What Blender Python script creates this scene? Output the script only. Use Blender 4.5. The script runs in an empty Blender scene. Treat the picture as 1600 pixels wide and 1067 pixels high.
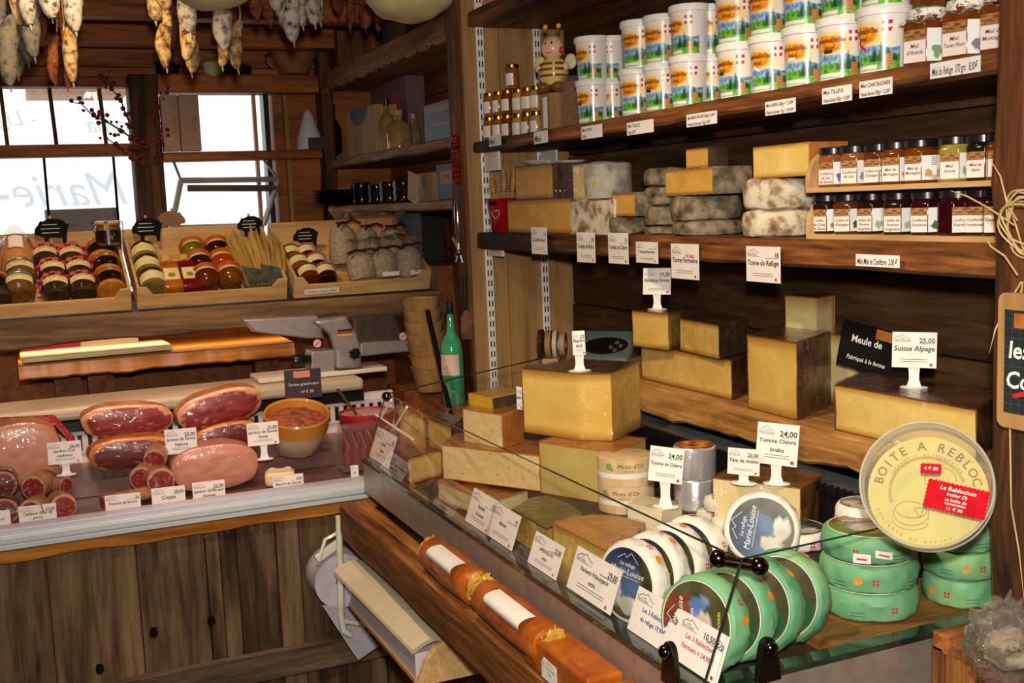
import bpy, math, random
from mathutils import Vector as V, Matrix, noise
RN = random.Random(11)
S = bpy.context.scene
COL = S.collection
PI = math.pi
rad = math.radians

# ------------------------------------------------------------------ camera
F, CX, CY, H = 1744.0, 800.0, 533.5, 1.6
v1 = V((30 - CX, 348 - CY, F)).normalized()
v2 = V((4840 - CX, 155 - CY, F))
xc = (v2 - v1 * v2.dot(v1)).normalized()
zc = xc.cross(v1)
AX = (xc, v1, zc)                                   # world axes seen from the camera (right, down, forward)
right = V([a[0] for a in AX]); down = V([a[1] for a in AX]); fwd = V([a[2] for a in AX])
EYE = V((0, 0, H))
cam = bpy.data.cameras.new('camera')
cam.sensor_width = 36; cam.lens = F / 1600 * 36; cam.clip_start = .02
co = bpy.data.objects.new('camera', cam); COL.objects.link(co)
m = Matrix((right, -down, -fwd)).transposed().to_4x4(); m.translation = EYE
co.matrix_world = m
S.camera = co

# ------------------------------------------------------------------ light
w = bpy.data.worlds.new('daylight'); S.world = w; w.use_nodes = True
w.node_tree.nodes['Background'].inputs[0].default_value = (.93, .97, 1, 1)
w.node_tree.nodes['Background'].inputs[1].default_value = 1.3
S.view_settings.view_transform = 'Standard'; S.view_settings.look = 'None'
S.view_settings.exposure = 0; S.view_settings.gamma = 1; S.view_settings.use_curve_mapping = False
def lamp(name, kind, loc, power, col, size=.1, sy=None, aim=None, spot=None, blend=.5):
    l = bpy.data.lights.new(name, kind); l.energy = power; l.color = col
    if kind == 'AREA':
        l.size = size
        if sy: l.shape = 'RECTANGLE'; l.size_y = sy
        else: l.shape = 'DISK'
    else: l.shadow_soft_size = size
    if kind == 'SPOT': l.spot_size = rad(spot); l.spot_blend = blend
    o = bpy.data.objects.new(name, l); COL.objects.link(o); o.location = loc
    if aim is not None: o.rotation_euler = (V(aim) - V(loc)).to_track_quat('-Z', 'Y').to_euler()
    return o
lamp('camera_flash', 'SPOT', (.02, .0, 1.74), 138, (1, .93, .82), .035, aim=(1.0, 2.0, 1.38), spot=95, blend=.6)
lamp('ceiling_spot_crates', 'SPOT', (.15, 2.75, 2.4), 48, (1, .70, .40), .05, aim=(.25, 3.8, 1.4), spot=75)
lamp('ceiling_spot_sausages', 'SPOT', (.5, 2.5, 2.38), 3.6, (1, .72, .40), .05, aim=(.3, 3.5, 2.1), spot=70)
lamp('meat_standin_spot_a', 'SPOT', (.0, 2.55, 2.4), 27, (1, .60, .56), .05, aim=(.05, 3.08, .95), spot=50)  # two added spots, standing in for the tube inside the meat case
lamp('meat_standin_spot_b', 'SPOT', (.62, 2.55, 2.4), 27, (1, .60, .56), .05, aim=(.62, 3.08, .95), spot=50)
lamp('room_fill_lamp', 'AREA', (-.5, -.7, 2.42), 27, (1, .78, .55), .6, aim=(-.1, 1.2, 0))  # general ambient fill, added out of view behind the camera
lamp('ceiling_spot_cheese', 'SPOT', (.25, 1.5, 2.4), 58, (1, .80, .54), .06, aim=(.95, 1.9, 1.0), spot=85)
lamp('work_shelf_lamp', 'AREA', (.35, 3.78, 1.226), 2.2, (1, .62, .30), 1.0, .04, aim=(.35, 3.8, 1.1))

# ------------------------------------------------------------------ where a point of the picture lies on a plane of the room
def ray(x, y):
    c = V((x - CX, y - CY, F)); return V((AX[0].dot(c), AX[1].dot(c), AX[2].dot(c)))
def oX(x, y, X): d = ray(x, y); return EYE + d * (X / d.x)
def oY(x, y, Y): d = ray(x, y); return EYE + d * (Y / d.y)
def oZ(x, y, z): d = ray(x, y); return EYE + d * ((z - H) / d.z)
def cam_c(p): p = V(p) - EYE; return p.dot(right), p.dot(down), p.dot(fwd)
def YX(x, X, z):
    u = (x - CX) / F; a = right - fwd * u
    return -(a.x * X + a.z * (z - H)) / a.y
def XY(x, Y, z):
    u = (x - CX) / F; a = right - fwd * u
    return -(a.y * Y + a.z * (z - H)) / a.x
def hz(p, y):
    u = (y - CY) / F; a = down - fwd * u
    return H - (a.x * p[0] + a.y * p[1]) / a.z

# ------------------------------------------------------------------ colour and material helpers
def L(h):
    if not isinstance(h, str): return tuple(h)
    r = []
    for i in (0, 2, 4):
        c = int(h[i:i + 2], 16) / 255
        r.append(c / 12.92 if c <= .04045 else ((c + .055) / 1.055) ** 2.4)
    return tuple(r)
def L4(h): return L(h) + (1,)
MC = {}
def base(name):
    m = bpy.data.materials.new(name); m.use_nodes = True
    nt = m.node_tree; return m, nt, nt.nodes['Principled BSDF']
def coords(nt, scale, rnd=True):
    tc = nt.nodes.new('ShaderNodeTexCoord'); mp = nt.nodes.new('ShaderNodeMapping')
    mp.inputs['Scale'].default_value = scale
    nt.links.new(tc.outputs['Object'], mp.inputs[0])
    if rnd:
        oi = nt.nodes.new('ShaderNodeObjectInfo'); mu = nt.nodes.new('ShaderNodeMath'); mu.operation = 'MULTIPLY'
        mu.inputs[1].default_value = 37.0
        nt.links.new(oi.outputs['Random'], mu.inputs[0]); nt.links.new(mu.outputs[0], mp.inputs['Location'])
    return mp
def nz(nt, mp, scale, detail=4, rough=.55, dist=0):
    n = nt.nodes.new('ShaderNodeTexNoise'); n.inputs['Scale'].default_value = scale
    n.inputs['Detail'].default_value = detail; n.inputs['Roughness'].default_value = rough
    n.inputs['Distortion'].default_value = dist; nt.links.new(mp.outputs[0], n.inputs[0]); return n
def ramp(nt, src, stops):
    r = nt.nodes.new('ShaderNodeValToRGB'); e = r.color_ramp.elements
    while len(e) < len(stops): e.new(.5)
    for k, (p, c) in enumerate(stops): e[k].position = p; e[k].color = L4(c)
    nt.links.new(src.outputs[0], r.inputs[0]); return r
def bump(nt, b, src, strength, dist=.002, sock='Normal'):
    u = nt.nodes.new('ShaderNodeBump'); u.inputs['Strength'].default_value = strength
    u.inputs['Distance'].default_value = dist
    nt.links.new(src.outputs[0], u.inputs['Height']); nt.links.new(u.outputs[0], b.inputs[sock])
def pm(name, c1, c2=None, scale=30, rough=.5, metal=0, bmp=0, coat=0, coatbump=0, stretch=(1, 1, 1), stops=None,
       alpha=1, trans=0, emit=0, bscale=None, sss=0, coatrough=.08, edge=None):
    """plain procedural material: noise mixes two or more tones; optional wrinkled clear coat (plastic film)"""
    if name in MC: return MC[name]
    m, nt, b = base(name)
    b.inputs['Roughness'].default_value = rough; b.inputs['Metallic'].default_value = metal
    mp = coords(nt, stretch)
    n = nz(nt, mp, scale)
    st = stops or [(.35, c1), (.65, c2 or c1)]
    r = ramp(nt, n, st); nt.links.new(r.outputs[0], b.inputs['Base Color'])
    if edge:                                             # paste ripens browner next to the crust
        tc = nt.nodes.new('ShaderNodeTexCoord'); sx = nt.nodes.new('ShaderNodeSeparateXYZ'); nt.links.new(tc.outputs['Generated'], sx.inputs[0])
        a1 = nt.nodes.new('ShaderNodeMath'); a1.operation = 'SUBTRACT'; a1.inputs[1].default_value = .5; nt.links.new(sx.outputs[2], a1.inputs[0])
        a2 = nt.nodes.new('ShaderNodeMath'); a2.operation = 'ABSOLUTE'; nt.links.new(a1.outputs[0], a2.inputs[0])
        a3 = nt.nodes.new('ShaderNodeMath'); a3.operation = 'MULTIPLY_ADD'; a3.inputs[1].default_value = .10; nt.links.new(n.outputs[0], a3.inputs[0]); nt.links.new(a2.outputs[0], a3.inputs[2])
        re = ramp(nt, a3, [(.40, '000000'), (.54, 'ffffff')])
        me_ = nt.nodes.new('ShaderNodeMix'); me_.data_type = 'RGBA'; nt.links.new(re.outputs[0], me_.inputs[0]); nt.links.new(r.outputs[0], me_.inputs[6]); me_.inputs[7].default_value = L4(edge)
        nt.links.new(me_.outputs[2], b.inputs['Base Color'])
    if bmp: bump(nt, b, nz(nt, mp, bscale or scale * 2, 5), bmp)
    if coat:
        b.inputs['Coat Weight'].default_value = coat * .85; b.inputs['Coat Roughness'].default_value = coatrough
        b.inputs['Specular IOR Level'].default_value = .2
        if coatbump: bump(nt, b, ramp(nt, nz(nt, mp, 15, 4, .55, 2.6), [(.40, '000000'), (.47, 'ffffff'), (.50, '202020'), (.56, 'd0d0d0'), (.66, '000000')]), coatbump * 2.2, .009, 'Coat Normal')
    if alpha < 1: b.inputs['Alpha'].default_value = alpha
    if trans: b.inputs['Transmission Weight'].default_value = trans
    if sss: b.inputs['Subsurface Weight'].default_value = sss; b.inputs['Subsurface Radius'].default_value = (.01, .006, .003)
    if emit: b.inputs['Emission Color'].default_value = L4(c1); b.inputs['Emission Strength'].default_value = emit
    if rough > .8 and not coat: b.inputs['Specular IOR Level'].default_value = .15
    MC[name] = m; return m
def wood(name, dark, mid, light, axis='Y', scale=9, rough=.6, bmp=.35, knots=True, coat=0, char=None):
    if name in MC: return MC[name]
    m, nt, b = base(name)
    s = {'X': (.09, 1, 1), 'Y': (1, .09, 1), 'Z': (1, 1, .09)}[axis]
    mp = coords(nt, s)
    n1 = nz(nt, mp, scale, 7, .62, 1.2); n2 = nz(nt, mp, scale * 7, 5, .6, .4)
    mx = nt.nodes.new('ShaderNodeMix'); mx.inputs[0].default_value = .42
    nt.links.new(n1.outputs[0], mx.inputs[2]); nt.links.new(n2.outputs[0], mx.inputs[3])
    r = ramp(nt, mx, [(.36, dark), (.49, mid), (.63, light)])
    if char:
        n3 = nz(nt, mp, scale * .55, 6, .65, .8); r3 = ramp(nt, n3, [(.40, '000000'), (.52, 'ffffff')])
        m3 = nt.nodes.new('ShaderNodeMix'); m3.data_type = 'RGBA'; nt.links.new(r3.outputs[0], m3.inputs[0])
        m3.inputs[6].default_value = L4(char); nt.links.new(r.outputs[0], m3.inputs[7]); nt.links.new(m3.outputs[2], b.inputs['Base Color'])
    else: nt.links.new(r.outputs[0], b.inputs['Base Color'])
    b.inputs['Specular IOR Level'].default_value = .3
    b.inputs['Roughness'].default_value = rough
    if coat: b.inputs['Coat Weight'].default_value = coat; b.inputs['Coat Roughness'].default_value = .2
    bump(nt, b, mx, bmp, .004)
    MC[name] = m; return m
def glass_mat(name, tint='ffffff', refl=.9, rough=.0, ior=1.45, haze=0, milk=0):
    """thin clear sheet: see-through, with a Fresnel reflection"""
    if name in MC: return MC[name]
    m = bpy.data.materials.new(name); m.use_nodes = True; nt = m.node_tree
    for n in list(nt.nodes):
        if n.type == 'BSDF_PRINCIPLED': nt.nodes.remove(n)
    out = nt.nodes['Material Output']
    t = nt.nodes.new('ShaderNodeBsdfTransparent'); t.inputs[0].default_value = L4(tint)
    g = nt.nodes.new('ShaderNodeBsdfGlossy'); g.inputs['Roughness'].default_value = rough
    g.inputs[0].default_value = (refl, refl, refl, 1)
    lw = nt.nodes.new('ShaderNodeLayerWeight'); lw.inputs[0].default_value = .5
    f0 = ((ior - 1) / (ior + 1)) ** 2 * 1.6
    pw = nt.nodes.new('ShaderNodeMath'); pw.operation = 'POWER'; pw.inputs[1].default_value = 4.5; nt.links.new(lw.outputs['Facing'], pw.inputs[0])
    fr = nt.nodes.new('ShaderNodeMath'); fr.operation = 'MULTIPLY_ADD'; fr.inputs[1].default_value = 1 - f0; fr.inputs[2].default_value = f0; nt.links.new(pw.outputs[0], fr.inputs[0])
    if haze:
        mp = coords(nt, (1, 1, 1)); n = nz(nt, mp, 34, 4, .6, 1.2)
        u = nt.nodes.new('ShaderNodeBump'); u.inputs['Strength'].default_value = haze; u.inputs['Distance'].default_value = .012
        nt.links.new(n.outputs[0], u.inputs['Height']); nt.links.new(u.outputs[0], g.inputs['Normal']); nt.links.new(u.outputs[0], lw.inputs['Normal'])
    mx = nt.nodes.new('ShaderNodeMixShader')
    nt.links.new(fr.outputs[0], mx.inputs[0]); nt.links.new(t.outputs[0], mx.inputs[1]); nt.links.new(g.outputs[0], mx.inputs[2])
    if milk:
        df = nt.nodes.new('ShaderNodeBsdfTranslucent'); df.inputs[0].default_value = L4('f4f2ec'); d2 = nt.nodes.new('ShaderNodeBsdfDiffuse'); d2.inputs[0].default_value = L4('f4f2ec')
        a1 = nt.nodes.new('ShaderNodeMixShader'); nt.links.new(df.outputs[0], a1.inputs[1]); nt.links.new(d2.outputs[0], a1.inputs[2]); a1.inputs[0].default_value = .6
        m2 = nt.nodes.new('ShaderNodeMixShader'); m2.inputs[0].default_value = milk
        nt.links.new(mx.outputs[0], m2.inputs[1]); nt.links.new(a1.outputs[0], m2.inputs[2]); mx = m2
    nt.links.new(mx.outputs[0], out.inputs[0])
    MC[name] = m; return m
def print_mat(name, rough=.35, coat=0, cb=0, metal=0):
    """flat print: the colours are stored on the mesh of the label itself"""
    if name in MC: return MC[name]
    m, nt, b = base(name); a = nt.nodes.new('ShaderNodeAttribute'); a.attribute_name = 'Col'
    nt.links.new(a.outputs['Color'], b.inputs['Base Color']); b.inputs['Roughness'].default_value = rough
    if coat:
        b.inputs['Coat Weight'].default_value = coat; b.inputs['Coat Roughness'].default_value = .08
        if cb: bump(nt, b, nz(nt, coords(nt, (1, 1, 1)), 28, 3, .5, 1.5), cb, .012, 'Coat Normal')
    MC[name] = m; return m

# ------------------------------------------------------------------ mesh builder
class MB:
    def __init__(s): s.v = []; s.f = []; s.c = None; s.M = Matrix.Identity(4)
    def add(s, vs, fs):
        o = len(s.v); s.v += [tuple(s.M @ V(p)) for p in vs]; s.f += [tuple(i + o for i in f) for f in fs]; return s
    def box(s, x0, y0, z0, x1, y1, z1):
        return s.add([(x0,y0,z0),(x1,y0,z0),(x1,y1,z0),(x0,y1,z0),(x0,y0,z1),(x1,y0,z1),(x1,y1,z1),(x0,y1,z1)],
                     [(0,3,2,1),(4,5,6,7),(0,1,5,4),(1,2,6,5),(2,3,7,6),(3,0,4,7)])
    def cbox(s, c, sz): return s.box(*[c[i] - sz[i] / 2 for i in range(3)], *[c[i] + sz[i] / 2 for i in range(3)])
    def lathe(s, prof, n=24, a0=0, a1=2 * PI, fn=None):
        full = abs(a1 - a0 - 2 * PI) < 1e-6; k = n if full else n + 1
        vs = []
        for r, z in prof:
            for i in range(k):
                a = a0 + (a1 - a0) * i / n; p = V((r * math.cos(a), r * math.sin(a), z))
                vs.append(fn(p) if fn else p)
        fs = []
        for j in range(len(prof) - 1):
            for i in range(n):
                i2 = (i + 1) % k; fs.append((j*k+i, j*k+i2, (j+1)*k+i2, (j+1)*k+i))
        if full:
            fs.append(tuple(reversed(range(k)))); fs.append(tuple((len(prof)-1)*k+i for i in range(k)))
        return s.add(vs, fs)
    def tube(s, pts, r, n=8, caps=True):
        pts = [V(p) for p in pts]; rs = r if isinstance(r, (list, tuple)) else [r] * len(pts)
        vs = []; up = V((0, 0, 1))
        for i, p in enumerate(pts):
            t = (pts[min(i+1, len(pts)-1)] - pts[max(i-1, 0)]).normalized()
            u = t.cross(up if abs(t.z) < .95 else V((1, 0, 0))).normalized(); q = t.cross(u)
            for k in range(n):
                a = 2 * PI * k / n; vs.append(p + (u * math.cos(a) + q * math.sin(a)) * rs[i])
        fs = [(j*n+i, j*n+(i+1)%n, (j+1)*n+(i+1)%n, (j+1)*n+i) for j in range(len(pts)-1) for i in range(n)]
        if caps: fs += [tuple(reversed(range(n))), tuple((len(pts)-1)*n+i for i in range(n))]
        return s.add(vs, fs)
    def prism(s, poly, z0, z1, inset=0):
        n = len(poly); cx = sum(p[0] for p in poly)/n; cy = sum(p[1] for p in poly)/n
        t = [(cx+(p[0]-cx)*(1-inset), cy+(p[1]-cy)*(1-inset)) for p in poly]
        vs = [(p[0], p[1], z0) for p in poly] + [(p[0], p[1], z1) for p in t]
        fs = [tuple(reversed(range(n))), tuple(range(n, 2*n))] + [(i, (i+1)%n, n+(i+1)%n, n+i) for i in range(n)]
        return s.add(vs, fs)
    def prism_n(s, poly, z0, z1, amp=.0018, m=7, k=5, seed=0):
        # prism with finely divided, slightly uneven sides (hand-cut look)
        pts = []; n = len(poly)
        for i in range(n):
            a, b = poly[i], poly[(i+1) % n]; mm = max(1, min(m, int(math.hypot(b[0]-a[0], b[1]-a[1]) / .012)))
            pts += [(a[0] + (b[0]-a[0])*q/mm, a[1] + (b[1]-a[1])*q/mm) for q in range(mm)]
        N = len(pts); vs = []
        for j in range(k + 1):
            z = z0 + (z1 - z0) * j / k
            for x, y in pts:
                d = noise.noise_vector(V((x*22 + seed, y*22, z*22))) * amp; vs.append((x + d.x, y + d.y, z))
        fs = [(j*N+i, j*N+(i+1) % N, (j+1)*N+(i+1) % N, (j+1)*N+i) for j in range(k) for i in range(N)]
        fs += [tuple(reversed(range(N))), tuple(k*N+i for i in range(N))]
        return s.add(vs, fs)
    def sheet(s, poly, y0, y1):                      # outline in the x-z plane given thickness along y
        n = len(poly)
        vs = [(p[0], y0, p[1]) for p in poly] + [(p[0], y1, p[1]) for p in poly]
        fs = [tuple(range(n)), tuple(reversed(range(n, 2*n)))] + [(i, n+i, n+(i+1)%n, (i+1)%n) for i in range(n)]
        return s.add(vs, fs)
    def grid(s, nu, nv, fn, col=None):
        vs = []; cs = []
        for j in range(nv + 1):
            for i in range(nu + 1):
                u, v = i / nu, j / nv; vs.append(fn(u, v))
                if col: cs.append(L(col(u, v)))
        k = nu + 1
        if col: s.c = (s.c or []) + cs
        return s.add(vs, [(j*k+i, j*k+i+1, (j+1)*k+i+1, (j+1)*k+i) for j in range(nv) for i in range(nu)])
    def blob(s, c, r, nu=16, nv=10, amp=0, fr=3, sq=1.0, seed=0):
        vs = []
        for j in range(nv + 1):
            th = PI * j / nv
            for i in range(nu):
                ph = 2 * PI * i / nu
                d = V((math.sin(th)*math.cos(ph), math.sin(th)*math.sin(ph), math.cos(th)))
                if sq != 1: d = V([math.copysign(abs(q) ** sq, q) for q in d])
                k = 1 + amp * noise.noise(d * fr + V((seed, seed*.7, 0)))
                vs.append((c[0]+d.x*r[0]*k, c[1]+d.y*r[1]*k, c[2]+d.z*r[2]*k))
        fs = [(j*nu+i, (j+1)*nu+i, (j+1)*nu+(i+1)%nu, j*nu+(i+1)%nu) for j in range(nv) for i in range(nu)]
        return s.add(vs, fs)
    def text(s, t, x, z, size, align='L', y=-.0006, shear=0, bold=0, wmax=None, fn=None):
        vs, fs = text_geo(t, shear, bold)
        if not vs: return s
        wd = max(p[0] for p in vs) * size; sx = size
        if wmax and wd > wmax: sx = size * wmax / wd; wd = wmax
        dx = {'L': 0, 'C': -wd / 2, 'R': -wd}[align]
        pts = [(x + dx + p[0] * sx, y, z + p[1] * size) for p in vs]
        if fn: pts = [fn(p) for p in pts]
        return s.add(pts, fs)
    def stroke(s, pts, w, y=-.0006, fn=None):         # flat pen line in the x-z plane
        for a, b in zip(pts, pts[1:]):
            d = (V(b) - V(a)).normalized(); n = V((-d[1], d[0])) * w / 2
            q = [(a[0]-n[0], y, a[1]-n[1]), (b[0]-n[0], y, b[1]-n[1]), (b[0]+n[0], y, b[1]+n[1]), (a[0]+n[0], y, a[1]+n[1])]
            s.add([fn(p) for p in q] if fn else q, [(0, 1, 2, 3)])
        return s
    def disc(s, x, z, r, n=14, y=-.0006, fn=None, r0=0):
        q = [(x + r*math.cos(2*PI*i/n), y, z + r*math.sin(2*PI*i/n)) for i in range(n)]
        if fn: q = [fn(p) for p in q]
        return s.add(q, [tuple(range(n))])
    def jitter(s, amp, fr=8, seed=0, ax=(1, 1, 1)):
        for i, p in enumerate(s.v):
            q = V(p) * fr + V((seed, 2*seed, 3*seed)); d = noise.noise_vector(q)
            s.v[i] = (p[0]+d.x*amp*ax[0], p[1]+d.y*amp*ax[1], p[2]+d.z*amp*ax[2])
        return s
    def mesh(s, name, mat, smooth=True, ang=38):
        me = bpy.data.meshes.new(name); me.from_pydata(s.v, [], s.f); me.update()
        if mat: me.materials.append(mat)
        if s.c:
            a = me.color_attributes.new('Col', 'FLOAT_COLOR', 'POINT')
            flat = []
            for c in s.c: flat += [c[0], c[1], c[2], 1]
            a.data.foreach_set('color', flat)
        if smooth:
            me.polygons.foreach_set('use_smooth', [True] * len(me.polygons))
            try: me.set_sharp_from_angle(angle=rad(ang))
            except Exception: pass
        return me
    def build(s, name, mat, parent=None, smooth=True, bev=0, seg=2, ang=38, label=None):
        o = bpy.data.objects.new(name, s.mesh(name, mat, smooth, ang)); COL.objects.link(o)
        if parent: o.parent = parent
        if bev:
            b = o.modifiers.new('bevel', 'BEVEL'); b.width = bev; b.segments = seg; b.limit_method = 'ANGLE'; b.angle_limit = rad(40)
        if label: o['label'] = label
        return o
TX = {}
def text_geo(t, shear=0, bold=0):
    k = (t, shear, bold)
    if k not in TX:
        cu = bpy.data.curves.new('lettering', 'FONT'); cu.body = t; cu.size = 1; cu.shear = shear; cu.offset = bold; cu.resolution_u = 2
        o = bpy.data.objects.new('lettering', cu); me = bpy.data.meshes.new_from_object(o)
        TX[k] = ([tuple(p.co) for p in me.vertices], [tuple(p.vertices) for p in me.polygons])
        bpy.data.objects.remove(o); bpy.data.curves.remove(cu); bpy.data.meshes.remove(me)
    return TX[k]
def tag(o, label, cat=None, group=None, kind=None):
    o['label'] = label
    if cat: o['category'] = cat
    if group: o['group'] = group
    if kind: o['kind'] = kind
    return o
def thing(name, label, cat, loc=(0, 0, 0), rz=0, group=None, mat=None):
    o = bpy.data.objects.new(name, None); COL.objects.link(o); o.empty_display_size = .03
    if mat is not None: o.matrix_world = mat
    else: o.location = loc; o.rotation_euler = (0, 0, rz)
    return tag(o, label, cat, group)
def children(o): return [c for c in COL.objects if c.parent == o]
def protokids(o): return [(c, protokids(c)) for c in children(o)]
def copy_thing(o, kids, label, loc=None, rz=0, mat=None, group=None):
    c = o.copy(); COL.objects.link(c)
    if mat is not None: c.matrix_world = mat
    else: c.location = loc; c.rotation_euler = (0, 0, rz)
    c['label'] = label
    if group: c['group'] = group
    def rec(par, ks):
        for k, sub in ks:
            d = k.copy(); COL.objects.link(d); d.parent = par; rec(d, sub)
    rec(c, kids); return c
def struct(name, mb, mat, label, smooth=False, parent=None, bev=0, cat='building part'):
    o = mb.build(name, mat, parent, smooth, bev)
    if not parent: tag(o, label, cat, kind='structure')
    return o
ORD = ['first', 'second', 'third', 'fourth', 'fifth', 'sixth', 'seventh', 'eighth', 'ninth', 'tenth', 'eleventh', 'twelfth', 'thirteenth', 'fourteenth']
def T(x, y, z): return Matrix.Translation((x, y, z))
def RX(a): return Matrix.Rotation(rad(a), 4, 'X')
def RY(a): return Matrix.Rotation(rad(a), 4, 'Y')
def RZ(a): return Matrix.Rotation(rad(a), 4, 'Z')

# ------------------------------------------------------------------ materials shared by many things
W_DARK = wood('dark_brown_planks', '26180d', '452d18', '664628', 'Y', 9, .75)
W_SHELF = wood('old_shelf_wood', '2c170b', '74441f', 'a86c38', 'Y', 12, .6, .8, char='26160c')
W_SHELFX = wood('old_shelf_wood_x', '2c170b', '7a4520', 'b0703a', 'X', 10, .55, .6)
W_POST = wood('post_wood', '2e1a0c', '60381a', '86562a', 'Z', 10, .7, .6, char='24150b')
W_BEAM = wood('beam_wood', '5a2c0e', '96521e', 'bc702e', 'X', 8, .6, .3)
W_PALE = wood('pale_pine', '8a6840', 'a67e4e', 'b98f5c', 'Z', 7, .6, .15)
W_PALEX = wood('pale_crate_wood', 'a07a4c', 'c29a66', 'd9b47e', 'X', 9, .6, .15)
W_PALEY = wood('pale_pine_y', 'a07a4c', 'c29a66', 'd9b47e', 'Y', 9, .6, .15)
W_HONEY = wood('honey_pine', '9a5a22', 'c07a32', 'd99a4c', 'X', 7, .35, .15, coat=.3)
W_NICHE = wood('niche_boards', '56290e', '80441a', '9a5a26', 'Y', 6, .6, .15)
W_GREY = wood('weathered_planks', '2c1e13', '5e4630', '80674a', 'Z', 9, .85, 1.0, char='2a1a0e')
W_RAIL = wood('rail_wood', '3a1e0c', '7a4820', 'a86e38', 'Y', 12, .6, .8)
WHITE = pm('white_plastic', 'e9e6e0', 'f2f0ea', rough=.35)
PAPER = pm('card_paper', 'ece3dc', 'f4ece6', rough=.45, coat=.5, coatrough=.15)
INK = pm('black_ink', '1a1716', rough=.6)
INKRED = pm('red_ink', 'c3202c', rough=.6)
INKBLUE = pm('blue_ink', '1c3f86', rough=.6)
CHALK = pm('white_chalk', 'e8e6e0', rough=.9)
SLATE = pm('black_slate', '0b0b0c', '121214', rough=.85)
BLACKP = pm('black_plastic', '0d0d0e', '17171a', rough=.3)
CHROME = pm('chrome', 'c9c9c9', rough=.12, metal=1)
BRASS = pm('gold_lid', 'b08c44', rough=.3, metal=1)
ALU = pm('brushed_aluminium', 'c4cad2', 'd4dae0', rough=.35, metal=.2, stretch=(1, 40, 40))
STEEL = pm('stainless_steel', 'a3968a', 'b5a89c', rough=.36, metal=.6)
GLASS = glass_mat('clear_glass')
GLASS_EDGE = pm('green_glass_edge', '18221a', '2a382a', rough=.1, coat=1)
PRINT = print_mat('printed_paper')
PRINTC = print_mat('printed_film', .4, .6, .15)

# ------------------------------------------------------------------ room shell
struct('floor', MB().box(-2, -1.5, -.06, 1.7, 5.2, 0), wood('floor_boards', '1d120b', '33211a', '4a3222', 'X', 6, .6), 'dark wooden shop floor')
struct('ground_outside', MB().box(-3, 5.2, -.06, 3, 8, 0), pm('pale_paving', 'a8a49c', 'b8b4ac', 3, rough=.9), 'pale paving outside the window')
struct('ceiling', MB().box(-2, -1.5, 2.45, 1.7, 5.2, 2.52), W_BEAM, 'brown boarded ceiling')
PLASTER = pm('warm_plaster', '9a8468', 'ab957a', 4, rough=.9)
struct('wall_left', MB().box(-2.08, -1.5, 0, -2, 5.2, 2.45), PLASTER, 'warm wall outside the left of the picture')
struct('wall_front', MB().box(-2, -1.58, 0, 1.7, -1.5, 2.45), PLASTER, 'warm wall behind the viewer')
# right wall: backing plus horizontal planks
wr = struct('wall_right', MB().box(1.66, -1.5, 0, 1.72, 5.2, 2.45), W_DARK, 'dark brown horizontal plank wall behind the shelves')
z = .0
k = 0
while z < 2.44:
    h = [.155, .17, .145, .165][k % 4]; z1 = min(z + h, 2.45)
    MB().box(1.62 + .004 * (k % 3), -1.5, z + .002, 1.66, 3.24, z1 - .002).build('plank', W_DARK, wr, False, .003)
    MB().box(1.62 + .003 * (k % 2), 3.29, z + .002, 1.66, 5.1, z1 - .002).build('plank', W_NICHE, wr, False, .003)
    z = z1; k += 1
# end panel of the shelf bay with three pale boards
ep = struct('wall_end_panel', MB().box(1.28, 3.262, 0, 1.66, 3.29, 2.45), W_PALE, 'pale pine end panel carrying white slotted rails')
for a, b in ((1.28, 1.40), (1.402, 1.52), (1.522, 1.622)):
    MB().box(a, 3.24, 0, b, 3.262, 2.44).build('board', W_PALE, ep, False, .002)
# back wall round the windows
YB = 5.1
wb = MB()
xl, xr = XY(205, YB, 1.9), XY(250, YB, 1.9)
wb.box(-2, YB, 0, 1.7, YB + .1, 1.28); wb.box(-2, YB, 2.19, 1.7, YB + .1, 2.45)
wb.box(-2, YB, 1.28, -.75, YB + .1, 2.19); wb.box(XY(432, YB, 1.8), YB, 1.28, 1.7, YB + .1, 2.19)
struct('wall_back', wb, W_BEAM, 'brown boarded window wall at the far end')
MB().box(xl, YB - .09, 1.2, xr, YB + .06, 2.2)
def beam(n, b, label, mat=W_BEAM, bev=.008): return struct('trim_%d' % n, b, mat, label, bev=bev)
beam(1, MB().box(xl, YB - .09, 1.2, xr, YB + .06, 2.20), 'upright brown post between the two windows', W_POST)
beam(2, MB().box(xr + .002, YB - .08, 2.125, 1.34, YB + .05, 2.205), 'horizontal beam over the right window')
beam(3, MB().box(-.9, YB - .06, 2.15, xl - .002, YB + .05, 2.195), 'thin dark beam over the left window')
beam(4, MB().box(-.9, YB - .07, 1.865, xl - .002, YB + .04, 1.915), 'crosswise beam halfway up the left window')
beam(5, MB().box(xr + .002, YB - .07, 1.835, 1.29, YB + .04, 1.875), 'crosswise beam halfway up the right window')
for n, (yy, zz) in enumerate(((3.62, 2.31), (4.2, 2.3), (4.76, 2.285))):
    beam(6 + n, MB().box(-2, yy, zz, 1.3, yy + .1, 2.45), ['ceiling joist nearest the hanging sausages', 'middle ceiling joist before the windows', 'ceiling joist closest to the windows'][n])
beam(9, MB().box(-2, YB - .03, 2.235, 1.6, YB, 2.45), 'boarded strip over the window beams')
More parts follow.
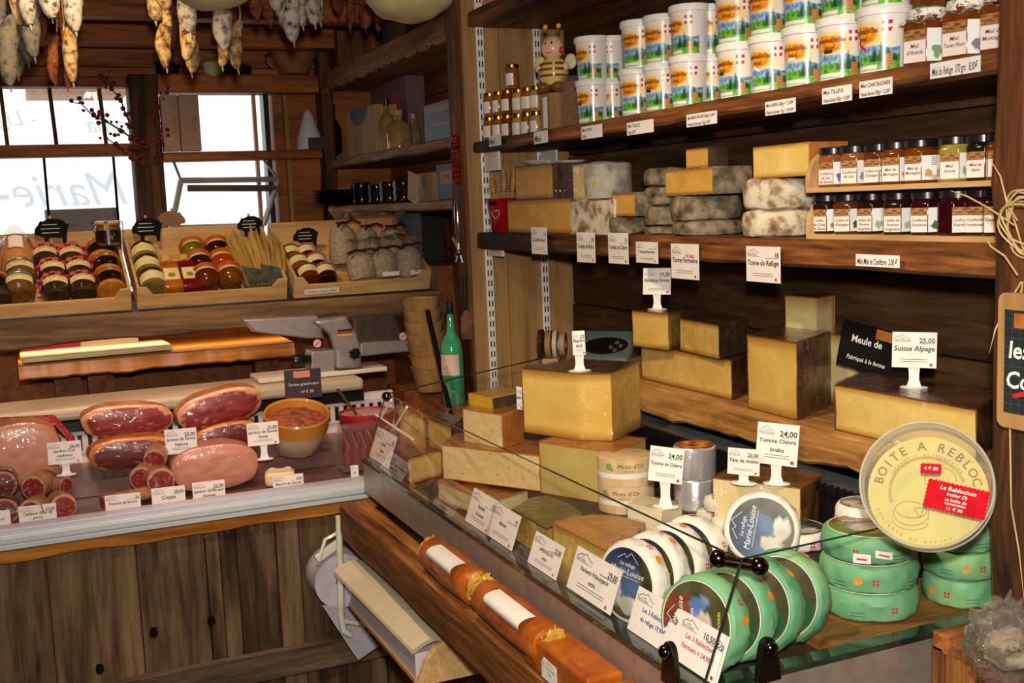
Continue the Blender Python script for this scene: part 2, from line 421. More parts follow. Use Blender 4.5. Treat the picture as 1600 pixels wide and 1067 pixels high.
# window panes, bars
for n, (a, b, c, d, lab) in enumerate(((-.75, xl, 1.28, 2.15, 'large overexposed left window with thin upright bars'), (xr, XY(432, YB, 1.8), 1.28, 2.125, 'overexposed right window beside the brown post'))):
    wdw = struct('window_%d' % (n + 1), MB().box(a, YB + .05, c, b, YB + .056, d), glass_mat('window_glass'), lab, cat='window')
    if n == 0:
        for px in (8, 85, 163):
            p, q = oY(px - 8, 135, YB), oY(px + 4, 228, YB)
            MB().tube([(p.x, YB + .02, 2.15), (q.x, YB + .02, 1.90)], .009, 6).build('window_bar', W_POST, wdw)
        for px in (72, 181):
            p, q = oY(px - 3, 250, YB), oY(px + 3, 330, YB)
            MB().tube([(p.x, YB + .02, 1.87), (q.x, YB + .02, 1.30)], .006, 6).build('window_bar', BLACKP, wdw)
    else:
        MB().box(XY(416, YB, 1.8), YB - .03, 1.28, XY(424, YB, 1.8), YB + .05, 2.125).build('window_frame', BLACKP, wdw)
        MB().box(XY(402, YB, 1.8), YB + .01, 1.28, XY(407, YB, 1.8), YB + .04, 2.125).build('window_frame', pm('orange_strip', 'c98a62'), wdw)
        MB().box(XY(446, YB, 1.8), YB - .04, 1.2, XY(452, YB, 1.8), YB - .01, 2.12).build('window_frame', W_PALE, wdw)
# faint reversed window lettering
wl = bpy.data.objects['window_1']; FROST = glass_mat('frosted_letters', 'd9dde0', refl=.0)
for s_, px_, py_, sz in (('Marie-Louise', 205, 318, .20), ('- Lig', 62, 196, .09), ('oma', 205, 206, .10)):
    p_ = oY(px_, py_, YB + .045)
    b_ = MB(); b_.text(s_, 0, 0, sz, 'L', 0, shear=.3, fn=lambda q: (p_.x - q[0], YB + .045, p_.z + q[2])); b_.build('window_lettering', FROST, wl, False)
# posts of the shelf bay
def post(n, x0, x1, y0, y1, label, mat=W_POST, seed=1, z0=0, z1=2.45):
    b = MB(); N = 26; poly = [(x0, y0), (x1, y0), (x1, y1), (x0, y1)]
    vs = []; fs = []
    for j in range(N + 1):
        for i, (px, py) in enumerate(poly):
            d = noise.noise_vector(V((px * 4, py * 4 + seed, j * .9))) * .011
            vs.append((px + d.x, py + d.y, z0 + (z1 - z0) * j / N))
    for j in range(N):
        for i in range(4): fs.append((j*4+i, j*4+(i+1)%4, j*4+4+(i+1)%4, j*4+4+i))
    fs += [(3, 2, 1, 0), tuple(N*4+i for i in range(4))]
    b.add(vs, fs)
    return struct('trim_%d' % n, b, mat, label, bev=.012)
post(10, 1.27, 1.34, 3.25, 3.37, 'rough upright post between the shelf bay and the far niche')
post(11, 1.22, 1.36, 1.02, 1.145, 'rough upright post at the right end of the shelf bay', seed=5)
post(12, 1.28, 1.34, 5.0, 5.09, 'upright corner post at the far end of the niche', seed=9)
# ================================================================== right shelf bay
def plank(name, x0, x1, y0, y1, z0, z1, mat, label, axis='Y', wob=.006, seed=0, wobz=.006, front=True):
    """board with an uneven sawn front edge; runs along Y (front edge at x0) or along X (front edge at y0)"""
    N = 60; vs = []; fs = []
    for j in range(N + 1):
        t = j / N
        a = noise.noise(V((t * 9, seed, 0))) * wob + noise.noise(V((t * 30, seed, 4))) * wob * .4
        c = noise.noise(V((t * 7, seed + 7, 2))) * wobz + noise.noise(V((t * 25, seed + 3, 2))) * wobz * .4
        for q, (u, zz) in enumerate(((a + .004, z0 + c), (a - .003, z0 + .006 + c), (a, z1 - .004), (a + .005, z1), (1, z1), (1, z0))):
            if axis == 'Y':
                xx = x1 if u == 1 else x0 + u; vs.append((xx, y0 + (y1 - y0) * t, zz))
            else:
                yy = y1 if u == 1 else y0 + u; vs.append((x1 + (x0 - x1) * t, yy, zz))
    for j in range(N):
        for i in range(6): fs.append((j*6+i, j*6+(i+1)%6, j*6+6+(i+1)%6, j*6+6+i))
    fs += [tuple(reversed(range(6))), tuple(N*6+i for i in range(6))]
    o = MB().add(vs, fs).build(name, mat, None, True, 0)
    return tag(o, label, 'shelf')
Z_TOP, Z_MID, Z_LOW = 1.79, 1.513, 1.168
plank('wall_shelf', 1.3, 1.62, 1.15, 3.235, 1.757, Z_TOP, W_SHELF, 'rough brown top shelf carrying white honey tubs', seed=1, wobz=.004)
plank('wall_shelf', 1.3, 1.62, 1.15, 3.235, 1.463, Z_MID, W_SHELF, 'rough brown middle shelf carrying tommes and jam racks', seed=2, wobz=.005)
plank('wall_shelf', 1.30, 1.62, 1.15, 2.7, 1.105, Z_LOW, wood('shelf_wood_live_edge', '4a3218', '9a6a34', 'cf9a58', 'Y', 9, .5, .6), 'thick live-edge lower shelf behind the cheese counter', wob=.01, seed=3, wobz=.022)
plank('wall_shelf', 1.3, 1.62, 1.15, 3.235, 2.135, 2.18, W_SHELF, 'highest shelf board cut off by the top of the picture', seed=6)
# slotted rails
for n, xx in enumerate((1.335, 1.527)):
    t = thing('shelf_rail', ['white slotted shelf rail beside the rough post', 'white slotted shelf rail next to the dark plank wall'][n], 'shelf rail', (xx, 3.24, 0), group='slotted rails')
    MB().box(-.0125, -.008, .75, .0125, 0, 2.44).build('channel', WHITE, t, False, .002)
    s = MB()
    z = .8
    while z < 2.42:
        s.box(-.007, -.0085, z, -.003, -.0078, z + .018).box(.003, -.0085, z, .007, -.0078, z + .018); z += .032
    o = s.build('slots', BLACKP, t, False); o['kind'] = 'stuff'
    for zz in (1.70, 1.44):
        MB().sheet([(-.004, zz), (-.004, zz + .06), (.004, zz + .06), (.004, zz)], -.12, -.008).build('bracket', WHITE, t, False)

# ------------------------------------------------------------------ cards
def card_face(t, w, h, name, price, logo=True, cross=True, lines=None, nsize=.165, inkname=INK, fine=True, thick=.0012, y=-.0004, paper=PAPER, M=None):
    """card in the x-z plane of t, bottom edge on z = 0, facing -y"""
    def nb():
        b = MB()
        if M is not None: b.M = M
        return b
    t = nb().box(-w/2, y, 0, w/2, y + thick, h).build('card', paper, t, False)
    e = y - .0004
    b = nb(); c = nb(); pr = nb()
    if logo:
        lx, lz, s = -w*.46, h*.80, w*.36
        b.stroke([(lx, lz), (lx+s*.3, lz+h*.10), (lx+s*.4, lz+h*.07), (lx+s*.55, lz+h*.13), (lx+s*.75, lz+h*.06), (lx+s, lz)], w*.008, e)
        b.text('Marie-Louise', lx, lz-h*.06, h*.085, y=e, shear=.25, wmax=s*1.05)
        b.text('Le refuge', lx+s*.25, lz+h*.005, h*.05, y=e, shear=.25)
        b.stroke([(lx, lz-h*.08), (lx+s, lz-h*.08)], w*.005, e)
    if price:
        pr.text(price, w*.46, h*.70, h*.19, 'R', e, bold=.02, wmax=w*.44)
        pr.stroke([(w*.1, h*.675), (w*.46, h*.675)], w*.008, e)
    if fine:
        for i in range(2): nb().stroke([(-w*.3, h*(.235-.06*i)), (w*.3, h*(.235-.06*i))], h*.012, e).build('fine_print', INK, t, False)
    if b.v: b.build('logo', INK, t, False)
    if pr.v: pr.build('price', INK, t, False)
    if name:
        zz = .47 if len(name) < 2 else .53
        for i, n in enumerate(name):
            c.text(n, 0, h*(zz - i*.21), h*nsize*1.25, 'C', e, shear=.12, bold=.018, wmax=w*.92)
        c.build('lettering', inkname, t, False)
    if cross:
        d = nb().disc(w*.38, h*.09, h*.045, 12, e).build('emblem', INKRED, t, False)
def stand(t, hh=.035):
    b = MB().lathe([(.001, 0), (.019, 0), (.0195, .0015), (.017, .003), (.001, .0035)], 20, fn=lambda p: V((p.x*1.25, p.y*.75, p.z)))
    b.build('stand_foot', WHITE, t)
    n = MB(); pr = [(.012, .003), (.0085, hh*.4), (.0085, hh*.7), (.011, hh+.012)]
    n.sheet([(a, z) for a, z in pr] + [(-a, z) for a, z in reversed(pr)], .0, .002)
    n.build('stand_neck', WHITE, t, False)
def stand_card(loc, rz, name, price, label, w=.07, h=.066, up=.032, nsize=.165, tilt=0):
    t = thing('price_sign', label, 'price sign', loc, rad(rz), 'price signs on white stands')
    stand(t, up)
    card_face(t, w, h, name, price, nsize=nsize, M=T(0, -.002, up) @ RY(tilt) @ RX(-8)); return t
def flat_card(px, X, name, price, label, rz=-90, gname='price_card', **kw):
    x0, y0, x1, y1 = px
    ya, yb = YX(x0, X, Z_MID), YX(x1, X, Z_MID)
    c = oX((x0+x1)/2, y1, X); top = hz(c, y0)
    t = thing(gname, label, 'price card', c, rad(rz), 'price cards hung on the shelf edges')
    card_face(t, abs(ya - yb), top - c.z, name, price, **kw); return t
XF = 1.288
flat_card((831, 355, 855, 397), XF, ['Comté vieux'], '16', 'narrow price card below the orange block beside the red pot')
flat_card((902, 363, 930, 410), XF, ['Tomette de Brebis'], '18', 'price card for sheep cheese, second from the left on the middle shelf')
flat_card((951, 364, 982, 412), XF, ['Tomette de Chèvre'], '13', 'price card for goat tommette below the small grey wheel')
flat_card((994, 378, 1028, 411), XF, ['Tomette fermière'], '7', 'short price card partly behind the tall sign on a stand')
t = flat_card((1049, 381, 1092, 436), XF, ['Tonne Fermière'], None, 'price card with red promo word below the grey stack', logo=True)
MB().text('PROMO', .004, .046, .010, y=-.001, shear=.1, bold=.01).build('promo_word', INKRED, t, False)
flat_card((1166, 385, 1219, 441), XF, ['Tonne du Refuge'], '18', 'large price card hanging below the white crusted wheels')
def strip(px, lines, label, X=XF, zref=Z_TOP):
    x0, y0, x1, y1 = px
    c = oX((x0+x1)/2, y1, X); wdt = abs(YX(x0, X, c.z) - YX(x1, X, c.z)); h = (hz(oX(x0, 0, X), y0) if 0 else hz(c, y0) - c.z)
    t = thing('shelf_label', label, 'shelf label', c, rad(-90), 'taped labels on the shelf edges')
    c_ = MB().box(-wdt/2, -.001, 0, wdt/2, .0002, h).build('card', PAPER, t, False)
    b = MB()
    for i, l in enumerate(lines):
        n = len(lines); b.text(l, -wdt*.46, h*(1 - (i+.82)/n), h/n*.72, 'L', -.0014, shear=.2, bold=.012, wmax=wdt*.92)
    if lines: b.build('lettering', INK, c_, False)
    return t
for px, ls, lab in (((765, 211, 783, 228), ['Miel'], 'small taped label farthest left on the top shelf'), ((835, 205, 856, 224), ['Miel'], 'small taped label below the wooden box'),
    ((909, 196, 941, 216), ['Miel SAPIN', '500g'], 'creased label below the first honey tubs'), ((980, 189, 1021, 209), ['Miel TILLEUL', '1kg 25€'], 'creased label below the third honey tub'),
    ((1073, 176, 1120, 196), ['Miel MONTAGNE 500g 13,00€', 'Haute-Savoie 1kg 25€'], 'label below the sixth honey tub'), ((1196, 156, 1243, 178), ['Miel SAPIN 500g = 12,00€', 'Haute Savoie 1kg = 29,00€'], 'label with two prices below the eighth honey tub'),
    ((1285, 135, 1331, 160), ['Miel TILLEUL', 'Haute-Savoie 500g = 12,00€'], 'linden honey label, left of the chestnut one'), ((1343, 124, 1394, 150), ['Miel CHATAIGNIER', 'Haute-Savoie 500g = 12,00€'], 'chestnut honey label below the last tub'),
    ((1453, 93, 1531, 118), ['Miel du Refuge  370 grs   8,00€'], 'long label below the cloth topped jars')):
    strip(px, ls, lab)
strip((1337, 398, 1405, 417), ['Mini Miel et Confiture  3,00 €'], 'white label for mini jars on the middle shelf edge')

# ------------------------------------------------------------------ honey tubs
def mixc(a, b, t): t = max(0, min(1, t)); a, b = L(a), L(b); return tuple(a[i]*(1-t)+b[i]*t for i in range(3))
def tub_print(u, v):
    a = (u - .5) * 2; a = a * 180 / 78                      # -1..1 over the label
    if abs(a) > 1 or v < .045 or v > .86: return L('e6e4e2')
    w = (v - .045) / .815
    n = noise.noise(V((a * 3, w * 5, 1))); n2 = noise.noise(V((a * 9, w * 11, 5)))
    c = L('ece6da')
    d = math.hypot((a + .32) / .62, (w - .70) / .20) + n * .22
    if d < 1.7: c = mixc('f0c038', 'ece6da', (d - .8) / .9)
    if d < .95: c = mixc('d9760c', 'f2a62a', .5 + n2 * 1.2)
    ridge = .46 + .09 * noise.noise(V((a * 2.2, 3, 0))) - .05 * a
    if w < ridge + .03: c = mixc('4f7fb8', '9fc0dd', .5 + n2 * 1.4 + (w - .4) * 2)
    if w < .30 + .03 * n: c = mixc('3f8f2a', '7fc040', .5 + n2 * 1.3)
    tree = .26 + .30 * max(0, 1 - abs(((a - .30) * 5) % 1 - .5) * 2.0) * max(0, 1 - abs(a - .42) / .5)
    if .16 < w < tree and .0 < a < .9: c = mixc('12402a', '2f6a3c', .5 + n2 * 1.5)
    if .06 < w < .30 and .52 < a < .76: c = mixc('a9683a', 'd09058', .5 + .5 * math.sin(w * 110))
    if .02 < w < .10 and -.75 < a < .25: c = L('ebe8e2')
    sx, sz = (a - .56) / .155, (w - .86) / .115
    if abs(sx) < 1 and abs(sz) < 1 and (sz > -.3 or sx * sx + (sz + .3) ** 2 < 1):
        c = L('f4f2ee') if abs(sx) < .26 or abs(sz - .1) < .26 else L('c02238')
    return c
def make_tub():
    t = thing('honey_tub', '', 'honey tub', group='white honey tubs on the top shelf')
    Rb, Rt, hh = .0375, .0425, .098
    b = MB()
    b.grid(150, 60, lambda u, v: ((Rb + (Rt - Rb) * v) * math.cos(PI + (u - .5) * 2 * PI), (Rb + (Rt - Rb) * v) * -math.sin(PI + (u - .5) * 2 * PI) * -1, v * hh), tub_print)
    tb_ = b.build('tub_body', print_mat('tub_print', .3, .4), t)
    MB().lathe([(.001, .0), (Rb, 0), (Rb, .002), (.001, .003)], 32).build('tub_base', WHITE, t)
    l = MB().lathe([(Rt, hh - .006), (.0455, hh - .005), (.0462, hh + .006), (.0445, hh + .009), (.0425, hh + .0085), (.040, hh + .0065), (.001, hh + .006)], 40)
    l.build('lid', WHITE, t)
    def wrap(p):
        r = (Rb + (Rt - Rb) * p[2] / hh) + .0004; a = PI + p[0] / r
        return (r * math.cos(a), r * math.sin(a), p[2])
    x = MB().text('ousedesabeilles', -.040, .064, .0125, shear=.35, bold=.015, wmax=.058, fn=wrap).text('miel', -.022, .052, .0115, shear=.35, bold=.015, fn=wrap)
    x.build('lettering', pm('brown_ink', '3a1c0a'), tb_, False)
    return t
TUB = make_tub(); TUBK = protokids(TUB)
low = [(927, -.0), (957, .05), (997, 0), (1036, .012), (1078, 0), (1112, .05), (1155, .0), (1207, .0), (1261, .0), (1316, 0), (1381, -.004)]
upp = [(926, 0), (955, .05), (1000, -.005), (1036, .01), (1078, 0), (1110, .05), (1152, .0), (1204, 0), (1259, .0), (1319, 0), (1385, 0)]
STK = {0: (INK, .0), 1: (INK, .0), 3: (INK, .002), 6: (pm('brown_sticker', '3a2010'), 0), 7: (PAPER, .008), 8: (PAPER, 0), 9: (pm('brown_sticker', '3a2010'), 0), 10: (INKRED, .012)}
first = True
for row, (lst, zz) in enumerate(((low, Z_TOP), (upp, Z_TOP + .1055))):
    for i, (px, back) in enumerate(lst):
        X = 1.352 + back; Y = YX(px, X, zz + .05)
        lab = 'white honey tub, %s from the left in the %s row' % (ORD[i], ['lower', 'upper'][row])
        rz = rad(RN.uniform(-16, 16) + 24)
        if first: TUB.location = (X, Y, zz); TUB.rotation_euler = (0, 0, rz); TUB['label'] = lab; first = False
        else:
            c = copy_thing(TUB, TUBK, lab, (X, Y, zz), rz)
        tub_i = TUB if (row == 0 and i == 0) else c
        if row == 0 and i in STK:
            mt, sl = STK[i]; Rz = lambda z: .0375 + .005 * z / .098 + .0007
            MB().grid(8, 2, lambda u, v: (Rz(.05) * math.cos(PI + (-.55 + .42*u)), Rz(.05) * math.sin(PI + (-.55 + .42*u)), .046 + .006*v - sl*u)).build('sticker', mt, tub_i)
# small stickers on some of the tubs of the lower row
# ------------------------------------------------------------------ small honey jars, back left of the top shelf
HONEY = pm('amber_honey', '8a4a12', 'a8641e', 60, rough=.15, coat=1)
HONEYD = pm('dark_honey', '5c2a0a', '7c3e10', 60, rough=.15, coat=1)
HONEYC = pm('creamy_honey', 'b08a4c', 'c29c5c', 60, rough=.2, coat=1)
def make_hjar(mt):
    t = thing('honey_jar', '', 'honey jar', group='small honey jars with gold lids')
    MB().lathe([(.001, 0), (.0185, 0), (.0205, .003), (.0205, .052), (.0175, .058), (.0175, .062), (.001, .062)], 20).build('jar', mt, t)
    MB().lathe([(.019, .059), (.0198, .060), (.0198, .069), (.018, .071), (.001, .0712)], 20).build('lid', BRASS, t)
    g = MB().grid(10, 2, lambda u, v: (.0209 * math.cos(PI + (u-.5)*1.5), .0209 * math.sin(PI + (u-.5)*1.5), .010 + v * .034)); g.build('label_paper', PAPER, t)
    return t
HJ = [make_hjar(q) for q in (HONEY, HONEYD, HONEYC)]; HK = [protokids(h) for h in HJ]; used = [0, 0, 0]
def hjar(X, Y, z, kind, lab):
    if not used[kind]:
        h = HJ[kind]; h.location = (X, Y, z); h.rotation_euler = (0, 0, rad(25)); h['label'] = lab; used[kind] = 1
    else: copy_thing(HJ[kind], HK[kind], lab, (X, Y, z), rad(RN.uniform(15, 40)))
HS = 1.0
for row, zz in ((0, Z_TOP), (1, Z_TOP + .0715)):
    for i, px in enumerate((766, 780, 794, 811, 825, 839)):
        X = 1.335 + (.0 if i < 3 else .045) + .012 * (i % 3)
        hjar(X, YX(px, X, zz + .02), zz, [0, 0, 1, 2, 0, 2][i], 'small honey jar, %s from the left in the %s row' % (ORD[i], ['bottom', 'upper'][row]))
hjar(1.365, YX(801, 1.365, 1.94), Z_TOP + .143, 0, 'single honey jar perched on top of the others')
# bee ornament
bx = YX(867, 1.36, 1.87)
zb = hz((1.36, bx), 146)
YEL = pm('yellow_glaze', 'd9b95c', 'e6cc7a', rough=.3, coat=.6); SKIN = pm('cream_glaze', 'e2b690', 'edc6a2', rough=.35, coat=.5); BRN = pm('brown_glaze', '6b3c1a', '8a5226', rough=.3, coat=.6)
t = thing('wooden_box', 'narrow cream wooden box below the bee ornament', 'box', (1.36, bx, Z_TOP))
MB().box(-.03, -.032, 0, .03, .032, zb - Z_TOP).build('box_body', W_PALE, t, False, .002)
MB().box(-.0312, -.012, .008, -.0298, .012, zb - Z_TOP - .01).build('label_paper', PAPER, t, False)
t = thing('bee_ornament', 'smiling striped ceramic bee ornament with antennae', 'ornament', mat=T(1.36, bx, zb) @ RZ(-50) @ Matrix.Scale(1.5, 4))
MB().blob((-.014, -.012, .010), (.014, .018, .010)).blob((.014, -.012, .010), (.014, .018, .010)).build('shoes', BRN, t)
b = MB().lathe([(.001, .012), (.018, .014), (.026, .026), (.027, .036), (.024, .050), (.017, .060), (.001, .064)], 24); b.build('torso', YEL, t)
for zz in (.030, .041, .051):
    r = .0285 if zz < .045 else .0255
    MB().lathe([(r - .002, zz - .0022), (r, zz - .002), (r, zz + .002), (r - .002, zz + .0022)], 24).build('stripe', BRN, t)
MB().blob((0, -.002, .080), (.021, .020, .022)).build('head', SKIN, t)
MB().blob((0, -.0225, .079), (.003, .003, .003), 8, 6).build('nose', SKIN, t)
MB().blob((-.006, -.0195, .087), (.002, .0015, .0025), 8, 6).blob((.006, -.0195, .087), (.002, .0015, .0025), 8, 6).build('eyes', BLACKP, t)
MB().tube([(.011*math.sin(a), -.0205 + .004*abs(math.sin(a)), .076 - .006*math.cos(a)) for a in [q*.25-1.1 for q in range(10)]], .0008, 6).build('smile', INKRED, t)
for s in (-1, 1):
    MB().tube([(s*.007, 0, .098), (s*.009, 0, .108), (s*.012, -.002, .116)], .0015, 6).build('antenna', BRN, t)
    MB().blob((s*.013, -.002, .118), (.005, .005, .005), 10, 7).build('antenna_tip', pm('orange_yellow', 'e0a820', rough=.4), t)
    MB().blob((s*.030, .008, .055), (.012, .004, .014), 14, 8).build('wing', pm('pale_wing', 'dcd0a0', rough=.4), t)
    MB().blob((s*.026, -.006, .045), (.007, .008, .008), 10, 7).build('hand', SKIN, t)
MB().blob((.02, -.008, .074), (.006, .005, .007), 10, 7).build('flower', INKRED, t)
# comb honey in a clear tray
p = YX(899, 1.37, 1.84)
t = thing('comb_tray', 'clear plastic tray of brown honeycomb leaning by the tubs', 'comb honey', mat=T(1.39, p, Z_TOP) @ RZ(-60) @ Matrix.Scale(1.7, 4))
MB().prism([(-.030, -.016), (.028, -.016), (.028, .016), (-.030, .016)], 0.002, .08, .08).build('tray', glass_mat('thin_plastic', 'f4f1ea', haze=.15, milk=.08), t, False)
MB().prism([(-.026, -.013), (.024, -.013), (.024, .013), (-.026, .013)], 0.004, .072, .1).build('honeycomb', pm('honeycomb', '7a4c2c', 'a06c44', 220, rough=.4, bmp=.8), t, False)
# cloth-topped jars
CLOTH = pm('flowered_cloth', 'e6e2d8', 'e6e2d8', 130, rough=.8, stops=[(.36, 'b03040'), (.42, 'e8e4da'), (.58, 'e8e4da'), (.64, '6f8a50')])
def hexpoly(r, rot=0): return [(r*math.cos(rad(60*i + rot)), r*math.sin(rad(60*i + rot))) for i in range(6)]
BRNINK = pm('label_brown_ink', '5a2a22')
def jam_label(t, r, z0, z1, lines, art, wide=2, rot=0):
    """two adjoining faces of a six-sided jar: wooden header band, names, plant picture"""
    ap = r * math.cos(PI / 6) + .0004; side = r
    def face(k):                                             # centre direction of face k
        a = rad(60 * k + rot); return V((math.cos(a), math.sin(a), 0)), V((-math.sin(a), math.cos(a), 0))
    for j, fk in enumerate((3, 4)):
        n, s = face(fk)
        def pos(u, v, n=n, s=s): return n * ap - s * (u - .5) * side * -1 * .96 + V((0, 0, z0 + (z1 - z0) * v))
        def colr(u, v, j=j):
            if j == 0:
                if v > .66: return mixc('6e4020', 'b88850', .5 + noise.noise(V((u * 4, v * 24, 1))) * 1.4)
                return L('e9d9d2')
            c = L('eef0ee')
            if art and v < .5 and math.hypot((u - .45) / .3, (v - .28) / .22) + .5 * noise.noise(V((u * 6, v * 6, art[1]))) < .8: c = L(art[0])
            if v < .22 and u > .66: c = L('c02238') if (int(u * 22) + int(v * 26)) % 2 else L('eef0ee')
            if v > .55 and u > .62 and int(v * 40) % 3 == 0: c = L('8a8a8a')
            return c
        lp_ = MB().grid(22, 26, pos, colr).build('label_paper', PRINT, t, False)
        lf_ = lp_ if j == 0 else lf_
    n, s = face(3)
    def onf(p): return n * (ap + .0004) + s * p[0] + V((0, 0, p[2]))
    x = MB()
    hh = z1 - z0
    x.text('Marie-Louise', 0, z0 + hh * .74, hh * .15, 'C', shear=.2, wmax=side * .85, fn=onf)
    for i, l in enumerate(lines): x.text(l, 0, z0 + hh * (.44 - .19 * i), hh * .17, 'C', shear=.25, bold=.012, wmax=side * .88, fn=onf)
    x.build('lettering', BRNINK, lf_, False)
def jam_jar(loc, jam, lines, art, label, r=.031, hh=.066, rz=0, lid=BLACKP, grp='six-sided jars in the wooden racks', name='jam_jar'):
    t = thing(name, label, 'jar', loc, rz, grp)
    b = MB(); b.prism(hexpoly(r, 30), 0, hh * .86); b.build('jar', jam, t, True, .004, 3)
    MB().lathe([(r*.8, hh*.84), (r*.76, hh*.9), (r*.74, hh*.96), (.001, hh*.96)], 24).build('neck', jam, t)
    if lid: MB().lathe([(r*.84, hh*.915), (r*.88, hh*.93), (r*.88, hh*1.09), (r*.82, hh*1.12), (.001, hh*1.12)], 28).build('lid', lid, t)
    jam_label(t, r, hh*.08, hh*.70, lines, art); return t
for i, (px, ls, art) in enumerate(((1449, ['Miel', "d'Acacia"], ('7fa070', 1)), (1511, ['Miel', 'Toutes Fleurs'], ('8a7a90', 3)), (1572, ['Miel de', 'Montagne'], ('a08a70', 5)))):
    X = 1.362; Y = YX(px, X, 1.83)
    t = jam_jar((X, Y, Z_TOP), HONEYD, ls, art, ['honey jar with flowered cloth top next to the last tub', 'honey jar with flowered cloth top in the middle of three', 'honey jar with flowered cloth top at the right end'][i], .041, .082, rad(14), None, 'cloth topped honey jars', 'honey_jar')
    c = MB(); N = 48
    pr = [(.001, .094), (.022, .0935), (.030, .090), (.031, .082), (.0285, .0785), (.034, .074), (.041, .070)]
    c.lathe(pr, N, fn=lambda p: p * 1 if p.z > .08 else V((p.x * (1 + .09 * math.sin(9 * math.atan2(p.y, p.x))), p.y * (1 + .09 * math.sin(9 * math.atan2(p.y, p.x))), p.z + .004 * math.sin(7 * math.atan2(p.y, p.x)))))
    c.build('cloth_top', CLOTH, t)
    MB().tube([(.0295*math.cos(a), .0295*math.sin(a), .0785) for a in [q*PI/10 for q in range(21)]], .001, 5).build('string', W_PALE, t)
t = thing('honey_carton', 'carton standing above the cloth topped jar, cut by the picture', 'carton', (1.45, YX(1436, 1.45, 1.9), Z_TOP))
MB().box(-.03, -.03, 0, .03, .03, .13).build('carton_body', BRN, t, False, .002)

# ------------------------------------------------------------------ middle shelf: red pot with honey dippers
xp = 1.375; yp = YX(786, xp, 1.54)
t = thing('red_pot', 'tall red pot with a white heart holding honey dippers', 'pot', mat=T(xp, yp, Z_MID) @ RZ(-62) @ Matrix.Scale(1.32, 4))
RED = pm('red_enamel', '8e0f14', 'a3161a', rough=.15, coat=.8)
MB().lathe([(.001, 0), (.026, 0), (.029, .004), (.037, .074), (.0385, .077), (.036, .078), (.033, .06), (.001, .02)], 30).build('pot_body', RED, t)
hp = [(.012*math.sin(a)**3, .010*(math.cos(a) - .38*math.cos(2*a) - .15*math.cos(3*a))) for a in [q*PI/12 for q in range(25)]]
MB().stroke([(p[0]+.006, p[1]+.042) for p in hp], .0012, -.0338).build('heart', WHITE, t, False)
MB().box(-.008, -.039, .062, .012, -.0375, .071).build('tag', BLACKP, t, False)
DIP = pm('dipper_wood', 'b58a50', 'caa066', rough=.5)
for i, (dx, dy, lean, hgt) in enumerate(((-.022, -.006, -16, .060), (-.010, .004, -10, .066), (.002, .010, -1, .074), (.011, -.012, 3, .056), (.018, .012, 5, .074), (.022, 0, 7, .056), (-.006, -.014, -7, .052))):
    m = t.matrix_basis if 0 else T(xp, yp, Z_MID) @ RZ(-62) @ T(dx*1.35, dy*1.2, .05) @ RY(lean*1.3) @ Matrix.Scale(1.3, 4)
    d = thing('honey_dipper', 'wooden honey dipper, %s from the left in the red pot' % ORD[(0, 1, 3, 4, 5, 6, 2)[i]], 'honey dipper', group='honey dippers in the red pot', mat=m)
    MB().tube([(0, 0, 0), (0, 0, hgt + .004)], .0028, 8).build('handle', DIP, d)
    pr = [(.001, hgt)]
    for q in range(6):
        z = hgt + .002 + q * .0058; r = .0095 - .0008 * abs(q - 2)
        pr += [(r*.62, z), (r, z + .001), (r, z + .0035), (r*.62, z + .0045)]
    MB().lathe(pr + [(.001, hgt + .038)], 16).build('grooved_head', DIP, d)

# ------------------------------------------------------------------ cheese builders
PASTE_O = pm('orange_paste', 'c8923a', 'd9a850', 14, edge='9a6420', rough=.55, coat=.25, coatbump=.3, sss=.0)
PASTE_Y = pm('yellow_paste', 'd9b860', 'e6ca7a', 12, edge='b88838', rough=.4, coat=.9, coatbump=.3)
PASTE_P = pm('pale_paste', 'e4d094', 'eedca6', 12, edge='c0964c', rough=.45, coat=.9, coatbump=.25)
PASTE_G = pm('golden_paste', 'd6ac52', 'e4c06a', 10, edge='a87428', rough=.4, coat=1, coatbump=.2)
PASTE_W = pm('ivory_paste', 'dfd2ac', 'e8dcb8', 20, rough=.6, coat=.5, coatbump=.2)
PASTE_T = pm('hole_paste', 'd4b87a', 'e2c88a', 90, rough=.5, coat=.8, coatbump=.3, stops=[(.28, '9a7440'), (.36, 'd8bc7c'), (.7, 'e4cc92')])
RIND_B = pm('brown_rind', '4a2a16', '74482a', 22, rough=.5, bmp=.3, coat=.9, coatbump=.5)
RIND_D = pm('dark_rind', '3a2a20', '5a4434', 30, rough=.5, bmp=.3, coat=.6, coatbump=.7)
RIND_O = pm('orange_rind', 'a8622a', 'c07c3c', 22, rough=.5, bmp=.2, coat=.9, coatbump=.5)
RIND_G = pm('grey_mould_rind', '5c5044', '8a7c68', 38, rough=.9, bmp=.8, stops=[(.3, '3c342a'), (.45, '6c604c'), (.58, '8c7e68'), (.72, 'a89a82')])
RIND_W = pm('white_crust_rind', '9a7c5c', 'c9bfae', 30, rough=.9, bmp=.9, stops=[(.3, '6a5540'), (.43, '9c8468'), (.52, 'c9bca6'), (.7, 'ddd4c4')])
RIND_Y = pm('yellow_spotted_rind', '8a8878', 'b0ab98', 24, rough=.7, bmp=.4, coat=.8, coatbump=.8, stops=[(.3, '6c6a60'), (.48, 'a6a294'), (.62, 'b8b3a4'), (.7, 'b4a83c')])
FILM = glass_mat('cling_film', 'ffffff', .85, .09, 1.33, haze=.5)
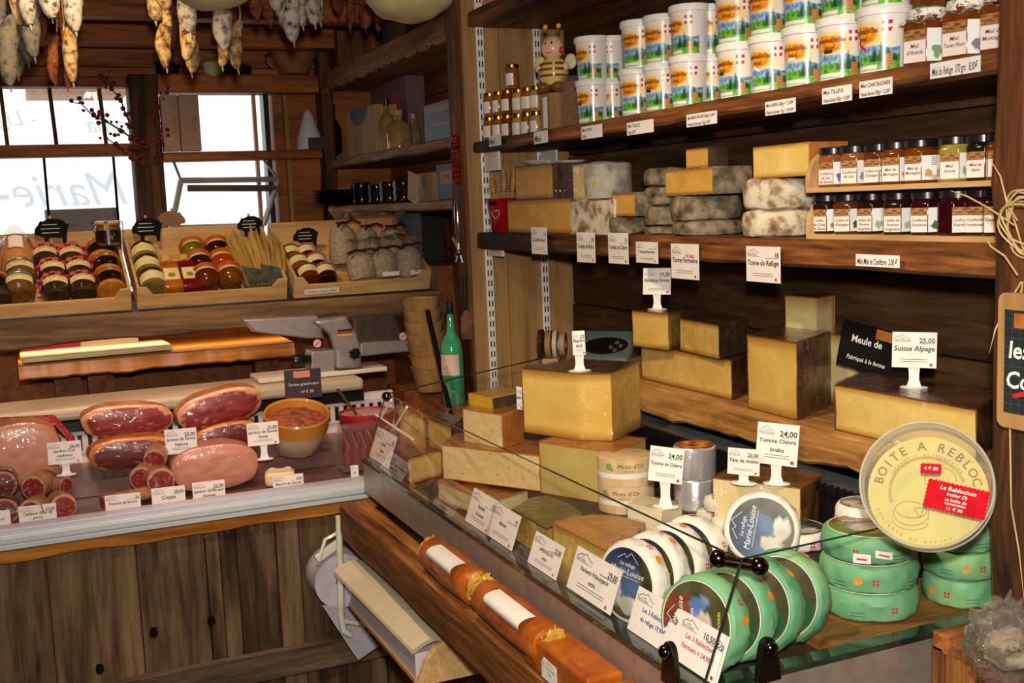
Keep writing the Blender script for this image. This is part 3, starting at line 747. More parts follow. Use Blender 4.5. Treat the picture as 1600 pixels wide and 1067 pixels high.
def wheel(name, label, loc, r, h, mat, bulge=.12, amp=.004, cat='cheese', seed=0, rz=0, group=None, sx=1):
    t = thing(name, label, cat, loc, rz, group)
    e = min(h * .28, .012)
    pr = [(.001, .0), (r - e*1.2, 0), (r - e*.35, e*.35), (r - .001, e), (r + h*bulge*.12, h*.5), (r - .001, h - e), (r - e*.35, h - e*.35), (r - e*1.2, h), (r*.5, h + .001), (.001, h)]
    b = MB().lathe(pr, 44, fn=lambda p: V((p.x * sx, p.y, p.z)) + noise.noise_vector(p * 26 + V((seed, seed, seed))) * amp)
    for i, p in enumerate(b.v):
        if p[2] < 0: b.v[i] = (p[0], p[1], 0)
    b.build('crust', mat, t); return t
def prism_cheese(name, label, poly, z0, h, paste, rind, rind_edges=(), top=True, cat='cheese', bev=.003, rt=.0022, group=None, top_mat=None, film=True):
    """poly: plan outline in world x,y (counter-clockwise from above); rind_edges: indices of edges under crust"""
    n = len(poly); cx = sum(p[0] for p in poly) / n; cy = sum(p[1] for p in poly) / n
    t = thing(name, label, cat, (cx, cy, z0), 0, group)
    lp = [(p[0] - cx, p[1] - cy) for p in poly]
    MB().prism_n(lp, rt if top else 0, h - (rt if top else 0), seed=cx*9 + z0*7).build('paste', paste, t, True, 0, ang=50)
    r = MB()
    g = 1 + .0016 / max(.02, max(math.hypot(*p) for p in lp))
    if top:
        gp = [(p[0]*g, p[1]*g) for p in lp]
        if rind_edges: r.prism(gp, 0, rt); r.prism(gp, h - rt, h)
        else:
            for q0, q1 in ((0, rt), (h - rt, h)): MB().prism(gp, q0, q1).build('rind', rind, t, True, .0008)
    for i in rind_edges:
        a, b = V(lp[i]), V(lp[(i+1) % n]); d = (b - a).normalized(); o = V((d.y, -d.x)) * rt
        r.prism([tuple(a), tuple(a + o), tuple(b + o), tuple(b)], rt*.5, h - rt*.5)
    if r.v: r.build('rind', rind, t, True, .0008)
    if film:
        g2 = 1 + .0045 / max(.02, max(math.hypot(*p) for p in lp))
        f = MB().prism_n([(p[0]*g2, p[1]*g2) for p in lp], -.0, h + .002, .0, 26, 9)
        for i, p in enumerate(f.v):
            q = V(p) * 48 + V((cx*50, cy*50, z0*90)); d = noise.noise_vector(q) * .003 + noise.noise_vector(q * 2.3) * .0012
            f.v[i] = (p[0] + d.x, p[1] + d.y, max(.0, p[2] + d.z*.3))
        f.build('plastic_film', FILM, t, True, ang=22)
    return t
def ccw(poly):
    a = sum(poly[i][0]*poly[(i+1) % len(poly)][1] - poly[(i+1) % len(poly)][0]*poly[i][1] for i in range(len(poly)))
    return poly if a > 0 else list(reversed(poly))
def shelf_block(label, x0, x1, yt, yb, X, depth, zs, paste, rind, side=None, taper=0, name='cheese_block', group=None, rind_back=True, slant=0, top=True):
    """block facing the room from a wall shelf: front face spans x0..x1, optional cut side seen to the right up to px 'side'"""
    a = YX(x0, X, zs); b = YX(x1, X, zs)                      # a far (left), b near (right)
    X2 = X + slant
    h = hz((X, (a + b) / 2), yt) - zs
    poly = [(X, a), (X2, b), (X2 + depth, b + taper), (X + depth, a)]
    pl = ccw(poly); e = [1, 2] if pl == poly else [0, 1]
    return prism_cheese(name, label, pl, zs, h, paste, rind, [i for i in range(4) if not (abs(pl[i][0] - X) < .02 + abs(slant) and abs(pl[(i+1) % 4][0] - X) < .02 + abs(slant))], top, group=group, film=False)
ZM = Z_MID
shelf_block('long orange comte block lying at the bottom beside the red pot', 795, 893, 311, 360, 1.325, .13, ZM, PASTE_O, RIND_B)
zz = hz((1.33, YX(845, 1.33, ZM)), 311)
shelf_block('orange cheese block wrapped in film on the comte block', 807, 864, 258, 311, 1.335, .13, zz, PASTE_O, RIND_D)
shelf_block('dark crusted cheese end beside the upper orange block', 865, 897, 256, 311, 1.35, .12, zz, RIND_D, RIND_D)
for i, px in enumerate((836, 887)):
    t = thing('white_saucer', ['white saucer stacked behind the orange block', 'white saucer to the right behind the dark cheese end'][i], 'saucer', (1.50, YX(px + 6, 1.50, 1.62), hz((1.5, YX(px, 1.5, 1.6)), 258)), 0, 'white saucers')
    MB().lathe([(.001, 0), (.025, 0), (.045, .010), (.046, .012), (.040, .010), (.001, .004)], 32).build('dish', WHITE, t)
    MB().lathe([(.001, -.09), (.03, -.09), (.03, 0), (.001, 0)], 20).build('stand', pm('grey_plastic', '77787c'), t)
shelf_block('white moulded cheese quarter at the bottom of a pair', 892, 960, 313, 368, 1.32, .13, ZM, RIND_W, RIND_W)
z2 = hz((1.32, YX(925, 1.32, ZM)), 313)
shelf_block('cut cheese face with pale orange paste in the upper pair', 897, 915, 257, 313, 1.335, .12, z2, PASTE_Y, RIND_Y)
t = wheel('cut_tomme', 'yellow spotted grey cheese wrapped in film', (1.395, YX(951, 1.395, z2), z2), .062, hz((1.35, YX(950, 1.35, z2)), 252) - z2, RIND_Y, seed=3)
wheel('whole_tomme', 'small grey tommette below a cut piece', (1.362, YX(983, 1.362, ZM), ZM), .048, hz((1.33, YX(980, 1.33, ZM)), 338) - ZM, RIND_G, seed=4)
z3 = hz((1.33, YX(980, 1.33, ZM)), 338)
shelf_block('small orange piece resting on the grey tommette', 958, 992, 301, 336, 1.325, .06, z3, PASTE_O, RIND_G)
for i in range(4):
    yy = (379, 352, 321, 291, 263)
    a = hz((1.40, YX(1030, 1.40, ZM)), yy[i]) if i else ZM; b = hz((1.40, YX(1030, 1.40, ZM)), yy[i+1])
    wheel('whole_tomme', 'brown tommette, %s from the bottom in a stack of four' % ORD[i], (1.415, YX(1048, 1.415, ZM), a), .062, b - a - .001, RIND_G, seed=10 + i, group='tommettes in a stack of four')
zA = [ZM, hz((1.33, YX(1100, 1.33, ZM)), 346), hz((1.33, YX(1100, 1.33, ZM)), 304), hz((1.34, YX(1100, 1.34, ZM)), 263)]
wheel('whole_tomme', 'broad grey tomme at the bottom of the central stack', (1.398, YX(1106, 1.398, ZM), ZM), .079, zA[1] - ZM, RIND_G, seed=20)
wheel('whole_tomme', 'broad brownish tomme in the middle of the central stack', (1.40, YX(1103, 1.40, ZM), zA[1]), .079, zA[2] - zA[1], RIND_G, seed=21)
shelf_block('cut tomme half with orange paste on the central stack', 1041, 1113, 263, 304, 1.335, .10, zA[2], PASTE_O, RIND_G)
wheel('cut_tomme', 'dark crusted tomme half beside the orange cut face', (1.40, YX(1124, 1.40, zA[2]), zA[2]), .05, zA[3] - zA[2] - .002, RIND_D, seed=22)
shelf_block('small orange cheese piece topping the central stack', 1073, 1106, 231, 263, 1.35, .05, zA[3] + .001, PASTE_O, RIND_D)
zB = [ZM, hz((1.31, YX(1212, 1.31, ZM)), 329), hz((1.31, YX(1212, 1.31, ZM)), 277)]
wheel('whole_tomme', 'white crusted wheel at the bottom of the pair by the jam rack', (1.388, YX(1222, 1.388, ZM), ZM), .078, zB[1] - ZM, RIND_W, seed=30)
wheel('whole_tomme', 'white crusted wheel with an orange patch on top of its twin', (1.388, YX(1223, 1.388, ZM), zB[1]), .078, zB[2] - zB[1], RIND_W, seed=31)
shelf_block('golden cheese block in film on the white crusted wheels', 1178, 1263, 226, 277, 1.335, .09, zB[2], PASTE_Y, RIND_O)

# ------------------------------------------------------------------ jam racks
yA, yB2 = YX(1266, 1.325, ZM), YX(1580, 1.325, ZM)
def rack(label, z0, X0, X1, hs):
    t = thing('jar_rack', label, 'rack', ((X0 + X1) / 2, (yA + yB2) / 2, z0), 0, 'wooden jar racks')
    l = (yA - yB2) / 2; d = (X1 - X0) / 2
    MB().box(-d, -l, 0, d, l, .009).build('board', W_PALEY, t, False, .001)
    for s in (-1, 1):
        b = MB(); pts = [(-d, .009), (d, .009), (d, hs)] + [(-d + .05 - .05*math.sin(q*PI/12), hs - .05 + .05*math.cos(q*PI/12)) for q in range(7)]
        n = len(pts); y0, y1 = (l - .012, l) if s > 0 else (-l, -l + .012)
        vs = [(p[0], y0, p[1]) for p in pts] + [(p[0], y1, p[1]) for p in pts]
        b.add(vs, [tuple(range(n)), tuple(reversed(range(n, 2*n)))] + [(i, n+i, n+(i+1) % n, (i+1) % n) for i in range(n)])
        b.build('rack_end', W_PALEY, t, False)
    MB().box(d - .006, -l, .009, d, l, hs * .8).build('back_board', W_PALEY, t, False)
    return t
zr = hz((1.325, YX(1420, 1.325, ZM)), 287) - .009
rack('lower pale wooden rack holding dark jam jars', ZM, 1.315, 1.41, .075)
t = rack('upper pale wooden rack holding honey and milk jam jars', zr, 1.315, 1.41, .075)
MB().box(.05, .1, -.06, .06, .16, 0).build('prop_block', W_PALEY, t, False)
MB().box(.05, -.1, -.06, .06, -.04, 0).build('prop_block', W_PALEY, t, False)
J_MILK = pm('milk_jam', '7a4a28', '8c5630', rough=.12, coat=1); J_CHEST = pm('chestnut_jam', '4a2412', '5c301a', rough=.12, coat=1)
J_HON = pm('mountain_honey', '5a2a08', '703810', rough=.1, coat=1); J_LIGHT = pm('acacia_honey', '8a7a30', 'a08e3c', rough=.1, coat=1)
J_DARK = pm('dark_jelly', '1c0c0a', '281210', rough=.1, coat=1); J_RASP = pm('raspberry_jam', '26060c', '340a12', rough=.1, coat=1); J_GREEN = pm('dark_honeydew', '10120c', '1a1c12', rough=.1, coat=1)
up = [(1303, J_MILK, ['Confiture', 'de Lait', 'de Savoie'], ('5a6ea8', 1)), (1336, J_MILK, ['Confiture', 'de Lait'], ('7a8cc0', 2)), (1374, J_CHEST, ['Confiture de', 'Chataigne'], None), (1401, J_HON, ['Miel de', 'Montagne'], ('b09a50', 3)),
      (1439, J_HON, ['Miel de', 'Montagne'], ('b8a868', 4)), (1493, J_LIGHT, ['Miel', 'Acacia'], ('8ab08a', 5)), (1537, J_GREEN, ['Miel de', 'Sapin'], ('8ab08a', 6)), (1568, J_HON, ['Miel', 'Toutes', 'Fleurs'], None)]
lo = [(1293, J_DARK, ['Gelée', 'de Coing', 'de Savoie'], ('8a9a30', 7)), (1325, J_CHEST, ['Confiture de', 'Chataigne'], ('3a5a4a', 8)), (1363, J_DARK, ['Gelée de', 'Pomme', 'Gingembre'], ('9ab88a', 9)), (1404, J_DARK, ['Gelée de', 'Pomme', 'Gingembre'], ('a8c09a', 10)),
      (1449, J_RASP, ['Confiture', 'Framboise'], ('3f7a30', 11)), (1497, J_RASP, ['Confiture de', 'Framboise'], ('3f7a30', 12)), (1535, J_RASP, ['Confiture', 'Framboise'], ('3f7a30', 13)), (1562, J_DARK, ['Confiture'], None)]
for rowi, (lst, zb0, nm) in enumerate(((up, zr + .009, 'upper'), (lo, ZM + .009, 'lower'))):
    for i, (px, jm, ls, art) in enumerate(lst):
        X = 1.352 + (.012 if i in (2, 6, 7) else 0); Y = YX(px, X, zb0 + .03)
        wide = rowi == 1 and i == 5
        jam_jar((X, Y, zb0), jm, ls, art, '%s jar, %s from the left in the %s rack' % (['amber' if jm in (J_HON, J_LIGHT) else 'brown', 'dark jam'][rowi], ORD[i], nm), .0295 if not wide else .032, .063, rad(25 if not wide else 58) - (0 if i % 2 else rad(8)))
# chalkboard, raffia
ph = oX(1581, 670, 1.19)
t = thing('chalkboard', 'small chalkboard in a rounded wooden frame hanging on the right post', 'chalkboard', (1.19, YX(1640, 1.19, 1.35), 0), rad(-90))
zt, zb0 = hz((1.19, ph.y), 457), hz((1.19, ph.y), 668)
hw = YX(1563, 1.19, 1.3) - YX(1640, 1.19, 1.35)
def rrect(x0, z0, x1, z1, r, n=5):
    p = []
    for cx, cz, a in ((x1-r, z1-r, 0), (x0+r, z1-r, 90), (x0+r, z0+r, 180), (x1-r, z0+r, 270)):
        p += [(cx + r*math.cos(rad(a + 90*q/n)), cz + r*math.sin(rad(a + 90*q/n))) for q in range(n + 1)]
    return p
MB().sheet(rrect(-hw, zb0, hw, zt, .012), -.008, .004).build('frame', W_PALE, t, False, .002)
MB().box(-hw + .014, -.0095, zb0 + .022, hw - .014, -.0075, zt - .022).build('slate', pm('ruled_slate', '1b2224', '1f282a', rough=.6), t, False)
b = MB()
for q in range(1, 11): b.stroke([(-hw + .014, zb0 + .022 + q*.0125), (hw - .014, zb0 + .022 + q*.0125)], .0005, -.0098)
for q in range(1, 7): b.stroke([(-hw + .014 + q*.0125, zb0 + .022), (-hw + .014 + q*.0125, zt - .022)], .0005, -.0098)
b.build('ruling', pm('grey_ruling', '4e5a5c'), t, False)
MB().text('les', -hw + .021, zt - .085, .032, y=-.0105, shear=.1, bold=.02).text('Conf', -hw + .017, zt - .125, .032, y=-.0105, shear=.1, bold=.02).build('lettering', CHALK, t, False)
MB().stroke([(-hw + .03, zb0 + .045), (-hw + .06, zb0 + .055)], .006, -.0105).build('red_mark', INKRED, t, False)
MB().box(-hw + .03, -.0105, zt - .045, -hw + .07, -.0095, zt - .026).build('sticker', pm('orange_sticker', 'a05a24', 'c07a3a', rough=.5), t, False)
RAF = pm('raffia', 'b89a64', 'cfb380', rough=.7)
t = thing('raffia_coil', 'coil of pale raffia looped on the right post', 'raffia', (1.2, YX(1606, 1.2, 1.5), hz((1.2, YX(1600, 1.2, 1.5)), 352)), 0)
for i in range(7):
    ra = .030 + .005 * (i % 3); ph0 = i * .9
    MB().tube([(-.012 + .003*i - .01*math.sin(a), ra*math.cos(a) * 1.0 + .004*math.sin(3*a + ph0), 1.1*ra*math.sin(a) + .005*math.cos(2*a + ph0)) for a in [q*PI/16 for q in range(33)]], .0014, 6).build('strand', RAF, t)
cY = YX(1606, 1.2, 1.5); cz = t.location.z
def strand(pts):
    P = [oX(x, y, 1.19) - V((1.2, cY, cz)) for x, y in pts]
    MB().tube(P, [.0012] * (len(P) - 1) + [.0004], 6).build('strand', RAF, t)
strand([(1590, 345), (1574, 320), (1563, 275), (1548, 251)])
strand([(1585, 352), (1545, 325), (1510, 306), (1485, 298)])
strand([(1590, 430), (1570, 400), (1548, 385), (1541, 372)])
strand([(1596, 440), (1572, 480), (1555, 515), (1546, 552)])
strand([(1598, 440), (1582, 560), (1578, 660), (1580, 790), (1592, 860), (1600, 935)])
# ================================================================== goods on the lower shelf
ZL = Z_LOW
def px_block(label, A, B, C, zs, ytop, paste, rind, crust=(1, 2), name='cheese_block', arc=0, mid=None, group=None, top=True, ytopA=None, bev=.003):
    """block whose visible bottom corners A (left), B (nearest), C (right) lie on the plane z = zs; the far corner closes the parallelogram"""
    a, b, c = [oZ(p[0], p[1], zs) for p in (A, B, C)]
    h = hz(b, ytop) - zs
    d = a + c - b
    poly = [(a.x, a.y), (b.x, b.y), (c.x, c.y), (d.x, d.y)]
    if arc:
        mdl = (a + c) / 2 + (d - b).normalized() * arc
        poly = [(a.x, a.y), (b.x, b.y), (c.x, c.y)] + [tuple((c.lerp(mdl, .5) + (d - b).normalized() * arc * .25).xy), (mdl.x, mdl.y), tuple((a.lerp(mdl, .5) + (d - b).normalized() * arc * .25).xy)]
    pl = ccw(poly)
    vis = [((a.x, a.y), (b.x, b.y)), ((b.x, b.y), (c.x, c.y))]
    e = []
    for i in range(len(pl)):
        s = (pl[i], pl[(i+1) % len(pl)])
        k = 0 if set(s) == set(vis[0]) else 1 if set(s) == set(vis[1]) else 2
        if k in crust: e.append(i)
    t = prism_cheese(name, label, pl, zs, h, paste, rind, e, top, group=group, bev=bev)
    t['top'] = zs + h; return t
def topz(t): z = t['top']; del t['top']; return z
t = px_block('long lower block of the Abondance cheese stack in film', (1004, 592), (1143, 625), (1170, 612), ZL, 563, PASTE_G, RIND_B, (1, 2)); z1 = topz(t) + .001
t = px_block('left upper Abondance block with a pale cut end', (990, 541), (1045, 548), (1064, 540), z1, 490, PASTE_G, RIND_B, (2,)); z2 = topz(t)
t = px_block('right upper Abondance block with shiny dark crust', (1064, 548), (1123, 562), (1170, 548), z1, 508, PASTE_G, RIND_D, (1, 2)); topz(t)
p = oZ(1027, 484, z2); stand_card(p, -50, ['Abondance Fermier'], '19,00', 'tall price sign standing on the Abondance cheese', .068, .062, .036)
t = px_block('tall cheese wedge with shiny brown crust in the middle of the lower shelf', (1170, 638), (1245, 657), (1297, 632), ZL, 535, PASTE_G, RIND_B, (1, 2)); topz(t)
def shelf_back(label, x0, x1, x2, yt, zs, X, paste, rind, name='cheese_block'):
    a, b = YX(x0, X, zs), YX(x1, X, zs); c = YX(x2, X + .07, zs); h = hz((X, b), yt) - zs
    pl = ccw([(X, a), (X, b), (X + .07, c), (X + .1, a)])
    return prism_cheese(name, label, pl, zs, h, paste, rind, [2, 3])
t = shelf_back('big pale cheese slab with small holes behind the slate sign', 1296, 1400, 1430, 536, ZL, 1.50, PASTE_P, RIND_O)
zsl = hz((1.42, YX(1300, 1.42, ZL)), 536)
b0 = YX(1228, 1.5, ZL); hh = hz((1.5, YX(1250, 1.5, ZL)), 526)
shelf_back('pale wedge in glossy film behind the tall crusted wedge', 1229, 1277, 1304, 466, ZL, 1.46, PASTE_P, RIND_O, 'cheese_wedge')
t = px_block('broad Swiss alpine cheese block with brown top at the right end of the lower shelf', (1306, 672), (1524, 722), (1560, 690), ZL, 640, PASTE_Y, RIND_B, (1, 2)); zs_ = topz(t)
p = oZ(1428, 606, zs_); stand_card(p, -52, ['Suisse Alpage'], '25,00', 'price sign standing on the broad alpine cheese', .074, .062, .036)
# leaning slate sign
a, b = oX(1318, 492, 1.47), oX(1425, 520, 1.47)
yc = (a.y + b.y)/2
t = thing('slate_sign', 'leaning black slate sign with white chalk words', 'slate sign', mat=T(1.463, yc, hz((1.463, yc), 586)) @ RZ(-82) @ RY(8) @ RX(-6))
wd = (a.y - b.y) * .5; hg = .09
MB().box(-wd, -.002, 0, wd, .002, hg).build('slate', SLATE, t, False, .001)
MB().text('Meule de', -wd*.7, hg*.58, .020, y=-.0026, bold=.012).text('Fabriqué à la ferme', -wd*.75, hg*.2, .012, y=-.0026, shear=.15, bold=.006, wmax=wd*1.3).build('lettering', CHALK, t, False)
MB().box(-wd*.1, -.0028, hg*.76, wd*.55, -.002, hg*.97).build('sticker', pm('wood_sticker', '8a4a1c', 'c08040', rough=.5), t, False)
# scale and paper rolls
Zc = 1.10
p = oX(950, 588, 1.44); pc = V((1.44, YX(945, 1.44, 1.17), 1.10))
t = thing('shop_scale', 'grey green electronic shop scale behind the big cheese', 'scale', pc, rad(-50))
GG = pm('scale_grey_green', '5c6660', '68736c', rough=.4)
b = MB(); n = 14
pts = [(-.085, 0), (.085, 0), (.085, .05), (.06, .075), (0, .085), (-.06, .075), (-.085, .05)]
vs = [(q[0], -.045 if i < 3 or i > 5 else -.03, q[1]) for i, q in enumerate(pts)]
b.add([(-.085, -.05, 0), (.085, -.05, 0), (.085, .06, 0), (-.085, .06, 0), (-.085, -.05, .075), (.085, -.05, .075), (.075, .06, .125), (-.075, .06, .125)], [(0, 3, 2, 1), (4, 5, 6, 7), (0, 1, 5, 4), (1, 2, 6, 5), (2, 3, 7, 6), (3, 0, 4, 7)])
b.build('scale_body', GG, t, True, .012, 4)
def onface(u, v, e=.001): return V((u, -.05 + .11*v, .075 + .05*v + e))
q = MB(); N = 24; q.add([onface(.066*math.cos(2*PI*i/N), .5 + .36*math.sin(2*PI*i/N), .0016) for i in range(N)], [tuple(range(N))]); q.build('dark_panel', BLACKP, t, False)
for i, (u, v) in enumerate(((.030, .62), (.046, .48), (.02, .42), (.036, .30))):
    MB().tube([onface(u + .005*math.cos(a), v + .05*math.sin(a), .0028) for a in [k*PI/8 for k in range(17)]], .0006, 5).build('button', pm('button_cream', 'c9b080'), t)
MB().add([onface(-.05, .45, .002), onface(.0, .4, .002), onface(.0, .68, .002), onface(-.05, .72, .002)], [(0, 1, 2, 3)]).build('display', pm('lcd', '1c1410', rough=.1), t, False)
MB().box(-.08, .055, .10, .08, .065, .135).build('back_rim', pm('teal_rim', '3c5250'), t, True, .004)
MB().box(-.05, -.02, -.98, .05, .05, 0).build('pedestal', STEEL, t, False)
pr = V((1.42, YX(858, 1.42, 1.2), hz((1.42, YX(858, 1.42, 1.2)), 538)))
t = thing('tape_roll_set', 'cluster of paper and tape rolls beside the scale', 'tape rolls', pr, rad(-35))
for i, (x, r, wdt, mt) in enumerate(((-.030, .046, .012, pm('smoke_plastic', '3a2c22', rough=.15, coat=1)), (-.008, .042, .016, W_PALE), (.014, .042, .012, pm('roll_white', 'c9b9a2')), (.034, .036, .016, pm('roll_tan', 'b08a64')))):
    b = MB(); b.M = T(x, 0, 0) @ RY(90); b.lathe([(r*.4, 0), (r, 0), (r, wdt), (r*.4, wdt), (r*.4, 0)], 36); b.build('roll', mt, t)
MB().box(-.02, -.03, -.062, .03, .03, -.04).build('roll_base', pm('base_tan', 'b89468'), t, True, .003)
MB().box(-.018, -.028, -1.16, .028, .028, -.062).build('pedestal', STEEL, t, False)

# ================================================================== glass cheese counter
ZD = .955
XC, Y0, Y1 = .745, 1.165, 2.70
ZR = 1.0
cs = thing('cheese_counter', 'refrigerated cheese counter with low tilted glass and metal front', 'display case', (XC, Y0, 0))
MB().box(.0, 0, .885, .012, Y1 - Y0, .963).build('front_panel', STEEL, cs, False, .002)
MB().box(.012, 0, .885, .57, .012, .963).build('side_panel', STEEL, cs, False, .002)
MB().box(.20, .33, .946, .50, Y1 - Y0 - .02, 1.0).build('rear_step', pm('case_deck', '3a332a'), cs, False, .004)
MB().box(.012, .012, .90, .55, Y1 - Y0, .945).build('deck', pm('case_deck', '3a332a', '4a4034', rough=.35, metal=.4), cs, False)
MB().box(.075, .02, 0, .55, Y1 - Y0, .90).build('cabinet', wood('cabinet_wood', '3a1f0e', '5c3318', '7a4a24', 'Y', 7, .5), cs, False)
MB().box(-.002, -.002, .963, .03, Y1 - Y0, .972).build('glass_channel', GLASS_EDGE, cs, False, .001)
MB().box(.03, -.002, .963, .57, .026, .972).build('glass_channel', GLASS_EDGE, cs, False, .001)
zt = 1.132; lean = .062
b = MB().add([(.008, 0, .972), (.008 + lean, 0, zt), (.008 + lean, 1.53, zt), (.008, 1.53, .972)], [(0, 1, 2, 3)]); b.build('front_glass', GLASS, cs, False)
MB().tube([(.008 + lean, -.001, zt), (.008 + lean, 1.53, zt)], .0015, 6).build('glass_edge', GLASS_EDGE, cs)
MB().tube([(.008, -.001, .972), (.008 + lean, -.001, zt)], .002, 6).build('glass_edge', GLASS_EDGE, cs)
MB().tube([(.008, 1.53, .972), (.008 + lean, 1.53, zt)], .0015, 6).build('glass_edge', GLASS_EDGE, cs)
MB().add([(.016, .004, .972), (.57, .004, .972), (.57, .004, zt + .012), (.016 + lean, .004, zt)], [(0, 1, 2, 3)]).build('side_glass', GLASS, cs, False)
MB().tube([(.012 + lean, .002, zt), (.57, .002, zt + .012)], .0013, 6).build('glass_edge', GLASS_EDGE, cs)
MB().add([(.016, 1.53, .972), (.5, 1.53, .972), (.5, 1.53, zt + .01), (.016 + lean, 1.53, zt)], [(0, 1, 2, 3)]).build('end_glass', GLASS, cs, False)
MB().tube([(.012 + lean, 1.53, zt), (.5, 1.53, zt + .05)], .002, 6).build('glass_edge', GLASS_EDGE, cs)
DKCH = pm('dark_chrome', '6a5c50', rough=.15, metal=1)
for p in ((.004 + lean - .012, .028, zt - .004), (.03 + lean, -.008, zt - .010), (.004 + lean, 1.515, zt - .004)):
    MB().blob(p, (.0125, .0125, .0125), 20, 12).build('glass_clamp', DKCH, cs)
MB().tube([(.004 + lean - .012, .028, zt - .006), (.03 + lean, -.008, zt - .010)], .008, 10).build('clamp_bar', DKCH, cs)
for p, ax in (((.105, -.004), 0), ((-.002, .06), 1)):
    b = MB()
    if ax == 0: b.M = T(p[0], p[1], .963)
    else: b.M = T(p[0], p[1], .955) @ RZ(-90)
    pts = [(-.020, 0), (.020, 0), (.013, .045)] + [(.012*math.cos(rad(a)), .048 + .012*math.sin(rad(a))) for a in (30, 60, 90, 120, 150)] + [(-.013, .045)]
    b.sheet(pts, -.006, .004); b.build('clip_plate', pm('dark_metal', '3a342e', rough=.3, metal=.9), cs, False, .002)
    b2 = MB(); b2.M = b.M; b2.blob((0, -.010, .047), (.010, .008, .010), 16, 10); b2.build('clip_knob', DKCH, cs)
# back of the case: vent strip with teeth and raised board
MB().box(.575, -.01, .0, .59, 1.54, 1.09).build('back_panel', BLACKP, cs, False)
o = MB()
MB().box(.505, .20, 1.075, .57, 1.54, 1.092).build('vent_strip', pm('blue_grey_plastic', '3a4652', '46535f', rough=.3), cs, False)
y = .21
while y < 1.5: o.box(.495, y, 1.078, .506, y + .008, 1.094); y += .017
q = o.build('vent_teeth', BLACKP, cs, False); q['kind'] = 'stuff'
MB().box(.505, .20, .946, .52, 1.54, 1.075).build('vent_back', BLACKP, cs, False)
bd = MB().box(XC + .25, Y0 + .014, .9455, XC + .56, Y0 + .19, .968).build('cutting_board', wood('board_wood', '5c3c1c', '8a6030', 'a87c44', 'X', 8, .5), None, False, .003); tag(bd, 'brown wooden board below the stacked green cheeses', 'board')
b2 = MB().box(XC + .06, Y0 + .20, .9455, XC + .195, Y0 + .32, .9495).build('cutting_board', wood('board_wood', '5c3c1c', '8a6030', 'a87c44', 'X', 8, .5), None, False, .003); tag(b2, 'low brown board under the white wrapped cheeses', 'board')
ZD = .946
# --- cheeses from the far left of the counter
t = px_block('yellow raclette block at the far end, lower left', (606, 736), (640, 758), (692, 742), ZD, 716, PASTE_Y, RIND_B, (0, 2)); za = topz(t)
t = px_block('pair half of pale yellow cheese behind the glass clamp, left', (627, 690), (664, 703), (668, 697), za, 652, PASTE_Y, RIND_O, (2,)); topz(t)
t = px_block('pair half of pale yellow cheese behind the glass clamp, right', (668, 697), (706, 712), (724, 698), za, 666, PASTE_Y, RIND_B, (1, 2)); topz(t)
t = px_block('raclette block with orange crust at the bottom behind the paired price cards', (686, 782), (770, 815), (846, 790), ZD, 782, PASTE_P, RIND_O, (2,)); topz(t)
t = px_block('pale raclette quarter laid across the lower block', (694, 748), (845, 768), (860, 745), 1.0, 712, PASTE_T, RIND_O, (1, 2)); zr_ = topz(t)
t = px_block('upright orange raclette piece standing on the pale quarter', (726, 690), (785, 702), (818, 690), zr_, 648, PASTE_T, RIND_O, (1, 2)); zq = topz(t)
t = px_block('yellow waxed wedge topping the raclette pile', (733, 632), (770, 640), (822, 628), zq, 622, pm('waxed_yellow', 'c99a1c', 'd8ac2c', 14, rough=.3, coat=.6), RIND_D, (1,), top=False); topz(t)
t = px_block('large pale green-gold cheese slab under the big block', (846, 770), (960, 790), (1010, 766), ZR, 706, pm('olive_paste', 'b8a25c', 'c6b06a', 10, rough=.4, coat=1, coatbump=.2), RIND_O, (2,)); zb_ = topz(t)
# Beaufort: three visible faces
aa, bb, cc, dd = [oZ(x, y, zb_) for x, y in ((820, 676), (909, 689), (957, 690), (1001, 668))]
far = aa + (dd - bb) * .9
pl = ccw([tuple(q.xy) for q in (aa, bb, cc, dd, far)])
hB = hz(bb, 583) - zb_
prism_cheese('cheese_block', 'huge Beaufort block in film with darker left face', pl, zb_, hB, PASTE_G, RIND_B, (), True)
p = oZ(906, 580, zb_ + hB); stand_card(p, -20, ['Beaufort', 'été'], '22', 'narrow price sign on the huge Beaufort block', .026, .05, .034)
q = px = oX(815, 640, .98)
t = thing('price_card', 'yellowish price card tucked beside the Beaufort block', 'price card', (oZ(812, 640, zb_ + .05)), rad(-70)); card_face(t, .016, .05, ['Beaufort'], '2')
t = px_block('Appenzeller wedge with dark printed crust', (802, 842), (856, 876), (910, 852), ZD, 826, pm('veined_paste', 'c9a850', 'd9bc68', 16, rough=.4, coat=1, coatbump=.3, stops=[(.3, '8a7a40'), (.4, 'c8a850'), (.7, 'dcc070')]), RIND_D, (2,), name='cheese_wedge', arc=.11); topz(t)
t = px_block('Vacherin wedge with streaked brown crust behind its price card', (868, 905), (968, 965), (1010, 905), ZD, 868, PASTE_Y, RIND_O, (2,), name='cheese_wedge', arc=.05); topz(t)
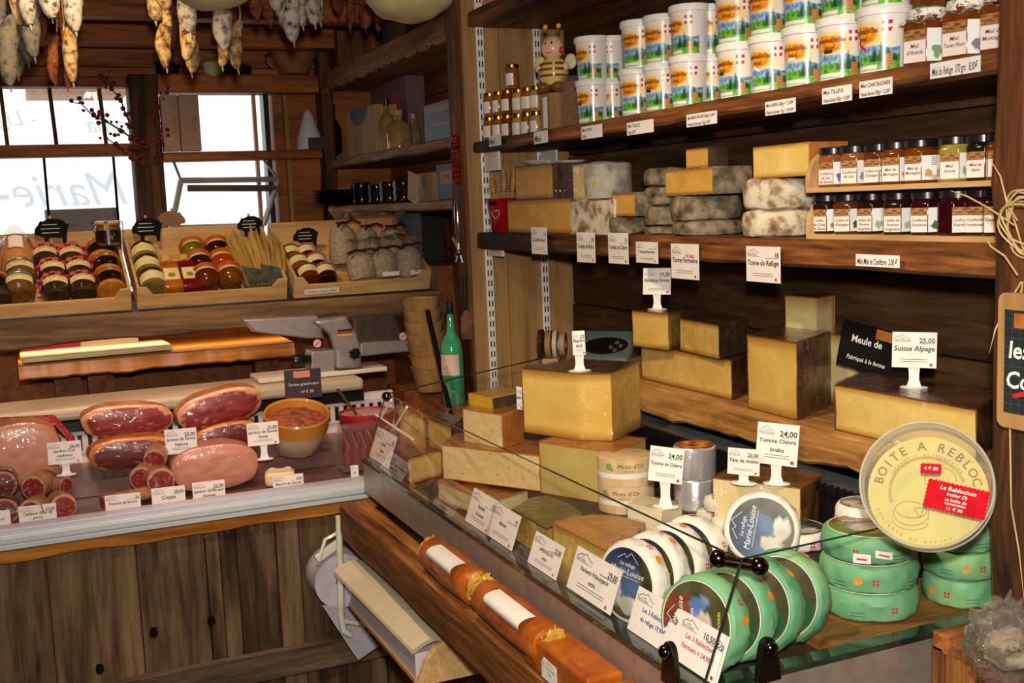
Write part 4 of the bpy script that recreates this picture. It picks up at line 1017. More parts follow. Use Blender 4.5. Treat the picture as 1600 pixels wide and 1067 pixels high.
# Mont d'Or boxes
pM = oZ(982, 812, ZR - .01); BOXW = pm('spruce_box', 'c9a878', 'dcc096', 40, rough=.5, stretch=(1, 1, .2), coat=.4, coatbump=.2)
hM = .052; rM = .055
for i in range(2):
    t = thing('cheese_box', ['lower round wooden cheese box dusted with white', 'upper round wooden cheese box printed with its name'][i], 'cheese box', (pM.x + .022, pM.y + .045, ZR + .001 + i * (hM + .001)), rad(-35 + 12*i), 'round wooden cheese boxes')
    MB().lathe([(.001, 0), (rM, 0), (rM, .016), (rM*.985, .0165), (rM*.985, hM), (.001, hM)], 48).build('box_body', BOXW, t)
    MB().lathe([(rM*.986, .026), (rM*1.0, .0262), (rM*1.0, hM), (rM*.97, hM + .001), (.001, hM + .001)], 48).build('lid', BOXW, t)
    MB().lathe([(rM*.988, .0165), (rM*.992, .018), (rM*.992, .0245), (rM*.988, .026)], 48).build('white_dust', pm('flour_white', 'e6e2da', rough=.9), t)
    def wr(p, r=rM * 1.004): a = -PI/2 + p[0] / r; return (r*math.cos(a), r*math.sin(a), p[2])
    MB().text("Mont d'Or", -.022, .036, .0125, fn=wr).text('ARNAUD', -.010, .029, .005, fn=wr).build('lettering', pm('box_print', '4a2a1a'), t, False)
    MB().disc(-.040, .039, .007, 14, fn=wr).disc(-.034, .034, .004, 10, fn=wr).build('picture', pm('box_green', '7a9a5a'), t, False)
# silver foil cheeses
FOIL = pm('crumpled_foil', 'c9c9cc', 'dcdcde', 30, rough=.3, metal=.55, bmp=.9, bscale=46)
pF = oZ(1092, 800, ZR)
for i in range(2):
    t = thing('foil_cheese', ['foil wrapped cheese cylinder below its twin', 'foil wrapped cheese cylinder with red and gold top'][i], 'cheese', (pF.x + .012, pF.y + .03, ZR + .001 + i * .062), 0, 'foil wrapped cheese cylinders')
    b = MB().lathe([(.001, 0), (.038, 0), (.041, .004), (.041, .058), (.038, .061), (.001, .061)], 40); b.jitter(.0012, 120, i).build('foil', FOIL, t)
    if i:
        MB().lathe([(.001, .0615), (.037, .0615), (.037, .0628), (.001, .063)], 36).build('top_label', pm('top_black_gold', '2a120c', 'c9a030', 60, rough=.3, stops=[(.4, '1a0c08'), (.5, 'b01c20'), (.62, 'd9b040')]), t)
# goat cheese block + sign
t = px_block('white goat cheese block under the goat tomme sign', (982, 834), (1035, 846), (1066, 832), 1.0015, 798, PASTE_W, PASTE_W, ()); zg = topz(t)
stand_card(oZ(1040, 792, zg), -48, ['Tomme de Chèvre'], '24,00', 'price sign standing on the white goat cheese block', .062, .062, .045, nsize=.115, tilt=4)
# tete de moine sign, goat and sheep tomme
t = px_block('goat and sheep tomme half with bumpy brown crust', (1116, 828), (1250, 848), (1288, 822), ZR + .001, 762, pm('tomme_paste', 'd8c48c', 'e2d09a', 12, rough=.5, coat=.6, coatbump=.2), pm('brown_bumpy', '4a2c12', '8a5a28', 26, rough=.5, bmp=.5, coat=.8, coatbump=.5), (1, 2), name='cut_tomme', bev=.008); zt_ = topz(t)
stand_card(oZ(1213, 756, zt_), -50, ['Tomme Chèvre', 'brebis'], '24,00', 'price sign standing on the goat and sheep tomme', .072, .072, .034, nsize=.11, tilt=3)
pq = oX(1162, 752, 1.12); stand_card((1.12, pq.y, pq.z - .004), -55, ['Tête de moine'], '23,00', 'price sign for the foil wrapped cheeses', .058, .046, .016)
MB_ = None
CROT = pm('crottin', 'd9ccb0', 'e6dcc4', 60, rough=.8, bmp=.5)
for i, (x, y, s, dz) in enumerate(((1105, 822, .021, .0), (1098, 843, .022, 0), (1130, 834, .022, 0), (1076, 838, .02, 0), (1118, 800, .021, .03))):
    p = oZ(x, y + dz * 900, 1.0015); wheel('goat_cheese', ['small white goat cheese in the middle of the cluster', 'small white goat cheese at the front of the cluster', 'small white goat cheese at the right of the cluster', 'small white goat cheese beside the black tag', 'small white goat cheese raised at the back of the cluster'][i], (p.x + .008, p.y + .012, 1.0015 + dz), s, .028, CROT, seed=40 + i, amp=.002, group='small white goat cheeses')
t = thing('black_tag', 'small round black tag with white writing', 'tag', oZ(1055, 846, 1.0015), rad(-40))
MB().sheet([(-.017, 0), (.017, 0), (.018, .02)] + [(.018*math.cos(rad(a)), .02 + .016*math.sin(rad(a))) for a in range(15, 180, 15)] + [(-.018, .02)], -.001, .001).build('plate', SLATE, t, False)
MB().text('CROTTIN DE', 0, .022, .0065, 'C', -.0016, wmax=.028).text('CHEVRE', 0, .012, .0065, 'C', -.0016, wmax=.026).build('lettering', CHALK, t, False)
MB().box(-.02, -.004, 0, .02, .018, .002).build('foot', SLATE, t, False)

# --- paper wrapped reblochons
WRAPW = pm('white_wrap', 'e2dccf', 'eae4d8', 8, rough=.55, bmp=.25, bscale=16)
WRAPG = pm('green_wrap', '6fb07c', '8cc48e', 9, rough=.6, bmp=.25, bscale=16, stops=[(.3, '549468'), (.5, '6ba87a'), (.7, '8cb87a')])
def scene_blue(u, v):
    n = noise.noise(V((u*5, v*5, 2)))
    c = mixc('1c2c48', '6d8db4', .9 - v + n*.2)
    if u > .72 + n*.08: c = mixc('2c2a18', '54502c', .5 + n)
    if v < .18 + .08*n: c = mixc('3a4420', '5c5a2c', .5 + n)
    if math.hypot((u-.30)/.16, (v-.30)/.24) + n*.3 < .8 or math.hypot((u-.55)/.2, (v-.2)/.16) + n*.3 < .8: c = mixc('d9d2c4', 'b0a898', .5 + n)
    return c
def scene_brown(u, v):
    n = noise.noise(V((u*5, v*5, 7)))
    c = mixc('6a3420', '8a4a2c', .5 + .5*math.sin(v*30) * .6 + n*.4)
    if u > .42: c = mixc('4f74a4', '7f9cc0', .5 + n)
    if u > .66 + n*.1 or v > .82: c = mixc('3a3a24', '5a5638', .5 + n)
    if math.hypot((u-.60)/.18, (v-.42)/.28) + n*.4 < .75: c = mixc('d4ccc0', 'a89c8c', .5 + n)
    if v < .20 + .05*n and u > .3: c = mixc('3f6a28', '6a8f3c', .5 + n)
    if math.hypot((u-.80)/.13, (v-.32)/.17) < 1: c = L('1f5a34')
    return c
REB_N = [0]
def reblochon(M, kind, label, r=.066, h=.034, face=True, stickers=True, text=True, group=None, seed=0):
    """wrapped cheese disc; local z is its axis, label on the +z face"""
    t = thing('wrapped_cheese', label, 'cheese', group=group, mat=M)
    pr = [(.001, .001), (r*.5, 0), (r*.78, 0), (r*.90, .0015), (r*.96, .004), (r*.99, h*.2), (r, h*.35), (r*1.01, h*.5), (r*1.005, h*.65), (r*.985, h*.8), (r*.955, h*.92), (r*.915, h*.98), (r*.87, h), (.001, h)]
    wr_ = WRAPG if kind == 'g' else WRAPW
    def crumple(p):
        if p.z > h * .985 or math.hypot(p.x, p.y) < r * .8: return p
        q = p * 38 + V((seed * 5.3, seed * 2.1, 0)); a = abs(noise.noise(q)); c2 = abs(noise.noise(q * 2.1))
        o = V((p.x, p.y, 0)).normalized(); s_ = min(1, (h - p.z) / (h * .3))
        return p + o * (.0055 * (.35 - a) - .003 * c2) * s_ + V((0, 0, .002 * noise.noise(q * 1.3))) * s_
    b = MB().lathe(pr, 72, fn=crumple)
    for i, p in enumerate(b.v):
        if p[2] < 0: b.v[i] = (p[0], p[1], 0)
    b.build('paper_wrap', wr_, t, True, ang=28)
    if face:
        R2 = r * .86; c = MB()
        fnc = scene_brown if kind == 'g' else scene_blue
        c.grid(30, 12, lambda u, v: (R2*v*math.cos(2*PI*u), R2*v*math.sin(2*PI*u), h + .0008 - .0004*v), lambda u, v: fnc(.5 + .5*v*math.cos(2*PI*u), .5 + .5*v*math.sin(2*PI*u)))
        c.build('label_disc', PRINTC, t)
        MB().tube([(R2*math.cos(a), R2*math.sin(a), h + .0003) for a in [q*PI/20 for q in range(41)]], .0007, 5).build('label_rim', PAPER, t)
        if text:
            flat = lambda p: (p[0], p[2], h + .0014)
            x = MB()
            if kind == 'g':
                rot = lambda p: (-p[2], p[0], h + .0014)
                x.text('Marie-Louise', -.034, .022, .013, shear=.25, fn=rot).text('Fermier de Savoie', -.03, .004, .007, bold=.01, fn=rot)
                x.stroke([(-.02, .036), (-.006, .046), (0, .041), (.008, .05), (.022, .036)], .0008, fn=rot)
                MB().text('REBLOCHON', -.016, -.042, .0062, bold=.02, fn=rot).build('yellow_lettering', pm('label_yellow', 'd8d020'), t, False)
            else:
                x.text('Marie-Louise', 0, .014, .0135, 'C', shear=.2, fn=flat).text('Le refuge', 0, .027, .0085, 'C', shear=.2, fn=flat)
                x.stroke([(-.022, .035), (-.008, .045), (-.003, .040), (.006, .049), (.022, .035)], .0008, fn=flat).stroke([(-.03, .010), (.03, .010)], .0007, fn=flat)
            x.build('lettering', CHALK, t, False)
    if stickers:
        def side(p, a0=0): a = a0 + p[0] / r; return ((r*1.03)*math.cos(a), (r*1.03)*math.sin(a), h*.5 + p[2])
        for k in range(4):
            a0 = rad(30 + 90*k + seed*17)
            f = lambda p, a0=a0: side(p, a0)
            if k % 2 == 0:
                MB().disc(0, 0, .0065, 14, fn=f).build('quality_seal', pm('orange_seal', 'd8801c', 'e0a030', 200), t, False)
            q = MB(); s = .0042; cx = .024
            for dx, dz in ((-1, -1), (-1, 1), (1, -1), (1, 1)): q.stroke([(cx + dx*s*.6 - s*.4, dz*s*.6), (cx + dx*s*.6 + s*.4, dz*s*.6)], s*.8, fn=f)
            q.build('cross_print', INKRED, t, False)
            w_ = MB()
            for l in range(2): w_.stroke([(-.038 + q2*.004, -.004 - l*.005) for q2 in range(6)], .0009, fn=f)
            w_.build('small_print', pm('grey_print', '3c5a4c'), t, False)
    return t
def standing(px, py, yaw, tiltb, kind, label, r=.066, h=.034, spin=0, zs=None, **kw):
    """disc standing on its rim at the picture point; its label faces heading yaw (degrees, 0 = towards -y, 90 = towards +x), leaning back"""
    p = oZ(px, py, zs or ZD)
    M = T(p.x, p.y, (zs or ZD) + r * math.cos(rad(tiltb)) * .97 + .004) @ RZ(yaw) @ RX(90 - tiltb) @ RZ(spin)
    return reblochon(M, kind, label, r, h, **kw)
def lying(x, y, z, kind, label, r=.072, h=.036, spin=0, **kw): return reblochon(T(x, y, z) @ RZ(spin), kind, label, r, h, **kw)
# white ones
c0 = oZ(1004, 906, ZD + .0655); ax = V((math.sin(rad(74)), math.cos(rad(74)), 0))
for i, lab in enumerate(('white wrapped cheese standing at the front with blue mountain label', 'white wrapped cheese standing second behind the blue label', 'white wrapped cheese standing third in the row', 'white wrapped cheese standing at the back of the row')):
    c_ = c0 + ax * (.049 * i) + V((0, .006 * i, .001 * i))
    reblochon(T(*c_) @ RZ(-74 + 2*i) @ RX(84) @ RZ(-4), 'w', lab, .0645, .036, seed=1 + i, text=(i == 0))
standing(1193, 882, -40, 12, 'w', 'white wrapped cheese standing turned with sideways blue label', spin=80, r=.060, zs=1.0, seed=6)
p = oZ(1270, 862, 1.002); lying(p.x + .0, p.y + .05, 1.002, 'w', 'white wrapped cheese lying flat with blue label behind the green stack', .06, .03, seed=7)
p = V((1.13, YX(1345, 1.13, 1.03), 1.0))
for i in range(3): lying(1.185, YX(1352, 1.185, 1.05), 1.002 + .0355*i, 'w', ['white wrapped cheese at the bottom of the small white stack', 'white wrapped cheese in the middle of the small white stack', 'white wrapped cheese on top of the small white stack'][i], .046, .035, spin=200 + 40*i, seed=8 + i, group='small stack of white wrapped cheeses')
# green row standing
c0 = oZ(1106, 972, ZD + .0685); ax = V((math.sin(rad(72)), math.cos(rad(72)), 0))
for i, lab in enumerate(('green wrapped cheese standing at the corner with brown label', 'green wrapped cheese second in the standing row', 'green wrapped cheese third in the standing row', 'green wrapped cheese at the right end of the standing row')):
    c_ = c0 + ax * (.055 * i) + V((.008, -.006 * i, 0))
    reblochon(T(*c_) @ RZ(-72 + 3*i) @ RX(80) @ RZ(6), 'g', lab, .0675, .037, seed=20 + i, text=(i == 0))
# green stacks
zb1 = .9685
yS = 1.245
cX, cY = oZ(1362, 975, zb1).xy
for i in range(3): gs_ = lying(cX + .042 + .002*i, cY + .056, zb1 + .0425*i, 'g', ['green wrapped cheese at the bottom of the front stack', 'green wrapped cheese in the middle of the front stack', 'green wrapped cheese on top of the front stack with brown label'][i], .0735 - .001*i, .042, spin=150 + 50*i, seed=30 + i, group='front stack of green wrapped cheeses')
def price_stick(t, r, h, a0, z0, w_, hh_, sl=0):
    MB().grid(6, 2, lambda u, v: ((r*1.045)*math.cos(rad(a0) + (u-.5)*w_/r), (r*1.045)*math.sin(rad(a0) + (u-.5)*w_/r), z0 + hh_*v + sl*u)).build('price_sticker', PAPER, t)
    MB().grid(4, 1, lambda u, v: ((r*1.05)*math.cos(rad(a0) + (u-.5)*w_*.6/r), (r*1.05)*math.sin(rad(a0) + (u-.5)*w_*.6/r), z0 + hh_*(.35 + .2*v) + sl*u)).build('sticker_print', INKRED, t)
price_stick(gs_, .0715, .042, -30, .006, .024, .014); price_stick(gs_, .0715, .042, -6, .016, .024, .011, -.004)
cX2, cY2 = oZ(1505, 935, zb1).xy
for i in range(4): lying(cX2 + .0, cY2 + .005, zb1 + .0425*i, 'g', 'green wrapped cheese, %s from the bottom of the rear stack' % ORD[i], .056, .042, spin=190 + 35*i, seed=40 + i, group='rear stack of green wrapped cheeses', face=(i == 3))
for i in range(0): lying(1.19, YX(1588, 1.19, 1.0), .963 + .0425*i, 'g', 'green wrapped cheese, %s from the bottom beside the right post' % ORD[i], .05, .042, spin=100*i, seed=50 + i, group='green wrapped cheeses by the post', face=False, stickers=False)
# stickers with prices stay with the top cheese
# clear storage box
pb = oX(1448, 760, 1.075)
M = T(pb.x, pb.y, pb.z) @ RZ(-48) @ RX(66)
t = thing('clear_cheese_box', 'round clear plastic cheese box with cream printed insert', 'cheese box', mat=M)
rb = .083
MB().lathe([(rb, -.022), (rb, .020), (rb*.985, .022), (rb*.97, .020), (rb*.97, -.020)], 60).build('box_wall', glass_mat('box_plastic', 'fbfaf4', ior=1.35, milk=.07), t)
MB().lathe([(.001, .0215), (rb*.985, .0215)], 60).build('box_lid', glass_mat('box_plastic'), t)
MB().tube([(rb*math.cos(a), rb*math.sin(a), .0205) for a in [q*PI/30 for q in range(61)]], .0016, 6).build('box_rim', glass_mat('rim_plastic', 'f0eee4', ior=1.5, milk=.45), t)
MB().tube([(rb*math.cos(a), rb*math.sin(a), -.0205) for a in [q*PI/30 for q in range(61)]], .0016, 6).build('box_rim', glass_mat('rim_plastic'), t)
CREAM = pm('cream_insert', 'cfc680', 'd8cf8c', rough=.9)
MB().lathe([(.001, -.0175), (rb*.92, -.0175), (rb*.92, -.0165), (.001, -.0165)], 48, fn=lambda p: V((p.x, p.y - .006, p.z))).build('insert', CREAM, t)
BRI = pm('insert_brown', '8a4a2c')
x = MB(); zi = -.0158
s_ = 'BOITE A REBLOC'
for i, ch in enumerate(s_):
    a = rad(168 - i * 11.6)
    R_ = rb * .70
    fnc = lambda p, a=a: (R_*math.cos(a) + p[0]*math.sin(a) + p[2]*math.cos(a), R_*math.sin(a) - .006 - p[0]*math.cos(a) + p[2]*math.sin(a), zi)
    if ch != ' ': x.text(ch, 0, 0, .017, 'C', bold=.012, fn=fnc)
s2 = 'GARANTIE ALIMENTAIRE'
for i, ch in enumerate(s2):
    a = rad(150 - i * 6); R_2 = rb * .60
    fnc = lambda p, a=a: (R_2*math.cos(a) + p[0]*math.sin(a) + p[2]*math.cos(a), R_2*math.sin(a) - .006 - p[0]*math.cos(a) + p[2]*math.sin(a), zi)
    if ch != ' ': x.text(ch, 0, 0, .0052, 'C', fn=fnc)
s3 = 'CONSERVE ET AFFINE'
for i, ch in enumerate(s3):
    a = rad(205 + i * 5.4); R_3 = rb * .84
    fnc = lambda p, a=a: (R_3*math.cos(a) - p[0]*math.sin(a) - p[2]*math.cos(a), R_3*math.sin(a) - .004 + p[0]*math.cos(a) - p[2]*math.sin(a), zi)
    if ch != ' ': x.text(ch, 0, 0, .0055, 'C', fn=fnc)
pl_ = lambda p: (p[0], p[2], zi)
circ = lambda cx, cy, ra, rb_, a0, a1: [(cx + ra*math.cos(rad(a0 + (a1-a0)*q/24)), cy + rb_*math.sin(rad(a0 + (a1-a0)*q/24))) for q in range(25)]
for args in ((0, -.006, .047, .047, 20, 200), (0, -.006, .049, .049, 20, 200), (.016, .012, .02, .018, 0, 200), (-.020, -.030, .020, .011, 0, 360), (-.020, -.040, .020, .011, 180, 360), (-.020, -.046, .022, .011, 180, 360)): x.stroke(circ(*args), .0008, fn=pl_)
for dx in (-.042, .002): x.stroke([(dx, -.030), (dx, -.042)], .0008, fn=pl_)
x.stroke([(-.016, -.028), (-.008, -.040), (-.004, -.026), (-.016, -.028)], .0008, fn=pl_)
for q in range(5): x.stroke([(.016, .0), (.016 + .018*math.cos(rad(30*q + 20)), .012*math.sin(rad(30*q + 20)) + .006)], .0005, fn=pl_)
x.build('insert_print', BRI, t, False)
MB().add([(-rb*.97, -.004, .0225), (.0, .004, .0225), (.0, .004, .0222), (-rb*.97, -.004, .0222)], [(0, 1, 2, 3)]).build('lid_crease', glass_mat('rim_plastic'), t, False)
def jag(w, h, n=14, m=7, a=.0016):
    p = []
    for i in range(n): p += [(-w/2 + w*i/n, -h/2), (-w/2 + w*(i+.5)/n, -h/2 - a)]
    for i in range(m): p += [(w/2, -h/2 + h*i/m), (w/2 + a, -h/2 + h*(i+.5)/m)]
    for i in range(n): p += [(w/2 - w*i/n, h/2), (w/2 - w*(i+.5)/n, h/2 + a)]
    for i in range(m): p += [(-w/2, h/2 - h*i/m), (-w/2 - a, h/2 - h*(i+.5)/m)]
    return p
REDP = pm('red_paper', 'b00c1a', 'bc1222', rough=.9)
for (ux, uy, w_, h_, ang, ls, lab) in ((.038, -.018, .074, .036, -10, (('Le Reblochon', .0085, .008), ('fruitier ①'.replace('①', '(3)'), .002, .006), ('sa boîte de', -.005, .006), ('conservation', -.0095, .005), ('11 € 90', -.0165, .0065)), 'large red jagged price tag on the clear box'), (.006, .020, .024, .012, 0, (('4 € 80', -.002, .0065),), 'small red jagged price tag on the clear box')):
    k = thing('price_tag', lab, 'price tag', mat=M @ T(ux, uy, .0228) @ RZ(ang) @ RX(-90) @ RX(180) @ RZ(180) if 0 else M @ T(ux, uy, .0228) @ RZ(ang), group='red jagged price tags')
    po = jag(w_, h_, 14 if w_ > .05 else 7, 7 if w_ > .05 else 4)
    MB().prism(list(reversed(po)) if 0 else po, 0, .0008).build('paper', REDP, k, False)
    c = MB()
    for s, zz, sz in ls: c.text(s, 0, zz, sz, 'C', shear=.1, bold=.012, wmax=w_*.9, fn=lambda p: (p[0], p[2], .0012))
    c.build('lettering', CHALK, k, False)
# --- price cards leaning inside the front glass
def front_card(px, name, price, label, ink=INK, logo=True, nsize=.12, wf=1.0, cross=True):
    x0, x1, yb0, yt, = px
    c = oX((x0 + x1)/2, yb0, XC + .022); c.z = max(c.z, .973)
    wd = abs(YX(x0, XC + .022, 1.0) - YX(x1, XC + .022, 1.0)) * wf
    hh = (hz((XC + .03, c.y), yt) - c.z) * 1.03
    t = thing('price_card', label, 'price card', (c.x, c.y, c.z), rad(-90), 'price cards behind the counter glass')
    card_face(t, wd, hh, name, price, inkname=ink, logo=logo, nsize=nsize, cross=cross, fine=(ink == INK), M=RX(-20)); return t
front_card((577, 606, 724, 674), ['Raclette', 'Fumée'], '18', 'price card at the far end of the counter glass')
front_card((727, 763, 838, 772), ['Raclette', 'de Savoie'], '17', 'price card for raclette, left one of the joined pair')
front_card((759, 799, 855, 795), ['Morbier'], '19', 'price card for Morbier, right one of the joined pair')
front_card((824, 868, 900, 842), ['APPENZELLER', 'extra'], '27,00', 'price card in front of the Appenzeller wedge')
front_card((884, 952, 938, 872), ['Vacherin Fribourgeois', 'extra'], '29,00', 'price card in front of the Vacherin wedge')
front_card((979, 1047, 1008, 935), ['Les 3 Reblochons', 'du refuge 19,90€'], '9,20 €/p', 'price card with blue words for white wrapped cheeses', INKBLUE)
front_card((1047, 1118, 1048, 975), ['Les 3 Reblochons', 'Fermiers = 24,90 €'], '10,50 €/p', 'price card with red words for green wrapped cheeses', INKRED)
t = thing('card_clip', 'dark round clip holding the paired cards', 'clip', oX(764, 852, XC + .016), rad(-90))
MB().lathe([(.001, 0), (.007, 0), (.008, .003), (.001, .004)], 16).sheet([(-.006, 0), (.006, 0), (.006, .012), (0, .018), (-.006, .012)], -.002, .002).build('clip', DKCH, t, False)
# white plastic label frame at the far end
t = thing('label_frame', 'empty white plastic label frame at the far end of the counter', 'label holder', (0, 0, 0))
P = lambda x, y: oX(x, y, .80)
for a, b in (((587, 648), (645, 686)), ((596, 652), (611, 625)), ((616, 669), (636, 636))): MB().tube([P(*a), P(*b)], .003, 8).build('bar', WHITE, t)

# ================================================================== wooden rail, ledge, terrines, paper roll
tag(MB().box(.713, 1.0, .845, .7435, 2.68, .8685).build('front_ledge', wood('ledge_wood', '7a4a1c', 'b87834', 'd09648', 'Y', 8, .5), None, False, .003), 'orange brown wooden ledge in front of the metal panel', 'ledge')
N = 50; vs = []; fs = []
for j in range(N + 1):
    tt = j / N; y = 1.0 + 1.68 * tt; n1 = noise.noise(V((tt*8, 1, 0))) * .006; n2 = noise.noise(V((tt*6, 5, 0))) * .008
    for q in ((.678 + n1, .778 + n2), (.672 + n1, .80), (.674 + n1, .865 + n1*.4), (.682 + n1, .872), (.712, .872 - .003 + n1*.3), (.712, .778 + n2)): vs.append((q[0], y, q[1]))
for j in range(N):
    for i in range(6): fs.append((j*6+i, j*6+(i+1) % 6, j*6+6+(i+1) % 6, j*6+6+i))
fs += [tuple(reversed(range(6))), tuple(N*6+i for i in range(6))]
tag(MB().add(vs, fs).build('guard_rail', W_RAIL, None, True), 'thick reddish brown wooden rail along the cheese counter front', 'rail')
TERR = pm('terrine_orange', '8c3e08', 'ae5c14', 26, rough=.4, bmp=.3, coat=.7, coatbump=.5)
GFILM = pm('golden_film', 'a8762a', 'c49a40', 40, rough=.2, coat=1, coatbump=.6, bmp=.5)
zl = .873
for i, (A, B, lab) in enumerate((((660, 880), (728, 935), 'wrapped terrine roll with white label nearest the far end'), ((745, 950), (842, 1030), 'wrapped terrine roll with barcode label in the middle'))):
    a, b = oZ(*A, zl + .02), oZ(*B, zl + .02)
    X = .704; Lh = abs(a.y - b.y) * .52; t = thing('terrine_roll', lab, 'terrine', group='wrapped terrine rolls', mat=T(X, (a.y + b.y)/2, zl) @ Matrix.Diagonal((1.22, 1.0, 1.22, 1)))
    bb_ = MB(); bb_.M = T(0, 0, .029) @ RX(90); bb_.lathe([(.001, -Lh), (.022, -Lh), (.027, -Lh + .006), (.0285, -Lh*.5), (.029, 0), (.0285, Lh*.6), (.027, Lh - .006), (.022, Lh), (.001, Lh)], 28); bb_.jitter(.002, 40, i); bb_.build('meat_roll', TERR, t)
    for s in (-1, 1):
        f = MB(); f.M = T(0, s*(Lh + .008), .032); f.blob((0, 0, 0), (.020, .012, .024), 16, 10, .5, 4, seed=i + s); f.build('film_knot', GFILM, t)
    g = MB().grid(12, 6, lambda u, v: (-.030*math.cos((u - .35)*2.2 - .0), -Lh*.65 + v*Lh*1.1, .029 + .0305*math.sin((u + .12)*1.5)))
    g.build('label_paper', PAPER, t)
    x = MB()
    fl = lambda p: (-.0312*math.cos(.35), p[0], .03)
    x.text('Marie-Louise', -.03, 0, .0085, shear=.3, fn=lambda p: (-.0318, -p[0], .030 + p[2]))
    x.build('print', INK, t, False)
for i, (A, B, lab) in enumerate((((822, 985), (940, 1062), 'orange terrine block in film with a hole-punched tag'), ((935, 1075), (1010, 1130), 'second orange terrine block at the lower edge'))):
    a, b = oZ(*A, zl + .05), oZ(*B, zl + .05); X = .707
    t = thing('terrine_block', lab, 'terrine', (X, (a.y + b.y)/2, zl), 0, 'orange terrine blocks')
    Lh = abs(a.y - b.y)*.5
    MB().box(-.030, -Lh, 0, .032, Lh, .055).build('block', TERR, t, True, .006, 3)
    if i == 0:
        MB().sheet([(-.025, .004), (.020, .004), (.020, .034), (-.018, .036), (-.025, .028)], 0, .0006); q = MB(); q.M = T(-.0312, .008, .002) @ RZ(-90); q.sheet([(-.028, .002), (.024, .002), (.024, .034), (-.020, .036), (-.028, .026)], -.0008, 0); q.build('paper_tag', PAPER, t, False)
        q = MB(); q.M = T(-.0322, .008, .002) @ RZ(-90); q.disc(-.022, .026, .0016, 10).text('Marie-Louise', -.012, .022, .006, shear=.3).text('Pain', -.006, .013, .007, shear=.3).stroke([(-.01, .029), (-.003, .033), (.0, .031), (.006, .034), (.012, .029)], .0005); q.build('print', INK, t, False)
# paper roll holder and tray below the rail
GW = pm('cream_enamel', 'd0ceb8', 'd8d6c2', rough=.35, coat=.4)
YP = 2.695
Q = lambda x, y, Y=YP: oY(x, y, Y)
c = Q(536, 910, 2.70)
t = thing('paper_roll_holder', 'white metal paper roll holder hanging below the rail', 'paper holder', c)
def lt(*pts): return [p - c for p in pts]
MB().tube(lt(Q(529, 806), Q(531, 870), Q(533, 960), Q(536, 985), Q(548, 992)), .0085, 10).build('arm', GW, t)
MB().tube(lt(Q(533, 970), Q(560, 974), Q(585, 979)), .0065, 10).build('crossbar', GW, t)
MB().tube(lt(Q(530, 831, 2.71), Q(508, 843, 2.71), Q(498, 876, 2.71)), .005, 8).build('lever', GW, t)
MB().sheet([(p.x - c.x, p.z - c.z) for p in (Q(494, 872), Q(528, 846), Q(528, 862), Q(500, 882))], .008, .02).build('cutter', GW, t, False, .002)
rp = pm('roll_paper', 'a9a5b2', 'b6b2bc', rough=.8)
b = MB(); b.M = T(0, .11, 0) @ RX(90); rr_ = .070
b.lathe([(.016, 0), (rr_, 0), (rr_, .10), (.016, .10), (.016, 0)], 44); b.build('paper_roll', rp, t)
P4 = lt(Q(503, 945, 2.702), Q(545, 950, 2.702), Q(592, 1010, 2.702), Q(560, 1032, 2.702))
b = MB().grid(8, 10, lambda u, v: P4[0].lerp(P4[3], v).lerp(P4[1].lerp(P4[2], v), u) + V((0, .012*math.sin(v*3), 0))); b.build('paper_sheet', rp, t)
zt0 = .645; tyA, tyB = 2.06, 2.55
t = thing('paper_tray', 'pale wooden tray holding a stack of cut wrapping sheets', 'tray', (.715, 2.2, zt0))
MB().box(-.065, tyA - 2.2, 0, .08, tyB - 2.2, .012).build('tray_board', W_PALEY, t, False, .002)
for y in (tyA - 2.214, tyB - 2.2):
    pts = [(-.065, 0), (.08, 0), (.08, .062), (.03, .085), (.005, .087), (-.02, .078), (-.045, .05)]
    n = len(pts); b = MB(); b.add([(p[0], y, p[1]) for p in pts] + [(p[0], y + .014, p[1]) for p in pts], [tuple(range(n)), tuple(reversed(range(n, 2*n)))] + [(i, n+i, n+(i+1) % n, (i+1) % n) for i in range(n)]); b.build('tray_end', W_PALEY, t, False, .001)
MB().box(.07, tyA - 2.2, .012, .10, tyB - 2.2, .075).build('tray_back', W_PALEY, t, False)
t = thing('paper_stack', 'stack of curved white wrapping sheets in the wooden tray', 'paper', (.70, 2.2, zt0 + .0125))
SH = pm('sheet_paper', 'd4c4a4', 'dccdb0', rough=.7)
for i in range(3):
    b = MB(); b.grid(8, 14, lambda u, v, i=i: (-.05 + .085*u - .02*v, tyA - 2.196 + (tyB - tyA + .05)*v, .050 + .004*i + .018*math.sin(u*2.6) + .012*v)); b.build('sheet', SH, t)
MB().box(-.045, tyA - 2.194, 0, .035, tyB - 2.206, .049).build('sheet_pile', pm('sheet_edges', 'b8aeb8', 'c9c0c6', 200, rough=.8, stretch=(.1, .1, 6)), t, False)
# crate and cellophane bag at the lower right
CR = wood('crate_brown', '2c1608', '6e401c', '9c6834', 'Z', 10, .65, char='241308')
cy_ = 1.135; xa, zc_ = oY(1456, 984, cy_).x, oY(1456, 984, cy_).z
t = thing('slatted_crate', 'rough brown slatted crate in the lower right corner', 'crate', (xa, cy_, 0))
ys = 0
for i in range(14):
    w_ = [.022, .03, .026, .034, .018][i % 5]; MB().box(.003*(i % 2), ys - w_ + .001, .3, .014, ys, zc_ - .02 + .004*(i % 3)).build('slat', CR, t, False, .002); ys -= w_
MB().box(.004, ys, .3, .3, -.004, zc_ - .03).build('crate_core', W_DARK, t, False)
MB().box(.0, -.03, zc_ - .028, .3, 0, zc_).build('top_slat', W_SHELFX, t, False, .003)
for i in range(5): MB().box(.002, -.062 - .06*i, zc_ - .028, .3, -.034 - .06*i - .001*i, zc_ - .008 + .003*(i % 2)).build('top_slat', W_SHELFX, t, False, .003)
p = oY(1525, 1050, 1.0)
